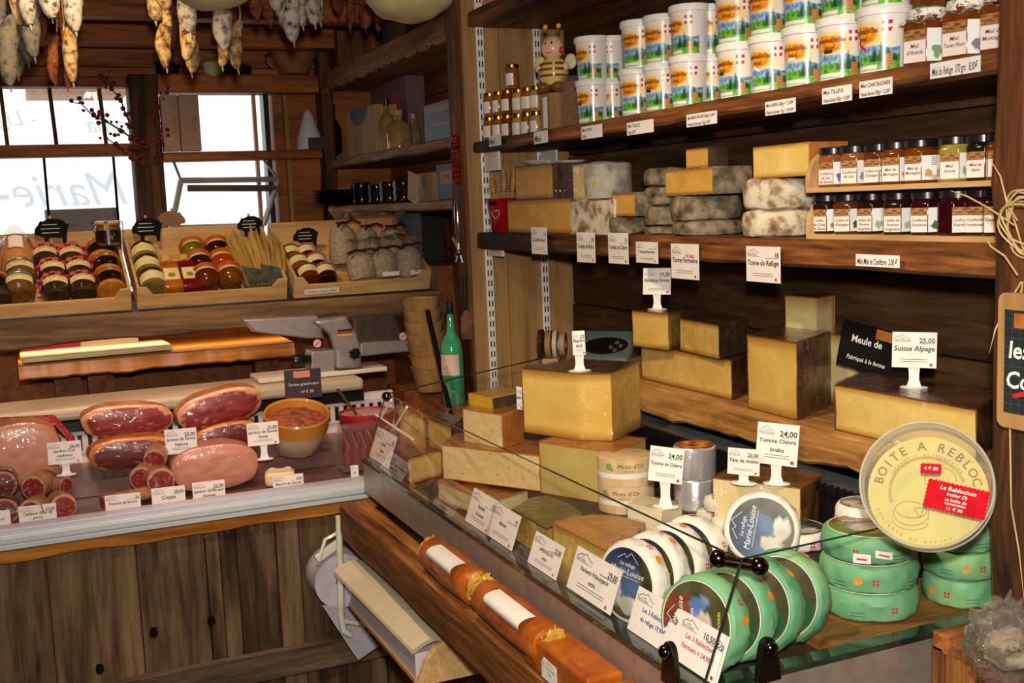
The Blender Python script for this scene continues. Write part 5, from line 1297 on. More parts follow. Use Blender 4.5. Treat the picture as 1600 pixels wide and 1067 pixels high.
tag(MB().box(p.x, .7, zc_ + .001, p.x + .3, .86, zc_ + .03).build('wooden_board', wood('board_end', '5c3416', '9a6230', 'b88048', 'X', 9, .6), None, False, .003), 'pale brown board end at the bottom right corner', 'board')
pbag = oY(1572, 985, 1.0)
t = thing('cellophane_bag', 'knotted clear cellophane bag with white cross ribbon', 'gift bag', (XY(1575, .98, zc_ + .04), .98, zc_ + .001))
CELL = glass_mat('cellophane', 'fbfaf6', haze=.6, ior=1.5, milk=.05)
b = MB().blob((0, 0, .035), (.052, .048, .045), 30, 18, .35, 4, seed=2); b.build('bag', CELL, t)
b = MB().blob((-.03, -.02, .075), (.035, .03, .035), 22, 14, .6, 4, seed=5); b.build('bag_top', CELL, t)
MB().blob((.012, .006, .028), (.03, .03, .026), 16, 10, .3, 4, seed=8).build('contents', pm('bag_goods', '8a7a68', 'b0a290', 60), t)
RIB = pm('ribbon_white', 'e4dedd', 'ece6e4', 90, rough=.5, stops=[(.3, 'c02238'), (.34, 'ece8e6')])
MB().grid(10, 2, lambda u, v: (-.02 + .012*v, -.05 - .005*math.sin(u*3), .03 + .08*u)).build('ribbon', RIB, t)
MB().grid(10, 2, lambda u, v: (-.02 - .03*u + .012*v, -.052 - .012*math.sin(u*3.1), .04 - .035*u + .006*v)).build('ribbon', RIB, t)
MB().blob((-.015, -.052, .04), (.009, .006, .008), 12, 8).build('ribbon_knot', RIB, t)
# ================================================================== meat counter
YF = 2.8
XE = 1.05                                                     # right end of the meat counter
mc = thing('meat_counter', 'glazed meat counter clad in weathered upright planks', 'display case', (0, YF, 0))
MB().box(-.75, .05, 0, XE, .85, .84).build('carcass', W_DARK, mc, False)
for i, (a, b) in enumerate(zip((-75, 79, 219, 327, 349, 376, 437, 473, 536, 600), (79, 219, 327, 349, 376, 437, 473, 536, 600, 680))):
    x0, x1 = XY(a, YF, .68), XY(b, YF, .68)
    MB().box(x0 + .001, .02 + .004*(i % 3), .02, x1 - .001, .05, .812).build('plank', W_GREY, mc, False, .003)
b = MB(); N = 40; vs = []; fs = []
for j in range(N + 1):
    x = -.75 + (XE + .75) * j / N; n = noise.noise(V((x*7, 0, 0)))*.006
    for q in ((-.004 + n*.5, .815 + n), (-.006, .842 + n*.3), (.05, .846), (.05, .81)): vs.append((x, *q))
for j in range(N):
    for i in range(4): fs.append((j*4+i, j*4+(i+1) % 4, j*4+4+(i+1) % 4, j*4+4+i))
b.add(vs, [tuple(reversed(f)) for f in fs]); b.build('top_trim', wood('trim_wood', '6a3a10', 'a8651e', 'c98836', 'X', 9, .5), mc)
MB().box(-.75, .002, .0, XE, .03, .095).box(-.75, -.005, .40, XE, .02, .475).build('cross_board', wood('weathered_x', '2a2119', '5c4a38', '84705a', 'X', 7, .8, .9), mc, False, .004)
NAIL = pm('nail_head', 'a8a29a', rough=.3, metal=.8)
nn = MB()
for px, py in ((150, 862), (225, 854), (275, 847), (320, 838), (356, 831), (407, 832), (444, 820), (486, 816), (95, 873)):
    p = oY(px, py, YF + .018); nn.blob((p.x, p.y - YF, p.z), (.0025, .002, .0025), 8, 5)
q = nn.build('nail_heads', NAIL, mc); q['kind'] = 'stuff'
KN = pm('knot_hole', '0c0806', rough=.9)
for px, py in ((240, 988), (330, 970), (156, 1045)):
    p = oY(px, py, YF + .019); b = MB(); b.blob((p.x, p.y - YF, p.z), (.010, .002, .013), 12, 6, .4); b.build('knot_hole', KN, mc)
al = MB()
for z0, z1, y0 in ((.850, .862, -.03), (.862, .866, -.024), (.866, .880, -.034), (.880, .884, -.028), (.884, .897, -.022)): al.box(-.75, y0, z0, XE, .03, z1)
al.build('aluminium_rim', ALU, mc, False, .001)
MB().box(-.75, .03, .84, XE, .60, .862).build('deck', pm('meat_deck', '6a4a44', '7a5850', rough=.3), mc, False)
MB().box(-.75, .03, .862, XE, .10, .872).build('deck_lip', pm('pink_lip', 'c99a86', 'd4a690', rough=.4), mc, False, .002)
MB().box(-.75, .34, .862, XE, .60, .905).build('rear_step', pm('meat_deck', '6a4a44'), mc, False, .003)
CREAMP = pm('cream_panel', 'd9cfc0', 'e0d6c8', rough=.35, coat=.3)
MB().box(-.75, .60, .86, XE, .62, 1.02).build('back_panel', CREAMP, mc, False)
MB().box(-.75, .585, 1.0, XE - .1, .60, 1.03).build('black_gap', BLACKP, mc, False)
MB().box(-.75, .57, 1.035, XE - .1, .80, 1.075).build('rear_worktop', pm('beige_worktop', 'b9a88e', 'c2b298', rough=.4), mc, True, .014, 4)
MB().box(-.75, .594, .935, XE, .602, 1.0).build('vent_panel', pm('vent_white', 'cfc4c4', rough=.4), mc, False)
sl = MB(); x = -.6
while x < XE - .05: sl.box(x, .591, .945, x + .012, .596, .988); x += .028
q = sl.build('vent_slots', BLACKP, mc, False); q['kind'] = 'stuff'
# sloping front glass, ends at a dark edge
MB().add([(-.75, .0, .897), (XE, .0, .897), (XE, .0+.10, 1.02), (-.75, .10, 1.02)], [(0, 1, 2, 3)]).add([(-.75, .10, 1.02), (XE, .10, 1.02), (XE, .78, 1.235), (-.75, .78, 1.235)], [(0, 1, 2, 3)])
MB().add([(-.75, .0, .897), (XE, .0, .897), (XE, .06, .99), (-.75, .06, .99)], [(0, 1, 2, 3)]).build('front_glass', GLASS, mc, False)
MB().tube([oX(668, 485, 1.1) - V((0, YF, 0)), oX(705, 650, 1.1) - V((0, YF, 0))], .008, 8).build('glass_edge', pm('matt_black', '0a0a0a', rough=.9), mc)
MB().add([tuple(p) for p in (oX(668, 485, 1.1) - V((0, YF, 0)), oX(705, 650, 1.1) - V((0, YF, 0)), V((1.1, .0, .90)), V((1.1, .06, .99)))], [(0, 1, 2, 3)]).build('end_glass', GLASS, mc, False)

# ------------------------------------------------------------------ meats
def meat_cols(kind):
    def f(u, v):
        n = noise.noise(V((u*7, v*9, kind))); n2 = noise.noise(V((u*22, v*26, kind + 3)))
        d = math.hypot((u-.5)/.5, (v-.5)/.5)
        if kind == 9: return mixc('c07a62', 'd49a80', .5 + n*.8)          # cooked ham
        c = mixc('6e1618', '963430', .5 + n*.9 + n2*.4) if kind not in (3, 4) else mixc('4c1416', '6e2624', .5 + n)
        if abs(noise.noise(V((u*3.2, v*6, kind + 8)))) < .016 + .01*n: c = L('b87868')
        if d > .93 + n*.1 - (.12 if v > .62 else 0): c = mixc('b86a34' if kind in (3, 4) else 'c88a60', 'd08a48' if kind in (3, 4) else 'd8a884', .5 + n)
        return c
    return f
def ham(label, x0, x1, yt, yb, Y, dep, kind, zs=None, rind='8a4a24', flat=.0, tilt=0, group='cured ham pieces', film=True):
    """boneless ham: rounded body with a broad cut face towards the room"""
    c0 = oY((x0+x1)/2, (yt+yb)/2, Y); w_ = (XY(x1, Y, c0.z) - XY(x0, Y, c0.z))/2; h_ = (hz((c0.x, Y), yt) - hz((c0.x, Y), yb))/2
    t = thing('ham', label, 'ham', mat=T(c0.x, Y, c0.z) @ RY(tilt), group=group)
    b = MB().blob((0, dep, 0), (w_, dep, h_), 28, 18, .06, 2, .8, seed=kind)
    for i, p in enumerate(b.v): b.v[i] = (p[0], max(p[1], .018), p[2])
    b.build('rind', pm('ham_rind_%s' % rind, rind, None, 20, rough=.35, coat=.8, coatbump=.3, stops=[(.3, rind), (.7, 'b4703c')]), t)
    g = MB(); NU, NV = 44, 14
    def pos(u, v):
        a = 2*PI*u; k = 1 + .05*noise.noise(V((math.cos(a)*2, math.sin(a)*2, kind)))
        ca, sa = math.cos(a), math.sin(a)
        ca = math.copysign(abs(ca)**.8, ca); sa = math.copysign(abs(sa)**.8, sa)
        return (w_*.985*k*v*ca, .016 - .012*(1 - v*v)**.5*1.2, h_*.985*k*v*sa)
    mc_ = meat_cols(kind)
    g.grid(NU, NV, pos, lambda u, v: mc_(.5 + .5*v*math.cos(2*PI*u), .5 + .5*v*math.sin(2*PI*u)))
    g.build('cut_face', print_mat('meat_face', .4, .9, .35), t, True, ang=80); return t
ham('cured ham with red cut face resting on another, beside the tartan cloth', 128, 274, 633, 685, 3.17, .07, 1, tilt=3)
ham('cured ham with red cut face topping the right pair', 277, 414, 611, 668, 3.17, .07, 2, tilt=-10)
ham('dark ham with orange fat edge below the left ham', 139, 290, 684, 737, 3.10, .07, 3, rind='7a3418', tilt=3)
ham('dark ham with orange fat edge below the right ham', 300, 410, 662, 705, 3.14, .07, 4, rind='6a2418', tilt=-6)
ham('large cooked ham at the left edge of the counter', -30, 97, 662, 760, 3.05, .09, 9, rind='b0785c')
ham('big grey pink grilled ham joint in film', 270, 407, 696, 768, 2.98, .08, 9, rind='a8806c')
# tartan cloth
TART = None
m_, nt_, b_ = base('red_tartan'); mp_ = coords(nt_, (1, 1, 1), False); ck = nt_.nodes.new('ShaderNodeTexChecker'); ck.inputs['Scale'].default_value = 70
ck.inputs[1].default_value = L4('8c1420'); ck.inputs[2].default_value = L4('b03a44'); nt_.links.new(mp_.outputs[0], ck.inputs[0]); nt_.links.new(ck.outputs[0], b_.inputs[0]); b_.inputs['Roughness'].default_value = .9
p1, p2, p3 = oY(-10, 655, 3.2), oY(85, 650, 3.2), oY(117, 685, 3.2)
b = MB().grid(20, 4, lambda u, v: ((p1.lerp(p2, u/.7) if u < .7 else p2.lerp(p3, (u-.7)/.3)) + V((0, .05*v - .025, -.012*v*0 - .02*(1-v)))))
o = b.build('tartan_cloth', m_, None); tag(o, 'strip of red tartan cloth draped over the cooked ham', 'cloth')
sm = o.modifiers.new('thick', 'SOLIDIFY'); sm.thickness = .002
# small round salami / filet pieces
SAUS_C = pm('salami_casing', '8a5a3a', 'b08458', 30, rough=.4, coat=.8, coatbump=.4)
def slice_log(label, x, y, Y, r, L_, yaw, roll=0, kind=5, group='cut cured sausages and filets', casing=SAUS_C):
    c = oY(x, y, Y); t = thing('cured_filet', label, 'cured meat', mat=T(c.x, c.y, c.z) @ RZ(yaw) @ RX(roll), group=group)
    b = MB(); b.M = RX(-90); b.lathe([(.001, .001), (r*.96, .001), (r, .004), (r, L_*.7), (r*.8, L_*.92), (r*.4, L_), (.001, L_)], 24); b.jitter(.003, 30, x); b.build('casing', casing, t)
    mc_ = meat_cols(kind)
    g = MB().grid(26, 8, lambda u, v: (r*.95*v*math.cos(2*PI*u), -.0005 - .002*(1-v), r*.95*v*math.sin(2*PI*u)), lambda u, v: mc_(.5+.5*v*math.cos(2*PI*u), .5+.5*v*math.sin(2*PI*u))); g.build('cut_face', print_mat('meat_face'), t, True, ang=80); return t
slice_log('cut filet standing at the back left of the front group', 52, 762, 2.95, .032, .09, -25, 0, 5)
slice_log('cut filet at the front left beside the white card', 49, 800, 2.88, .032, .07, -20, 0, 6)
slice_log('cut filet at the front right of the left group', 99, 792, 2.89, .033, .07, 10, 0, 7)
slice_log('short fatty filet end behind the front pieces', 103, 758, 2.97, .022, .06, 40, 0, 2)
slice_log('marbled coppa end on top of the coppa pile', 242, 718, 3.0, .030, .06, -15, 12, 11)
slice_log('coppa piece in film at the left of the pile', 222, 748, 2.97, .033, .08, -20, 0, 12)
slice_log('coppa piece in film at the right of the pile', 252, 752, 2.93, .036, .07, 5, 0, 13)
slice_log('thin dry sausage lying behind the savoy rosette card', 160, 785, 2.90, .018, .16, -70, 0, 14)
slice_log('dark cured piece at the extreme left edge', 6, 800, 2.88, .035, .08, 0, 0, 3, casing=pm('dark_casing', '2a1414', '3a1e1c', rough=.3, coat=.8))
slice_log('black peppered piece at the left edge behind', 4, 757, 2.97, .035, .08, 0, 0, 4, casing=pm('dark_casing', '2a1414'))
# butter
t = thing('butter_block', 'pale yellow butter block with scalloped top', 'butter', oZ(442, 760, .872) + V((0, .03, 0)), rad(-12))
MB().box(-.040, -.028, 0, .040, .03, .038).build('butter', pm('butter', 'dfc78a', 'ead6a0', 10, rough=.4, bmp=.15, coat=.3), t, True, .01, 3)
MB().grid(6, 6, lambda u, v: (-.03 + .06*u, -.02 + .045*v, .039 + .003*math.sin(u*9)*math.sin(v*8))).build('wrapper', pm('butter_white', 'e8dcc0', rough=.5), t)
# bowl of terrine
pb = oY(465, 712, 3.1)
zbw = .906
t = thing('terrine_bowl', 'ochre glazed bowl of coarse red brown spread', 'bowl', mat=T(pb.x + .005, 3.13, zbw + .018) @ RX(17))
rb2 = (XY(515, 3.13, 1.05) - XY(413, 3.13, 1.05)) / 2; hb = hz((pb.x, 3.13 - rb2*.0), 651) - zbw
OCH = pm('ochre_glaze', 'c07c2c', 'd09440', 8, rough=.25, coat=.8); BCR = pm('bowl_cream', 'c9b08c', 'd8c4a2', 9, rough=.3, coat=.7)
MB().lathe([(.001, 0), (rb2*.55, 0), (rb2*.62, .004), (rb2*.82, hb*.4), (rb2*.92, hb*.62)], 44).build('bowl_body', BCR, t)
MB().lathe([(rb2*.92, hb*.62), (rb2*.97, hb*.85), (rb2, hb), (rb2*.97, hb + .005), (rb2*.91, hb), (rb2*.87, hb*.8), (rb2*.80, hb*.5)], 44).build('bowl_rim', OCH, t)
b = MB().lathe([(.001, hb*.95), (rb2*.4, hb*.96), (rb2*.7, hb*.9), (rb2*.9, hb*.82)], 40); b.jitter(.006, 45, 2); b.build('spread', pm('coarse_spread', '8a4526', 'a85c34', 70, rough=.7, bmp=.9, stops=[(.3, '6a3018'), (.5, '9a5230'), (.72, 'b86c44')]), t)
# chalk sign over the bowl
c = oY(475, 622, 3.18); t = thing('slate_sign', 'small purple black slate sign above the ochre bowl', 'slate sign', (c.x, c.y, hz((c.x, c.y), 622)), rad(-5))
hh = hz((c.x, c.y), 577) - c.z; ww = XY(503, 3.18, 1.1) - XY(447, 3.18, 1.1)
MB().box(-ww/2, 0, 0, ww/2, .003, hh).build('slate', pm('purple_slate', '2c1a24', '34202a', rough=.5), t, False)
MB().text('Terrine grand-mère', 0, hh*.45, .012, 'C', -.001, shear=.2, wmax=ww*.85).text('19 € 50', .01, hh*.18, .012, 'C', -.001, shear=.2).build('lettering', CHALK, t, False)
MB().box(-ww*.25, -.001, hh*.72, ww*.2, .0005, hh*.95).build('sticker', pm('salmon_sticker', 'd88a6c', rough=.5), t, False)
MB().box(-.002, .0, -.08, .002, .003, 0).build('pin', STEEL, t, False)
# red bowls with film beyond, red sausages tray
p = oY(572, 640, 3.16); t = thing('red_bowl', 'red patterned bowl with pale spread under film', 'bowl', (p.x, 3.16, .906))
MB().lathe([(.001, 0), (.05, 0), (.075, .05), (.083, .10), (.079, .10), (.07, .06), (.001, .06)], 36).build('bowl_body', pm('red_pattern', '8c1018', 'b82a30', 90, rough=.5), t)
MB().lathe([(.001, .088), (.078, .092), (.078, .094), (.001, .09)], 32).build('spread', pm('pale_spread', 'c49a88', 'd4ac98', rough=.4, coat=.8, coatbump=.3), t)
MB().box(-.02, -.03, .093, .05, .015, .0945).build('label_paper', pm('pink_label', 'd8a8a8'), t, False)
MB().tube([(-.035, -.02, .098), (-.075, .03, .17)], .0045, 8).build('spoon', pm('dull_brass', '8a6a4a', rough=.3, metal=.8), t)
t = thing('sausage_tray', 'plastic tray of glossy red sausages behind the counter corner', 'sausages', (oY(560, 700, 3.02)))
MB().box(-.05, -.02, -.06, .08, .06, -.05).build('tray', glass_mat('thin_plastic'), t, False)
RS = pm('red_sausage', '7a120c', '9c2014', 30, rough=.25, coat=.9)
for i in range(5): MB().tube([(-.035 + .024*i, -.01, -.05), (-.035 + .024*i, -.005, 0), (-.033 + .024*i, .01, .045)], [.010, .013, .009], 10).build('sausage', RS, t)
b = MB().prism([(-.048, -.028), (.085, -.028), (.085, .055), (-.048, .055)], -.058, .062, .06); b.build('wrap_film', glass_mat('thin_plastic'), t, False)
p = oY(552, 700, 3.02)
# price cards in the meat counter
def m_card(x0, x1, yt, yb, Y, name, price, label, up=0, **kw):
    c = oY((x0+x1)/2, yb, Y); w_ = XY(x1, Y, c.z) - XY(x0, Y, c.z); h_ = hz((c.x, Y), yt) - c.z
    t = thing('price_sign' if up else 'price_card', label, 'price card', (c.x, c.y, c.z - up), rad(-5), 'price cards in the meat counter')
    if up: stand(t, up)
    card_face(t, w_, h_, name, price, M=T(0, -.002, up) @ RX(-6), **kw); return t
m_card(76, 129, 690, 724, 2.98, ['Jambon Cuit', 'supérieur'], '26,00', 'price sign standing before the large cooked ham', .03, nsize=.14)
m_card(260, 309, 670, 708, 3.03, ['Jambon de Savoie', 'Nature'], '25,00', 'price sign between the two ham pairs', .03, nsize=.14)
m_card(388, 436, 660, 695, 3.0, ['Jambon de Savoie', 'Fumé'], '25,00', 'price sign leaning before the ochre bowl', .04, nsize=.14)
m_card(31, 90, 789, 820, YF + .07, ['Caillette (filet de', 'porc)'], '22,00', 'price card for filet near the left end of the glass', nsize=.16, fine=False, cross=False)
m_card(-12, 18, 798, 826, YF + .07, ['porc'], None, 'price card cut off by the left picture edge', logo=False, fine=False, cross=False)
m_card(166, 221, 772, 800, YF + .07, ['Rosette de Savoie'], '20', 'price card for rosette sausage', nsize=.16, fine=False, cross=False)
m_card(239, 291, 761, 795, YF + .07, ['Coppa'], '28,00', 'price card for coppa', nsize=.18, fine=False, cross=False)
m_card(303, 353, 752, 787, YF + .07, ['Jambon Grillé aux', 'herbes'], '22,00', 'price card for the grilled ham', nsize=.15, fine=False, cross=False)
m_card(428, 475, 742, 770, YF + .07, ['Beurre de Savoie'], '2,00', 'price card for the butter', nsize=.16, fine=False, cross=False)
m_card(549, 561, 727, 752, YF + .07, ['D'], None, 'narrow price card beside the cheese counter corner', logo=True, fine=False, cross=False)

# ================================================================== shelf above the meat counter
ZS = 1.312
plank('back_shelf', -.8, 1.30, 3.6, 4.10, 1.232, ZS, wood('shelf_grey_brown', '33241a', '6a4e34', '8f7048', 'X', 8, .7, .8), 'thick grey brown shelf board carrying the tilted crates', 'X', .006, 4, .012)
plank('work_shelf', -.04, .80, 3.66, 4.1, 1.125, 1.172, W_HONEY, 'orange lit wooden shelf below the crates', 'X', .006, 5, .010)
for x in (.1, .16, .66): MB().box(x, 3.8, .0, x + .06, 3.9, 1.12)
t = thing('trestle', 'wooden trestle legs below the orange lit shelf', 'trestle', (0, 0, 0))
for x in (.06, .16, .70): MB().box(x, 3.84, .0, x + .08, 3.9, 1.118).build('leg', W_NICHE, t, False)
tag(MB().box(-.8, 4.1, 0, 1.28, 4.13, 1.30).build('partition', W_NICHE, None, False), 'orange brown boards closing the back below the crate shelf', 'partition', kind='structure')
# flattened carton sheet and board on the shelf
Y_ = 3.72
p = oY(150, 572, Y_)
t = thing('cutting_board', 'thick cream cutting board on the orange lit shelf', 'cutting board', mat=T(XY(150, 3.80, 1.18), 3.78, 1.175) @ RZ(3))
ww = (XY(265, 3.75, 1.18) - XY(33, 3.75, 1.18)) / 2
MB().box(-ww, -.09, 0, ww, .10, .018).build('board', pm('cream_board', 'd9cc9a', 'e4d8aa', rough=.4), t, True, .004)
t = thing('carton_sheet', 'printed red and white carton leaning behind the cream board', 'carton', mat=T(XY(126, 3.92, 1.2), 3.93, 1.178) @ RX(6))
wc = (XY(218, 3.92, 1.2) - XY(34, 3.92, 1.2)) / 2; hc = .085
MB().box(-wc, 0, 0, wc, .004, hc).build('sheet', pm('white_card', 'd8ccc0', rough=.6), t, False)
MB().box(-wc, -.001, .0, -.0, .0, hc).build('red_half', pm('raspberry_print', 'b01c4c', rough=.5), t, False)
MB().text('Friandelle', -wc*.92, .034, .03, y=-.0016, bold=.01, wmax=wc*.85).build('white_lettering', CHALK, t, False)
MB().text('NOR', -.0, .046, .018, y=-.0016, bold=.01).text('De A Bon', wc*.45, .046, .018, y=-.0016, bold=.01).build('red_lettering', pm('raspberry_ink', 'b03058'), t, False)

# ------------------------------------------------------------------ crates and their goods
TILT = 25
def crate_frame(x0, x1): return T((x0+x1)/2, 3.615, ZS + .012) @ RX(TILT)
def crate(x0, x1, label, dep=.40, mat=W_PALEX):
    M = crate_frame(x0, x1); w = (x1 - x0)/2
    t = thing('wooden_crate', label, 'crate', group='tilted wooden crates', mat=M)
    for s in (-1, 1): MB().box(s*w - (.009 if s > 0 else 0), .0, 0, s*w + (0 if s > 0 else .009), dep, .075).build('side_board', mat, t, False, .001)
    pts = [(-w, 0), (w, 0), (w, .075), (w - .03, .072), (w - .05, .045), (-w + .05, .045), (-w + .03, .072), (-w, .075)]
    MB().sheet(pts, -.009, 0).build('front_board', mat, t, False, .001)
    MB().box(-w, dep, 0, w, dep + .008, .075).build('back_board', mat, t, False, .001)
    n = 5
    for i in range(n): MB().box(-w + .005, .01 + dep*i/n, -.004, w - .005, .01 + dep*(i+.85)/n, .004).build('slat', mat, t, False)
    MB().box(-w + .02, dep - .02, -.13, -w + .05, dep, -.004).box(w - .05, dep - .02, -.13, w - .02, dep, -.004).build('rear_feet', mat, t, False)
    return M, w
xc1 = (XY(-60, 3.62, 1.35), XY(204, 3.62, 1.35)); xc2 = (XY(213, 3.62, 1.35), XY(446, 3.62, 1.35)); xc3 = (XY(457, 3.62, 1.35), XY(668, 3.62, 1.35))
M1, w1 = crate(*xc1, 'left crate full of rillettes and preserve jars')
M2, w2 = crate(*xc2, 'middle crate with syrup bottles and round jars')
M3, w3 = crate(*xc3, 'right crate with cellophane bags and tied jars')
def u_of(px, v, h, M):                                          # crate-local x of a picture column at slope distance v, height h
    lo, hi = -1.0, 1.0
    for _ in range(30):
        mid = (lo+hi)/2; c = cam_c(M @ V((mid, v, h)))
        if CX + F*c[0]/c[2] < px: lo = mid
        else: hi = mid
    return (lo+hi)/2
JG = glass_mat('jar_glass', 'ffffff', ior=1.45)
LBL = pm('cream_label', 'd9c890', 'e4d6a4', rough=.5); BLBL = pm('black_gold_label', '14100c', '2a2012', 50, rough=.3, stops=[(.5, '120e0a'), (.62, '1c160c'), (.7, 'b08a30')])
def lay(M, u, v, r, lean=0, spin=0): return M @ T(u, v, r + .005) @ RX(-90 + lean) @ RZ(spin)   # axis up the slope, -y side up
LIDG = pm('grey_lid', '8f9294', 'a0a3a4', rough=.3, metal=.6); LIDR = pm('rust_lid', 'a04a1c', 'b8602a', rough=.4); RUB = pm('orange_rubber', 'b84a18', rough=.5)
GING = None
m_, nt_, b_ = base('red_gingham'); mp_ = coords(nt_, (1, 1, 1), False); ck = nt_.nodes.new('ShaderNodeTexChecker'); ck.inputs['Scale'].default_value = 60
ck.inputs[1].default_value = L4('a3121c'); ck.inputs[2].default_value = L4('d8706c'); nt_.links.new(mp_.outputs[0], ck.inputs[0]); nt_.links.new(ck.outputs[0], b_.inputs[0]); b_.inputs['Roughness'].default_value = .8; GING = m_
PATE = pm('jar_pate', '5a3a1c', '7a522a', 40, rough=.2, coat=1); PATED = pm('jar_dark', '2a1c0e', '40301a', 40, rough=.12, coat=1); PATEO = pm('jar_orange', 'a8641c', 'c07c2c', 40, rough=.2, coat=1)
def label_band(t, r, z0, z1, mat, arc=1.9, off=0, name='label_paper'):
    # centred on the side that faces up and out of the crate (local +y after laying)
    MB().grid(14, 2, lambda u, v: (r*math.cos(-PI/2 + off + (u-.5)*arc), r*math.sin(-PI/2 + off + (u-.5)*arc), z0 + (z1-z0)*v)).build(name, mat, t)
def squat_jar(M, content, label, r=.038, h=.062, kind='gingham', grp=None):
    t = thing('preserve_jar', label, 'jar', mat=M, group=grp)
    MB().lathe([(.001, 0), (r*.7, 0), (r*.93, h*.12), (r, h*.4), (r*.95, h*.7), (r*.8, h*.88), (r*.78, h), (.001, h)], 28).build('jar', content, t)
    label_band(t, r*1.012, h*.30, h*.68, LBL)
    f = lambda p: (r*1.02*math.cos(-PI/2 + p[0]/r), r*1.02*math.sin(-PI/2 + p[0]/r), p[2])
    MB().text('RILLETTES', 0, h*.55, h*.11, 'C', bold=.01, fn=f).stroke([(-r*.6, h*.45), (r*.5, h*.45)], h*.07, fn=f).build('print', pm('label_print', '4a3018'), t, False)
    if kind == 'gingham':
        MB().lathe([(.001, h*1.16), (r*.7, h*1.15), (r*.88, h*1.06), (r*.86, h*.98), (r*1.1, h*.86), (r*1.22, h*.78)], 36, fn=lambda p: V((p.x*(1 + .08*math.sin(8*math.atan2(p.y, p.x))), p.y*(1 + .08*math.sin(8*math.atan2(p.y, p.x))), p.z)) if p.z < h*.95 else p).build('cloth_top', GING, t)
    else: MB().lathe([(r*.86, h*.92), (r*.9, h*.94), (r*.9, h*1.06), (r*.85, h*1.09), (.001, h*1.09)], 28).build('lid', LIDG, t)
    return t
for i, (px, v, k, lab) in enumerate(((31, .055, 'lid', 'grey lidded rillettes jar at the front left of the left crate'), (33, .135, 'lid', 'grey lidded rillettes jar just behind the front left one'),
    (88, .05, 'g', 'red cloth topped jar, front row left'), (130, .05, 'g', 'red cloth topped jar, front row right'), (84, .135, 'g', 'red cloth topped jar, middle row left'), (124, .135, 'g', 'red cloth topped jar, middle row right'), (72, .23, 'g', 'red cloth topped jar, back row left'), (113, .22, 'g', 'red cloth topped jar, back row right'))):
    r = .047 if k == 'lid' else .042
    squat_jar(lay(M1, u_of(px, v, r, M1), v*1.12 - .032, r, 8), PATE if k == 'lid' else PATED, lab, r, .074, 'gingham' if k == 'g' else 'lid', 'rillettes jars in the left crate')
def clip_jar(M, label, content=PATEO, r=.04, h=.07):
    t = thing('clip_top_jar', label, 'jar', mat=M, group='clip-top jars in the left crate')
    MB().lathe([(.001, 0), (r*.9, 0), (r, h*.06), (r, h*.8), (r*.9, h*.9), (r*.9, h*.95), (.001, h*.95)], 28).build('jar', content, t)
    MB().lathe([(r*.9, h*.94), (r*1.02, h*.95), (r*1.02, h*1.0), (r*.9, h*1.01)], 28).build('rubber_ring', RUB, t)
    MB().lathe([(r*.98, h*1.01), (r*1.0, h*1.03), (r*.96, h*1.12), (r*.7, h*1.15), (.001, h*1.15)], 28).build('glass_lid', pm('lid_glass', 'a89878', 'b8a888', rough=.08, coat=1), t)
    label_band(t, r*1.01, h*.14, h*.72, BLBL, 2.4)
    MB().grid(4, 4, lambda u, v: ((u-.5)*.014, -r*1.02, h*.7 + v*h*.42)).build('seal_strip', pm('gold_strip', 'c9a850', '2a2010', 40), t)
    for s in (-1, 1): MB().tube([(s*r*1.0, 0, h*.6), (s*r*1.18, 0, h*.8), (s*r*1.15, .005, h*1.05), (s*r*.98, 0, h*1.1)], .0016, 6).build('wire_clip', CHROME, t)
    return t
for i, (px, v, lab) in enumerate(((174, .05, 'clip-top jar at the front right of the left crate'), (169, .14, 'clip-top jar in the middle right of the left crate'), (160, .23, 'clip-top jar at the back right of the left crate'), (-4, .05, 'clip-top jar cut by the left picture edge'))):
    clip_jar(lay(M1, u_of(px, v, .044, M1), v*1.12 - .032, .044, 8), lab, PATEO if i != 3 else PATED, .044, .078)
pt = M1 @ V((u_of(169, .31, .07, M1), .27, .085)); clip_jar(T(pt.x, pt.y, pt.z) @ RZ(-10), 'clip-top jar standing upright on the pile at the right', PATE)
# biscuit bag
t = thing('biscuit_bag', 'clear bag of stacked golden biscuits with white label', 'biscuits', mat=M1 @ T(u_of(27, .27, .05, M1), .19, .06) @ RX(-90 + 10))
for i in range(7): MB().lathe([(.001, 0), (.042, 0), (.046, .004), (.046, .011), (.042, .015), (.001, .015)], 24).jitter(.002, 40, i).build('biscuit', pm('biscuit', 'b87a34', 'cc9248', 60, rough=.7), t).location = (0, 0, i*.0175)
MB().lathe([(.001, -.004), (.050, -.004), (.051, .06), (.050, .12), (.035, .14), (.02, .16), (.03, .19)], 24).jitter(.004, 30).build('bag', glass_mat('cellophane_thin', 'fffaf0', haze=.5, milk=.06), t)
label_band(t, .053, .045, .105, PAPER, .8)
# middle crate: olive jars, bottles, honey balls, dried pods
def olive(M, label):
    t = thing('tapenade_jar', label, 'jar', mat=M, group='pale jars with gold lids in the middle crate')
    r, h = .036, .06
    MB().lathe([(.001, 0), (r*.93, 0), (r, h*.08), (r, h*.78), (r*.9, h*.86), (.001, h*.86)], 26).build('jar', pm('tapenade', '6a5c28', '7c6c34', 40, rough=.15, coat=1), t)
    MB().lathe([(r*.94, h*.84), (r*.97, h*.86), (r*.97, h*1.02), (.001, h*1.05)], 26).build('lid', BRASS, t)
    label_band(t, r*1.012, h*.16, h*.76, LBL, 2.6)
for v, px, lab in ((.05, 240, 'pale labelled jar with gold lid at the front of its column'), (.13, 233, 'pale labelled jar with gold lid in the middle of its column'), (.21, 228, 'pale labelled jar with gold lid at the back of its column')): olive(lay(M2, u_of(px, v, .04, M2), v*1.2 - .038, .041, 8) @ Matrix.Scale(1.14, 4), lab)
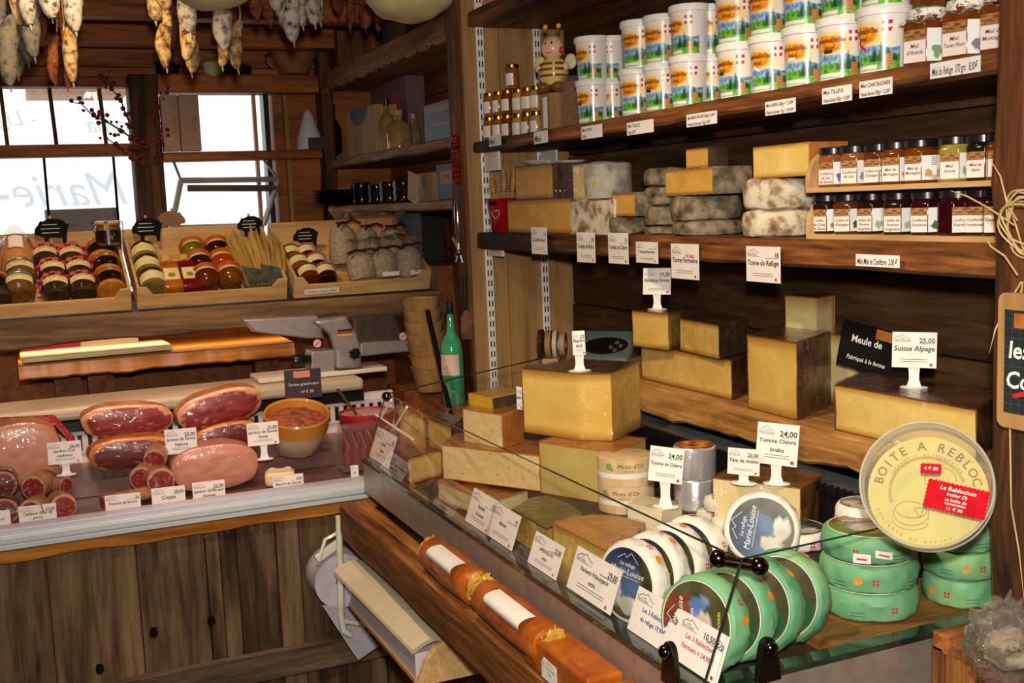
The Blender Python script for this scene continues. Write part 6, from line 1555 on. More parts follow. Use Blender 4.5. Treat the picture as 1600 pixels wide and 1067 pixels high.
def syrup(M, label, liq):
    t = thing('syrup_bottle', label, 'bottle', mat=M, group='syrup bottles in the middle crate')
    MB().box(-.021, -.021, 0, .021, .021, .095).build('bottle', liq, t, True, .005, 3)
    MB().lathe([(.019, .094), (.012, .106), (.010, .112), (.010, .118)], 20).build('neck', liq, t)
    MB().lathe([(.0125, .112), (.0135, .114), (.0135, .130), (.001, .131)], 20).build('cap', pm('gold_cap', 'c09a48', 'cca858', rough=.35), t)
    MB().box(-.0155, -.0218, .024, .0155, -.0212, .066).build('label_paper', LBL, t, False)
    MB().disc(0, .04, .008, 14, y=-.0222, fn=lambda p: (p[0], -.0222, p[2])).build('picture', pm('nut_picture', 'a07a30', '6a8a40', 200), t, False)
syrup(lay(M2, u_of(268, .08, .02, M2), .012, .03, 8) @ Matrix.Scale(1.45, 4), 'amber syrup bottle beside the pale jars', pm('amber_syrup', '9a5014', 'b4661c', rough=.08, coat=1))
syrup(lay(M2, u_of(296, .08, .02, M2), .012, .03, 8) @ Matrix.Scale(1.45, 4), 'deep red syrup bottle right of the amber one', pm('red_syrup', '5a0c0c', '76141a', rough=.08, coat=1))
def ball(M, liq, label):
    t = thing('round_jar', label, 'jar', mat=M, group='round jars in the middle crate')
    MB().blob((0, 0, .030), (.038, .038, .034), 26, 16).build('jar', liq, t)
    MB().lathe([(.033, .052), (.036, .054), (.036, .064), (.001, .066)], 26).build('lid', LIDR, t)
    MB().grid(14, 3, lambda u, v: (.0385*math.cos(.35*(v-.5)+.45)*math.cos(-PI/2 + (u-.5)*2.0), .0385*math.cos(.35*(v-.5)+.45)*math.sin(-PI/2 + (u-.5)*2.0), .030 + .0345*math.sin(.55*(v-.5)+.45))).build('label_paper', LBL, t)
RJ = [pm('round_%d' % i, c, d, rough=.08, coat=1) for i, (c, d) in enumerate((('4a1c08', '6a2c0c'), ('5a3008', '7a4410'), ('2a0c0c', '3c1412'), ('8a3008', 'a8440c'), ('5c4c10', '7a6818'), ('240a0a', '340f10')))]
for (px, v, k, lab) in ((324, .05, 0, 'brown round jar, front row left'), (360, .05, 1, 'amber brown round jar, front row right'), (315, .13, 2, 'dark red round jar, middle row left'), (350, .13, 3, 'orange red round jar, middle row right'), (305, .21, 4, 'olive round jar, back row left'), (343, .21, 5, 'dark purple round jar, back row right')):
    ball(lay(M2, u_of(px, v, .04, M2), v*1.2 - .038, .041, 14) @ Matrix.Scale(1.15, 4), RJ[k], lab)
POD = pm('dried_stalk', '8a6a2c', 'b8964c', 30, rough=.7, stretch=(1, 1, .1), bmp=.4)
for i in range(9):
    t = thing('dried_bundle', 'cellophane sleeve of dried stalks, %s from the left in the middle crate' % ORD[i], 'dried stalks', mat=M2 @ T(u_of(388 + 6.2*i, .04, .04, M2), .012, .03 + .014*(i % 2)) @ RZ(10 - 2*i) @ RX(-90 + 14 + 4*(i % 3)) @ Matrix.Scale(1.18, 4), group='sleeves of dried stalks')
    h = .20 + .03*((i*7) % 4)/3
    for q in range(3):
        xx = (q - 1) * .011; hq = h * (.86 + .14 * ((i + q * 2) % 3) / 2); b = MB()
        b.tube([(xx, 0, 0), (xx*1.1, -.004, hq*.4), (xx*1.2 + .003*(q - 1), .002, hq*.75), (xx*1.25, .004, hq)], [.006, .009, .0085, .001], 7); b.jitter(.0035, 55, i*3 + q); b.build('stalk', POD, t, True, ang=30)
    MB().sheet([(-.018, 0), (.018, 0), (.016, h*.22), (-.016, h*.30)], -.014, -.013).build('dark_sleeve', pm('dark_sleeve', '3a3c38', '565850', 40, rough=.2, coat=.6), t, False)
# right crate: tied jars, bags
def tied(M, liq, top, label):
    t = thing('tied_jar', label, 'jar', mat=M, group='tied jars in the right crate')
    r, h = .030, .058
    MB().lathe([(.001, 0), (r*.8, 0), (r, h*.2), (r, h*.7), (r*.85, h*.85), (.001, h*.86)], 24).build('jar', liq, t)
    label_band(t, r*1.015, h*.26, h*.76, LBL, 2.6)
    MB().lathe([(.001, h*1.12), (r*.8, h*1.1), (r*.95, h*1.0), (r*.9, h*.92), (r*1.15, h*.82)], 28).build('cloth_top', top, t)
PINK = pm('pink_cloth', 'a84858', 'c06a70', 90, rough=.8); KRAFT = pm('kraft_cloth', '6a4a2c', '80603c', 60, rough=.8); GRAYC = pm('grey_cloth', '4a4440', '645c54', 60, rough=.8)
for (px, v, liq, top, lab) in ((483, .05, RJ[0], GRAYC, 'tied jar with brown preserve, front left'), (510, .045, RJ[5], PINK, 'tied jar with black preserve and pink top, front right'), (470, .11, RJ[1], KRAFT, 'tied jar in the middle left of the right crate'), (497, .11, RJ[2], PINK, 'tied jar in the middle right with pink top'), (459, .17, RJ[1], KRAFT, 'tied jar at the back left with raffia'), (483, .17, RJ[2], PINK, 'tied jar at the back with a pink top')):
    tied(lay(M3, u_of(px, v, .034, M3), v*1.2 - .034, .034, 8) @ Matrix.Scale(1.15, 4), liq, top, lab)
SALT = pm('bagged_salt', '8a7a62', 'b0a088', 120, rough=.6, bmp=.8, coat=.9, coatbump=.8)
DRIB = pm('dark_red_ribbon', '3a0c10', '4a1216', rough=.5)
for i, (px, v, hh_, lab) in enumerate(((566, .05, .10, 'cellophane bag at the front left of the bag group'), (602, .05, .105, 'cellophane bag at the front middle of the bag group'), (640, .05, .11, 'cellophane bag at the front right of the bag group'), (538, .16, .15, 'cellophane bag at the back left of the bag group'), (575, .17, .13, 'cellophane bag at the back middle of the bag group'), (614, .16, .13, 'cellophane bag at the back right of the bag group'))):
    u = u_of(px, v, .05, M3); p = M3 @ V((u, v, .026)); t = thing('granola_bag', lab, 'gift bag', mat=T(p.x, p.y, p.z) @ RZ(10*i) @ Matrix.Scale(1.2, 4), group='ribbon tied cellophane bags')
    MB().lathe([(.001, 0), (.034, .001), (.040, .015), (.039, hh_*.45), (.030, hh_*.66), (.012, hh_*.76)], 22).jitter(.006, 30, i).build('filling', SALT, t)
    MB().lathe([(.013, hh_*.75), (.010, hh_*.80), (.024, hh_*.95), (.034, hh_*1.05)], 22, fn=lambda q: V((q.x*(1 + .3*math.sin(5*math.atan2(q.y, q.x))), q.y*(1 + .3*math.sin(4*math.atan2(q.y, q.x))), q.z + .008*math.sin(3*math.atan2(q.y, q.x))))).build('film_ruffle', glass_mat('cellophane_thin'), t)
    MB().tube([(.014*math.cos(a), .014*math.sin(a), hh_*.785) for a in [q*PI/6 for q in range(13)]], .0035, 6).build('ribbon', DRIB, t)
    MB().tube([(-.045, -.03, hh_*.72), (-.02, -.022, hh_*.80), (0, -.016, hh_*.79), (.025, -.022, hh_*.83), (.045, -.03, hh_*.76)], .0035, 6).build('ribbon_bow', DRIB, t)
    if i in (1, 2): MB().box(-.026, -.041, .004, .026, -.040, .016).build('label_paper', PAPER, t, False)
t = thing('shelf_label', 'white label on the front of the right crate', 'shelf label', mat=M3 @ T(u_of(503, -.01, .02, M3), -.0095, .012))
MB().box(-.058, -.0008, 0, .058, 0, .018).build('card', PAPER, t, False); MB().text('Confiture Origine 5,50 €', 0, .005, .011, 'C', -.0014, shear=.3, wmax=.1).build('lettering', INK, t, False)
# pig shaped slates
PIG = [(-.5, .05), (-.47, .2), (-.38, .3), (-.30, .44), (-.22, .42), (-.05, .5), (.2, .5), (.4, .42), (.5, .3), (.56, .34), (.54, .22), (.49, .1), (.46, -.1), (.44, -.32), (.34, -.32), (.32, -.12), (.1, -.10), (-.08, -.12), (-.10, -.32), (-.2, -.32), (-.22, -.1), (-.36, -.02), (-.46, -.02)]
def pig(px, py, Y, w_, label, rz=0, mat=SLATE, text=True, flip=False):
    c = oY(px, py, Y); t = thing('pig_slate', label, 'slate sign', (c.x, c.y, c.z), rad(rz), 'pig-shaped slate signs')
    pts = [((-x if flip else x)*w_, z*w_) for x, z in PIG]
    MB().sheet(pts, -.0015, .0015).build('slate', mat, t, False)
    if text:
        x = MB()
        for i, wv in enumerate((.5, .6, .55)): x.stroke([(-w_*wv/2 + w_*.03*q, w_*(.3 - .13*i) + .002*(q % 2)) for q in range(int(wv/.03))], .0014, y=-.0022)
        x.build('chalk_writing', CHALK, t, False)
    MB().box(-.004, .0015, -w_*.75, .004, .005, w_*.6).build('peg', W_PALE, t, False)
pig(80, 366, 3.93, .10, 'pig-shaped slate on the left crate', 0)
pig(229, 363, 3.93, .095, 'pig-shaped slate at the left of the middle crate', 4)
pig(390, 357, 3.93, .085, 'pig-shaped slate behind the dried stalks', 0)
pig(477, 375, 3.86, .085, 'pig-shaped slate on the right crate', 0)
pig(270, 349, 3.98, .085, 'plain brown wooden pig seen from behind', 0, pm('brown_pig', '6a4426', '7c5430', rough=.6), False, True)

# ================================================================== slicer, pots, bottle
p = oY(530, 573, 3.62)
t = thing('meat_slicer', 'grey metal meat slicer with black star knob', 'slicer', (0, 3.49, 0))
SLM = pm('slicer_metal', 'a39a9c', 'b0a8aa', rough=.35, metal=.5)
def S_(x, y, dy=0): q = oY(x, y, 3.49 + dy); return q.x, q.z
def slab(pts, y0, y1, nm, mt, bev=.006): MB().sheet([S_(*q) for q in pts], y0, y1).build(nm, mt, t, False, bev)
slab([(483, 500), (535, 492), (552, 520), (558, 540), (559, 572), (520, 574), (519, 545), (510, 520)], -.05, .0, 'blade_cover', SLM, .010)
slab([(483, 548), (520, 545), (520, 583), (483, 587)], -.03, .06, 'motor_housing', SLM)
slab([(380, 500), (500, 494), (510, 530), (484, 530), (400, 520)], .02, .08, 'carriage', SLM)
slab([(555, 498), (620, 492), (640, 545), (560, 555)], .02, .10, 'blade_guard', pm('slicer_dark', '5c5250', '6a605e', rough=.3, metal=.6))
slab([(560, 535), (640, 530), (642, 548), (560, 556)], -.02, .02, 'feed_table', SLM)
q0, q1 = S_(400, 600)[0], S_(600, 600)[0]; MB().box(q0, -.05, 1.077, q1, .10, 1.092).build('slicer_base', CREAMP, t, False, .004)
cx_, cz_ = S_(546, 549); st = [((.020 if k % 2 == 0 else .016)*math.cos(PI*k/7), (.020 if k % 2 == 0 else .016)*math.sin(PI*k/7)) for k in range(14)]
MB().sheet([(cx_ + a, cz_ + b) for a, b in st], -.068, -.05).build('star_knob', BLACKP, t, False, .002)
b = MB(); kx, kz = S_(466, 562); b.M = T(kx, -.02, kz) @ RY(90); b.lathe([(.001, -.02), (.018, -.02), (.02, -.012), (.02, .012), (.014, .02), (.014, .035), (.001, .035)], 20); b.build('gauge_knob', BLACKP, t)
for i, c in enumerate(('161616', 'b01c1c', 'd8a820')):
    x0, z0 = S_(521, 513 + 3.6*i); x1, _ = S_(544, 513 + 3.6*i); MB().box(x0, -.0515, z0 - .0065, x1, -.0502, z0).build('flag_stripe', pm('flag_' + c, c, rough=.5), t, False)
for a in ((492, 535), (625, 524)):
    x0, z0 = S_(*a); MB().disc(x0, z0, .013, 18, -.0312).build('warning_disc', pm('warning_white', 'd8b8b8', rough=.4), t, False); MB().stroke([(x0 - .007, z0 - .006), (x0 + .007, z0 + .006)], .003, -.0318).build('warning_mark', INKRED, t, False)
# wood flower pots / buckets stacked
BW = wood('bucket_wood', '9a7040', 'b88c54', 'cba468', 'Z', 9, .5)
for i in range(7):
    yy = (655, 625, 600, 575, 552, 530, 510)[i]
    p = oX(670 - i*1.0, yy, 1.2); r = .064
    if i == 0: by, bx_, bz = p.y + .25, 1.16, 1.0
    t = thing('wooden_bucket', 'turned wooden bowl, %s from the bottom of the stack by the post' % ORD[i], 'wooden bowl', (1.17, YX(672 - i*2, 1.17, 1.15), 1.012 + .036*i), 0, 'stack of turned wooden bowls')
    MB().lathe([(.001, 0), (r*.72, 0), (r*.78, .004), (r*1.0, .075), (r*1.05, .078), (r*.95, .078), (r*.7, .02), (.001, .018)], 32).build('bowl', BW, t)
tag(MB().box(1.09, 3.40, .0, 1.30, 3.6, 1.01).build('side_stand', W_NICHE, None, False, .003), 'brown stand below the stacked wooden bowls', 'stand')
gx = YX(705, 1.13, 1.2); t = thing('green_bottle', 'green liqueur bottle with pale label and dark cap', 'bottle', (1.13, gx, .0))
zb1_, zt1 = hz((1.13, gx), 632), hz((1.13, gx), 472); hB_ = zt1 - zb1_; t.location.z = zb1_
GB = pm('green_liqueur', '3aa472', '4cba86', rough=.06, coat=1, trans=.3)
MB().lathe([(.001, 0), (.029, 0), (.032, .004), (.032, hB_*.50), (.029, hB_*.60), (.012, hB_*.72), (.009, hB_*.9), (.001, hB_*.9)], 24).build('bottle', GB, t)
MB().lathe([(.0085, hB_*.72), (.0095, hB_*.74), (.009, hB_*.90), (.001, hB_*.9)], 20).build('neck_glass', pm('neck_grey', '8a9a8a', rough=.06, coat=1), t)
MB().lathe([(.011, hB_*.89), (.0115, hB_*.9), (.0115, hB_), (.001, hB_)], 20).build('cap', pm('navy_cap', '101c34', rough=.3), t)
MB().grid(12, 3, lambda u, v: (.0326*math.cos(PI*1.25 + (u-.5)*2.2), .0326*math.sin(PI*1.25 + (u-.5)*2.2), hB_*(.30 + .20*v))).build('label_paper', pm('pink_paper', 'cdb0a0', 'd8bcac', rough=.5), t)
tag(MB().box(1.085, gx - .05, .0, 1.20, gx + .05, zb1_).build('bottle_stand', W_NICHE, None, False, .003), 'brown ledge carrying the green bottle', 'ledge')
# brush hanging by the post
gy = YX(727, 1.25, 1.3); t = thing('pastry_brush', 'brush with black handle hanging beside the green bottle', 'brush', (1.25, gy, 0))
za_, zb_2, zc_2 = hz((1.25, gy), 430), hz((1.25, gy), 485), hz((1.25, gy), 530)
MB().tube([(0, 0, za_), (0, 0, zb_2)], [.007, .005], 10).build('handle', BLACKP, t)
MB().sheet([(-.006, zb_2), (.006, zb_2), (.018, zb_2 - .025), (.018, zc_2), (-.018, zc_2), (-.018, zb_2 - .025)], -.005, .005).build('bristles', pm('bristle', '8a5a44', '6a4030', 40), t, False)

# ================================================================== niche at the far right corner
ZN1, ZN2 = 1.82, 1.618
NS = wood('niche_shelf_wood', '4a2c18', '8a5a30', 'b08a64', 'Y', 9, .6, .6)
plank('niche_shelf', 1.3, 1.62, 3.385, 5.08, 1.785, ZN1, NS, 'niche shelf carrying bottles and gift boxes', seed=11, wobz=.004)
plank('niche_shelf', 1.3, 1.62, 3.385, 5.08, 1.585, ZN2, NS, 'niche shelf carrying dark bowls and the blue box', seed=12, wobz=.004)
t = plank('niche_shelf', 1.3, 1.62, 3.385, 5.08, 2.14, 2.21, NS, 'niche shelf at the top with scalloped edge', seed=13, wobz=.002)
for i in range(11):
    y = 5.0 - i*.15; b = MB(); b.M = T(1.297, y, 2.14) @ RY(90); b.lathe([(.001, 0), (.055, 0), (.055, .012), (.001, .012)], 20, 0, PI); b2 = MB(); n = 10
    pts = [(1.296, y + .055*math.cos(PI + PI*q/n), 2.142 + .022*math.sin(PI + PI*q/n)) for q in range(n+1)]; pts2 = [(1.31, p[1], p[2]) for p in pts]
    b2.add(pts + pts2, [tuple(range(n+1)), tuple(reversed(range(n+1, 2*n+2)))] + [(q, n+1+q, n+2+q, q+1) for q in range(n)]); b2.build('scallop', NS, t, False)
def nbox(label, x0, x1, yt, X, zs, dep, mat, name='gift_box', cat='box'):
    a, b = YX(x0, X, zs), YX(x1, X, zs); h = hz((X, (a+b)/2), yt) - zs; t = thing(name, label, cat, (X, (a+b)/2, zs)); l = (a - b)/2
    MB().box(0, -l, 0, dep, l, h).build('box_body', mat, t, False, .003); return t, l, h
KRAFTB = pm('kraft_box', 'b08458', 'c09468', 30, rough=.7)
t, l, h = nbox('upright wooden gift box with a round cut-out', 542, 587, 170, 1.33, ZN1, .10, W_PALE)
b = MB(); n = 12; b.add([(-.001, l*.62*math.cos(PI + PI*q/n) - .0, h + .0005 + .07*math.sin(PI + PI*q/n)) for q in range(n+1)], [tuple(range(n+1))]); b.build('cut_out', pm('dark_cutout', '1c120a'), t, False)
t, l, h = nbox('pink printed carton behind the clear bottles', 585, 640, 128, 1.50, ZN1, .08, pm('pink_carton', '6a4a4c', '7a5858', 12, rough=.5))
MB().box(-.001, -l*.6, h*.6, 0, l*.4, h*.8).build('red_print', INKRED, t, False)
t, l, h = nbox('black and white stacked gift boxes at the right of the niche', 664, 712, 158, 1.34, ZN1, .14, pm('slate_blue_box', '0c1014', '12181e', rough=.4))
MB().box(-.002, -l*.8, h*.72, 0, l*.9, h*.92).box(-.002, -l*.8, h*.36, 0, l*.9, h*.46).build('white_band', pm('box_white', '80766c', rough=.5), t, False)
def nbottle(label, px, X, zs, yt, r, mat, cap):
    y = YX(px, X, zs); h = hz((X, y), yt) - zs; t = thing('bottle', label, 'bottle', (X, y, zs))
    MB().lathe([(.001, 0), (r, 0), (r, h*.55), (r*.75, h*.66), (r*.32, h*.75), (r*.3, h*.9), (.001, h*.9)], 24).build('bottle', mat, t)
    MB().lathe([(r*.36, h*.86), (r*.36, h), (.001, h)], 16).build('cap', cap, t); return t
DKB = pm('dark_bottle', '14100c', '1e1812', rough=.12, coat=1); CLB = pm('pale_spirit', '8a6a40', 'a88452', rough=.06, coat=1)
nbottle('dark bottle at the left end of the niche shelf', 524, 1.345, ZN1, 163, .036, DKB, DKB)
nbottle('clear spirit bottle with black cap', 607, 1.38, ZN1, 153, .035, CLB, BLACKP)
nbottle('round bellied clear bottle in the niche', 625, 1.34, ZN1, 172, .048, CLB, W_PALE)
nbottle('slim clear bottle right of the bellied one', 648, 1.42, ZN1, 178, .028, pm('clear_spirit', '6a5a48', '8a7860', rough=.05, coat=1), CLB)
t = thing('wine_crate_lid', 'leaning open wooden bottle case beside the dark bottle', 'bottle case', mat=T(1.35, YX(525, 1.35, ZN1), ZN1 + .045) @ RX(35)); MB().box(0, -.09, -.012, .05, .09, .012).build('case', W_PALE, t, False, .002)
MB().box(-.002, -.08, -.007, .0, .08, .007).build('inner', DKB, t, False)
# lower niche shelf
for i in range(5):
    y = YX(514, 1.30, ZN2); t = thing('black_plate', 'black plate, %s from the bottom of the niche stack' % ORD[i], 'plate', (1.32, y - .04, ZN2 + .0145*i), 0, 'stacked black plates')
    MB().lathe([(.001, 0), (.06, 0), (.098, .012), (.10, .014), (.085, .012), (.001, .005)], 36).build('plate', pm('black_glaze', '0c0c0c', '141414', rough=.12, coat=1), t)
for i, (px, hh_, r, lab) in enumerate(((566, .10, .045, 'black handled pot in the lower niche'), (590, .085, .04, 'dark cups stacked in the lower niche'), (610, .09, .045, 'brown glass bowls stack left of the cards'), (632, .09, .045, 'brown glass bowls stack behind the paper card'))):
    t = thing('dark_pot', lab, 'pot', (1.40, YX(px, 1.40, ZN2), ZN2)); mt = pm('black_glaze', '0c0c0c') if i < 2 else pm('brown_glass', '1c0c06', '2a140a', rough=.06, coat=1)
    pr = [(.001, 0), (r*.8, 0)]
    for k in range(3): pr += [(r, hh_*(k+.3)/3), (r*.9, hh_*(k+.95)/3)]
    MB().lathe(pr + [(.001, hh_)], 26).build('body', mt, t)
t, l, h = nbox('kraft and blue box with cut-out handle', 648, 684, 270, 1.34, ZN2, .12, KRAFTB)
MB().box(-.001, -.01, h*.45, .0, .03, h*.9).build('cut_out', pm('dark_cutout', '1c120a'), t, False)
t, l, h = nbox('dark blue carton beside the rough post', 684, 716, 255, 1.335, ZN2, .13, pm('petrol_carton', '101a20', '16242c', rough=.5))
MB().box(-.001, -l*.6, h*.45, 0, l*.6, h*.8).build('label_paper', KRAFTB, t, False)
q = MB(); q.M = T(-.0015, 0, 0) @ RZ(-90); q.text('OPINEL', 0, h*.58, .022, 'C', 0, bold=.01, wmax=l*1.1).build('lettering', INK, t, False)
p = oX(645, 292, 1.30); t = thing('paper_card', 'tan paper card clipped to the niche edge', 'price card', mat=T(p.x, p.y, p.z - .0) @ RZ(-90) @ RY(12))
MB().box(-.055, 0, -.055, .055, .002, .05).build('card', pm('tan_card', 'b8946c', 'c4a07a', rough=.6), t, False)
x = MB()
for i in range(4): x.text('€€ . €€', -.04, .022 - .024*i, .018, y=-.001)
x.build('lettering', pm('faded_ink', '8a6a50'), t, False)
# red berries string
cy_2 = YX(714, 1.27, 1.75); t = thing('red_bead_string', 'string of red beads hanging from the niche post', 'bead string', (1.265, cy_2, 0))
ztop, zmid, zbot = hz((1.265, cy_2), 178), hz((1.265, cy_2), 215), hz((1.265, cy_2), 285)
MB().tube([(0, 0, ztop), (0, 0, zmid)], .002, 6).build('cord', INKRED, t)
BEAD = pm('red_bead', '6a0812', '8c1018', rough=.3, coat=.5); BM = MB().blob((0, 0, 0), (.009, .009, .0085), 10, 7).mesh('bead', BEAD)
for i in range(22):
    a = 2*PI*i/22; o = bpy.data.objects.new('bead', BM); COL.objects.link(o); o.parent = t; o.location = (0, .017*math.sin(a)*1.2, (zmid+zbot)/2 + (zmid-zbot)/2*math.cos(a))
# metal bottle-opener tool hanging on the post
ty = YX(717, 1.25, 1.45); t = thing('nutcracker_tool', 'chrome tool with double claw hanging on the rough post', 'kitchen tool', (1.25, ty, 0))
z0_, z1_, z2_ = hz((1.25, ty), 312), hz((1.25, ty), 380), hz((1.25, ty), 410)
MB().tube([(0, 0, z0_), (0, -.003, z0_*.8 + z1_*.2), (0, -.002, z0_*.3 + z1_*.7), (0, 0, z1_)], [.004, .011, .010, .005], 12).build('handle', CHROME, t)
MB().tube([(0, 0, z1_), (0, 0, z1_ - .02)], .006, 8).tube([(0, .022, z2_), (0, .022, z2_ + .022), (0, 0, z1_ - .02), (0, -.022, z2_ + .022), (0, -.022, z2_)], .0045, 8).build('claw', CHROME, t)
MB().tube([(0, .045, z1_ + .015), (0, .008, z1_ - .012)], .006, 8).build('wooden_grip', W_PALE, t)
# enamel board and dark device under the niche shelf
t, l, h = nbox('white enamel board leaning under the niche shelf', 553, 622, 334, 1.45, 1.38, .03, pm('enamel_pinkish', 'b8a49c', 'c2aea6', rough=.25, coat=.5), 'enamel_board', 'board')
t2, l, h = nbox('dark cabinet beside the enamel board', 622, 660, 332, 1.45, 1.38, .1, pm('near_black', '161310', rough=.5), 'dark_cabinet', 'cabinet')
tag(MB().box(1.4, 3.9, .0, 1.6, 5.0, 1.379).build('low_cabinet', W_NICHE, None, False), 'brown cabinet top below the niche shelves', 'cabinet')
# items on the top niche shelf
nbox('brown wooden case at the left of the top niche shelf', 500, 530, 50, 1.33, 2.21, .15, W_POST, 'wooden_case', 'box')
nbox('brown wooden case right of the hanging pieces', 598, 634, 30, 1.33, 2.21, .15, W_POST, 'wooden_case', 'box')
t = thing('glazed_bowl', 'old glazed bowl on the beam over the right window', 'bowl', (XY(460, 5.03, 2.22), 5.03, 2.206)); MB().lathe([(.001, 0), (.065, 0), (.10, .085), (.108, .095), (.10, .095), (.07, .02), (.001, .015)], 32).build('bowl', pm('tan_glaze', '7a4c28', 'a07048', 6, rough=.4), t)
MB().tube([(-.10, -.01, .085), (-.125, -.01, .075), (-.125, -.01, .05), (-.105, -.01, .03)], .007, 8).build('handle', CHROME, t)

# ================================================================== hanging sausages, hams
def saus_mat(name, st, b=.6): return pm(name, st[0][1], None, 55, rough=.85, bmp=b, stops=st)
SW = saus_mat('white_mould_sausage', [(.34, '463a34'), (.43, '8c847a'), (.6, 'b4aea4')]); SBR = saus_mat('golden_mould_sausage', [(.34, '4a3018'), (.44, '8f7042'), (.6, 'b8a074')]); SDK = saus_mat('dark_sausage', [(.3, '3a1c12'), (.5, '6a3a20'), (.7, '8a5230')]); SGR = saus_mat('grey_green_sausage', [(.3, '3a3834'), (.5, '64625c'), (.7, '7c6a48')])
STR = pm('butcher_string', 'b09a70', rough=.8)
def sausage(px, yt, yb, Y, r, mat, label, bend=0, grp='hanging dried sausages'):
    top = oY(px, yt, Y); bot = oY(px + bend, yb, Y); Ln = top.z - bot.z
    t = thing('dried_sausage', label, 'sausage', (top.x, Y, top.z), 0, grp)
    dx = bot.x - top.x; n = 12; pts = []; rs = []
    for i in range(n + 1):
        q = i/n; pts.append((dx*q + .01*math.sin(q*PI)*(1 if bend >= 0 else -1), 0, -Ln*q)); rs.append(r*min(1, (max(.001, math.sin(PI*min(1, max(0, q*.98 + .01))))**.35)*1.0))
    b = MB().tube(pts, rs, 14); b.jitter(.005, 30, px); b.build('casing', mat, t)
    MB().tube([(0, 0, -.004), (.004, 0, .02), (0, 0, max(.03, 2.31 - top.z))], .0025, 6).build('string', STR, t)
    MB().tube([(dx, 0, -Ln + .004), (dx + .002, 0, -Ln - .016)], [.004, .0015], 6).build('casing_tip', mat, t)
    return t
hs = [  # px, top, bottom, depth, radius, material
 (4, 30, 115, 3.45, .032, SGR), (18, 70, 135, 3.40, .034, SGR), (30, 40, 118, 3.5, .034, SGR), (46, 10, 98, 3.45, .034, SGR), (56, 45, 90, 3.38, .030, SGR), (14, -30, 60, 3.55, .036, SGR), (36, -40, 40, 3.4, .036, SBR),
 (49, -40, 38, 3.35, .034, SW), (68, -20, 66, 3.5, .030, SDK), (83, -50, 27, 3.3, .040, SW), (97, -10, 60, 3.45, .040, SDK), (120, -40, 48, 3.35, .036, SW), (88, 62, 130, 3.42, .020, SDK), (99, 58, 135, 3.40, .022, SDK), (116, 35, 128, 3.38, .028, SBR),
 (237, -30, 33, 3.4, .042, SBR), (262, -40, 16, 3.35, .034, SBR), (253, 20, 46, 3.36, .020, SBR), (262, 40, 106, 3.42, .030, SBR), (285, 25, 95, 3.36, .032, SBR), (293, 60, 113, 3.45, .026, SBR), (299, -20, 50, 3.33, .036, SW), (272, 10, 70, 3.5, .03, SDK), (341, 45, 103, 3.45, .026, SBR), (354, 0, 77, 3.34, .038, SW), (374, 45, 108, 3.42, .028, SBR), (366, 10, 60, 3.5, .03, SDK),
 (404, -30, 30, 3.4, .03, SDK), (424, -20, 36, 3.45, .03, SDK), (437, -40, 18, 3.35, .034, SW), (450, -20, 45, 3.38, .034, SW), (461, 0, 66, 3.34, .034, SW), (475, -30, 40, 3.4, .032, SW), (494, -30, 38, 3.36, .032, SW), (503, -10, 35, 3.42, .022, SW),
 (532, -30, 18, 3.6, .03, SDK), (541, -10, 45, 3.65, .02, SDK), (565, 5, 45, 3.6, .030, SDK), (585, 10, 48, 3.62, .026, SDK)]
zone = lambda px: 'the left bunch' if px < 150 else 'the second bunch' if px < 320 else 'the third bunch' if px < 400 else 'the white bunch' if px < 520 else 'the dark bunch by the niche'
cnt = {}
MN = {SGR: 'grey green', SBR: 'golden mottled', SW: 'white moulded', SDK: 'dark brown'}
bys = {}
for a in hs: bys.setdefault((zone(a[0]), MN[a[5]]), []).append(a)
for (zn, mn), lst in bys.items():
    lst.sort(key=lambda a: a[0])
    for i, a in enumerate(lst):
        bend = 6 if a[5] in (SBR, SDK) and a[0] % 2 else -2
        sausage(a[0], a[1] - (45 if a[5] is SGR else 12), a[2], a[3], a[4]*(.80 if a[5] is SGR else .74), a[5], '%s dried sausage%s in %s' % (mn, (', %s from the left' % ORD[i]) if len(lst) > 1 else '', zn), bend)
CLM = pm('cloth_ham', 'b0a070', 'c8ba8c', 8, rough=.7, bmp=.3)
for px, py, Y, r, rz_, lab in ((640, -12, 2.9, .125, .075, 'pale round cheese gourd hanging at the top centre'), (332, -14, 3.0, .10, .045, 'pale round cheese gourd hanging over the sausages')):
    c = oY(px, py, Y); t = thing('hanging_gourd', lab, 'hanging cheese', (c.x, c.y, c.z), 0, 'pale hanging gourd cheeses')
    MB().blob((0, 0, 0), (r, r, rz_), 30, 18, .12, 2, seed=px).build('body', CLM, t); MB().tube([(0, 0, rz_*.9), (0, 0, 2.45 - c.z)], .004, 6).build('string', STR, t)

# ================================================================== red berry branch, window things
BER = pm('dry_berry', '6a101c', '8c2230', rough=.5); TWIG = pm('twig', '3a2418', '54341f', rough=.8)
bm = MB().blob((0, 0, 0), (.0095, .0095, .009), 8, 6).mesh('berry', BER)
Yb = 4.99
def branch(pts, label, seed):
    P = [oY(x, y, Yb) for x, y in pts]; o = P[-1]
    t = thing('berry_branch', label, 'dried branch', o, 0, 'dried red berry branches')
    MB().tube([p - o for p in P], [.002 + .003*i/len(P) for i in range(len(P))], 6).build('twig', TWIG, t)
    r = random.Random(seed)
    for a, b in zip(P, P[1:]):
        n = max(2, int((b-a).length/.0085))
        for i in range(n):
            if r.random() < .8:
                q = a.lerp(b, i/n) + V((r.uniform(-.022, .022), r.uniform(-.02, .02), r.uniform(-.022, .022)))
                k = bpy.data.objects.new('berry', bm); COL.objects.link(k); k.parent = t; k.location = q - o; s = r.uniform(.6, 1.15); k.scale = (s, s, s)
branch([(152, 113), (165, 128), (180, 145), (190, 160), (197, 180), (205, 197), (220, 225), (230, 260)], 'long red berry branch rising to the left of the post', 1)
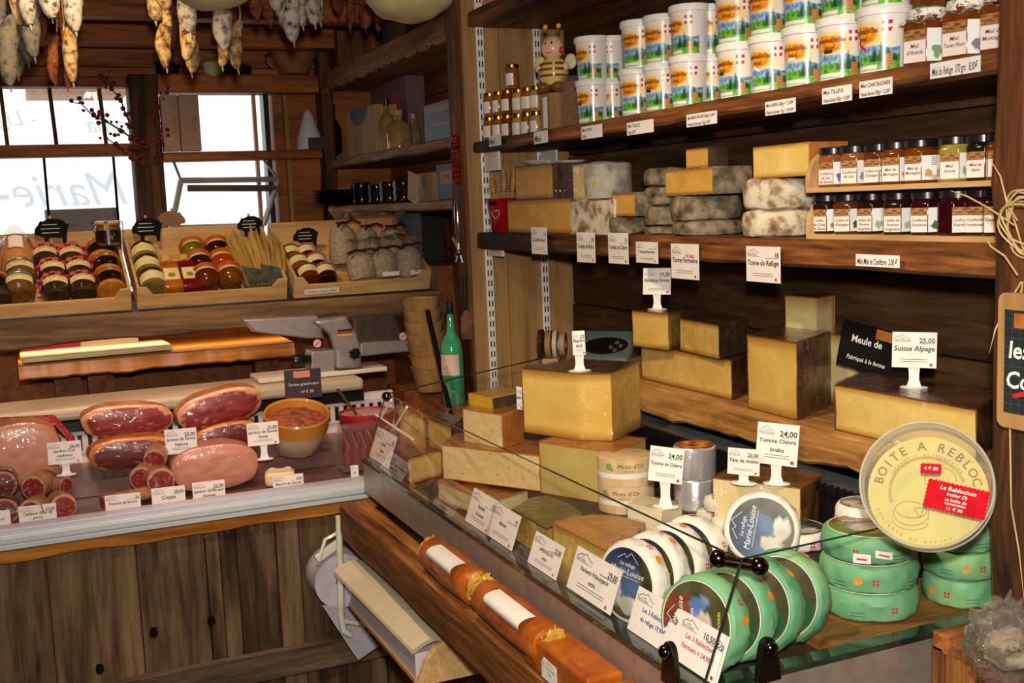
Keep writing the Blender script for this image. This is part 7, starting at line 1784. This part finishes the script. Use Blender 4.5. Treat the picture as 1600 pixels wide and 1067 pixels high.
branch([(112, 160), (127, 162), (140, 176), (157, 186), (175, 195), (198, 210), (220, 228)], 'thin red berry branch reaching far left', 2)
branch([(262, 138), (252, 155), (246, 175), (241, 192), (256, 207), (253, 225), (245, 255)], 'red berry branch in front of the window post', 3)
branch([(163, 210), (172, 220), (185, 228), (195, 238), (212, 250), (228, 262)], 'short low red berry branch', 4)
# cartons at the right window
for i, (a, b) in enumerate(((256, 283), (284, 316))):
    x0, x1 = XY(a, 4.95, 1.95), XY(b, 4.95, 1.95); t = thing('wine_carton', ['pinkish carton standing at the window, left one', 'pinkish carton standing at the window, right one'][i], 'carton', ((x0+x1)/2, 4.98, 1.876), 0, 'pinkish cartons in the window')
    MB().box(-(x1-x0)/2, 0, 0, (x1-x0)/2 - .002, .06, .235).build('carton_body', pm('pink_kraft', 'a8806c', 'b48c78', rough=.7), t, False, .002)
    q = MB(); q.M = T(.01, -.001, .15) @ RY(90); q.text('Alpine', 0, 0, .028, 'L', 0, shear=.3); q.build('lettering', pm('rust_ink', '8a4a3c'), t, False)
# tilted open window sash
t = thing('open_sash', 'grey window sash tilted open in the right window', 'window sash', (0, 4.9, 0))
SG = pm('sash_grey', 'a8adb0', 'b8bcbe', rough=.3, metal=.4)
A_ = [oY(283, 282, 4.9), oY(435, 280, 4.9), oY(412, 352, 4.9), oY(268, 356, 4.9)]
A_ = [p - V((0, 4.9, 0)) for p in A_]
A_[2].y += -.0; 
for a, b in zip(A_, A_[1:] + A_[:1]): MB().tube([a, b], .012, 8).build('sash_bar', SG, t)
p, q = oY(293, 294, 4.9) - V((0, 4.9, 0)), oY(432, 294, 4.9) - V((0, 4.9, 0)); MB().tube([p, q], .014, 8).build('handle_bar', pm('olive_bar', '5a5244', rough=.4), t)
for a, b in ((A_[0], V((A_[0].x, .2, 1.84))), (A_[1], V((A_[1].x - .02, .2, 1.84)))): MB().tube([a, b], .006, 6).build('stay_arm', SG, t)
MB().add([tuple(p) for p in A_], [(0, 1, 2, 3)]).build('pane', glass_mat('window_glass'), t, False)
# device outside the left window
p = oY(130, 365, YB + .3); x0, x1 = XY(78, YB + .3, 1.5), XY(185, YB + .3, 1.5)
t = thing('air_unit', 'pale grey box unit outside the left window', 'device', ((x0+x1)/2, YB + .3, 0)); zz_ = hz((p.x, YB + .3), 326)
MB().box(-(x1-x0)/2, 0, 0, (x1-x0)/2, .25, zz_).build('housing', pm('unit_grey', '7a706c', '8a807c', rough=.5), t, False, .004)
MB().box(-(x1-x0)/2 - .01, -.01, 0, -(x1-x0)/2 + .01, .0, zz_).box((x1-x0)/2 - .01, -.01, 0, (x1-x0)/2 + .012, 0, zz_).build('edge_strip', BLACKP, t, False)
# eave outside the left window, white block under the unit
o = MB().box(XY(42, YB + 1.0, 2.2), YB + 1, hz((XY(120, YB + 1, 2.2), YB + 1), 148), XY(198, YB + 1, 2.2), YB + 1.3, hz((XY(120, YB + 1, 2.2), YB + 1), 132)).build('outside_eave', pm('eave_wood', 'c99a78', 'd8ac8a', rough=.7), None, False)
tag(o, 'pale wooden eave edge seen through the left window', 'eave', kind='structure')
# white triangular lamp at the corner
p = oY(484, 230, 5.06); t = thing('white_funnel', 'white pointed plastic object beside the corner post', 'container', (p.x, 5.06, 1.876)); MB().lathe([(.001, 0), (.06, 0), (.058, .04), (.02, .16), (.001, .18)], 20).build('body', pm('funnel_white', 'd8dcdc', rough=.3), t); MB().box(-.02, -.07, .0, .06, -.058, .05).build('dark_base', pm('dark_violet', '2a2430'), t, False)
# cloth-covered things on the beam over the window
for i, (px, w_, mt, lab) in enumerate(((335, .05, CLM, 'beige cap on the beam over the window'), (365, .08, BLACKP, 'dark flat tray on the beam over the window'), (262, .05, BLACKP, 'dark box on the beam near the post'))):
    t = thing('beam_clutter', lab, 'clutter', (XY(px, 5.05, 2.21), 5.05, 2.206)); MB().blob((0, 0, .02), (w_, .04, .025 if i else .035), 14, 8, .2, 3, .7).build('body', mt, t)
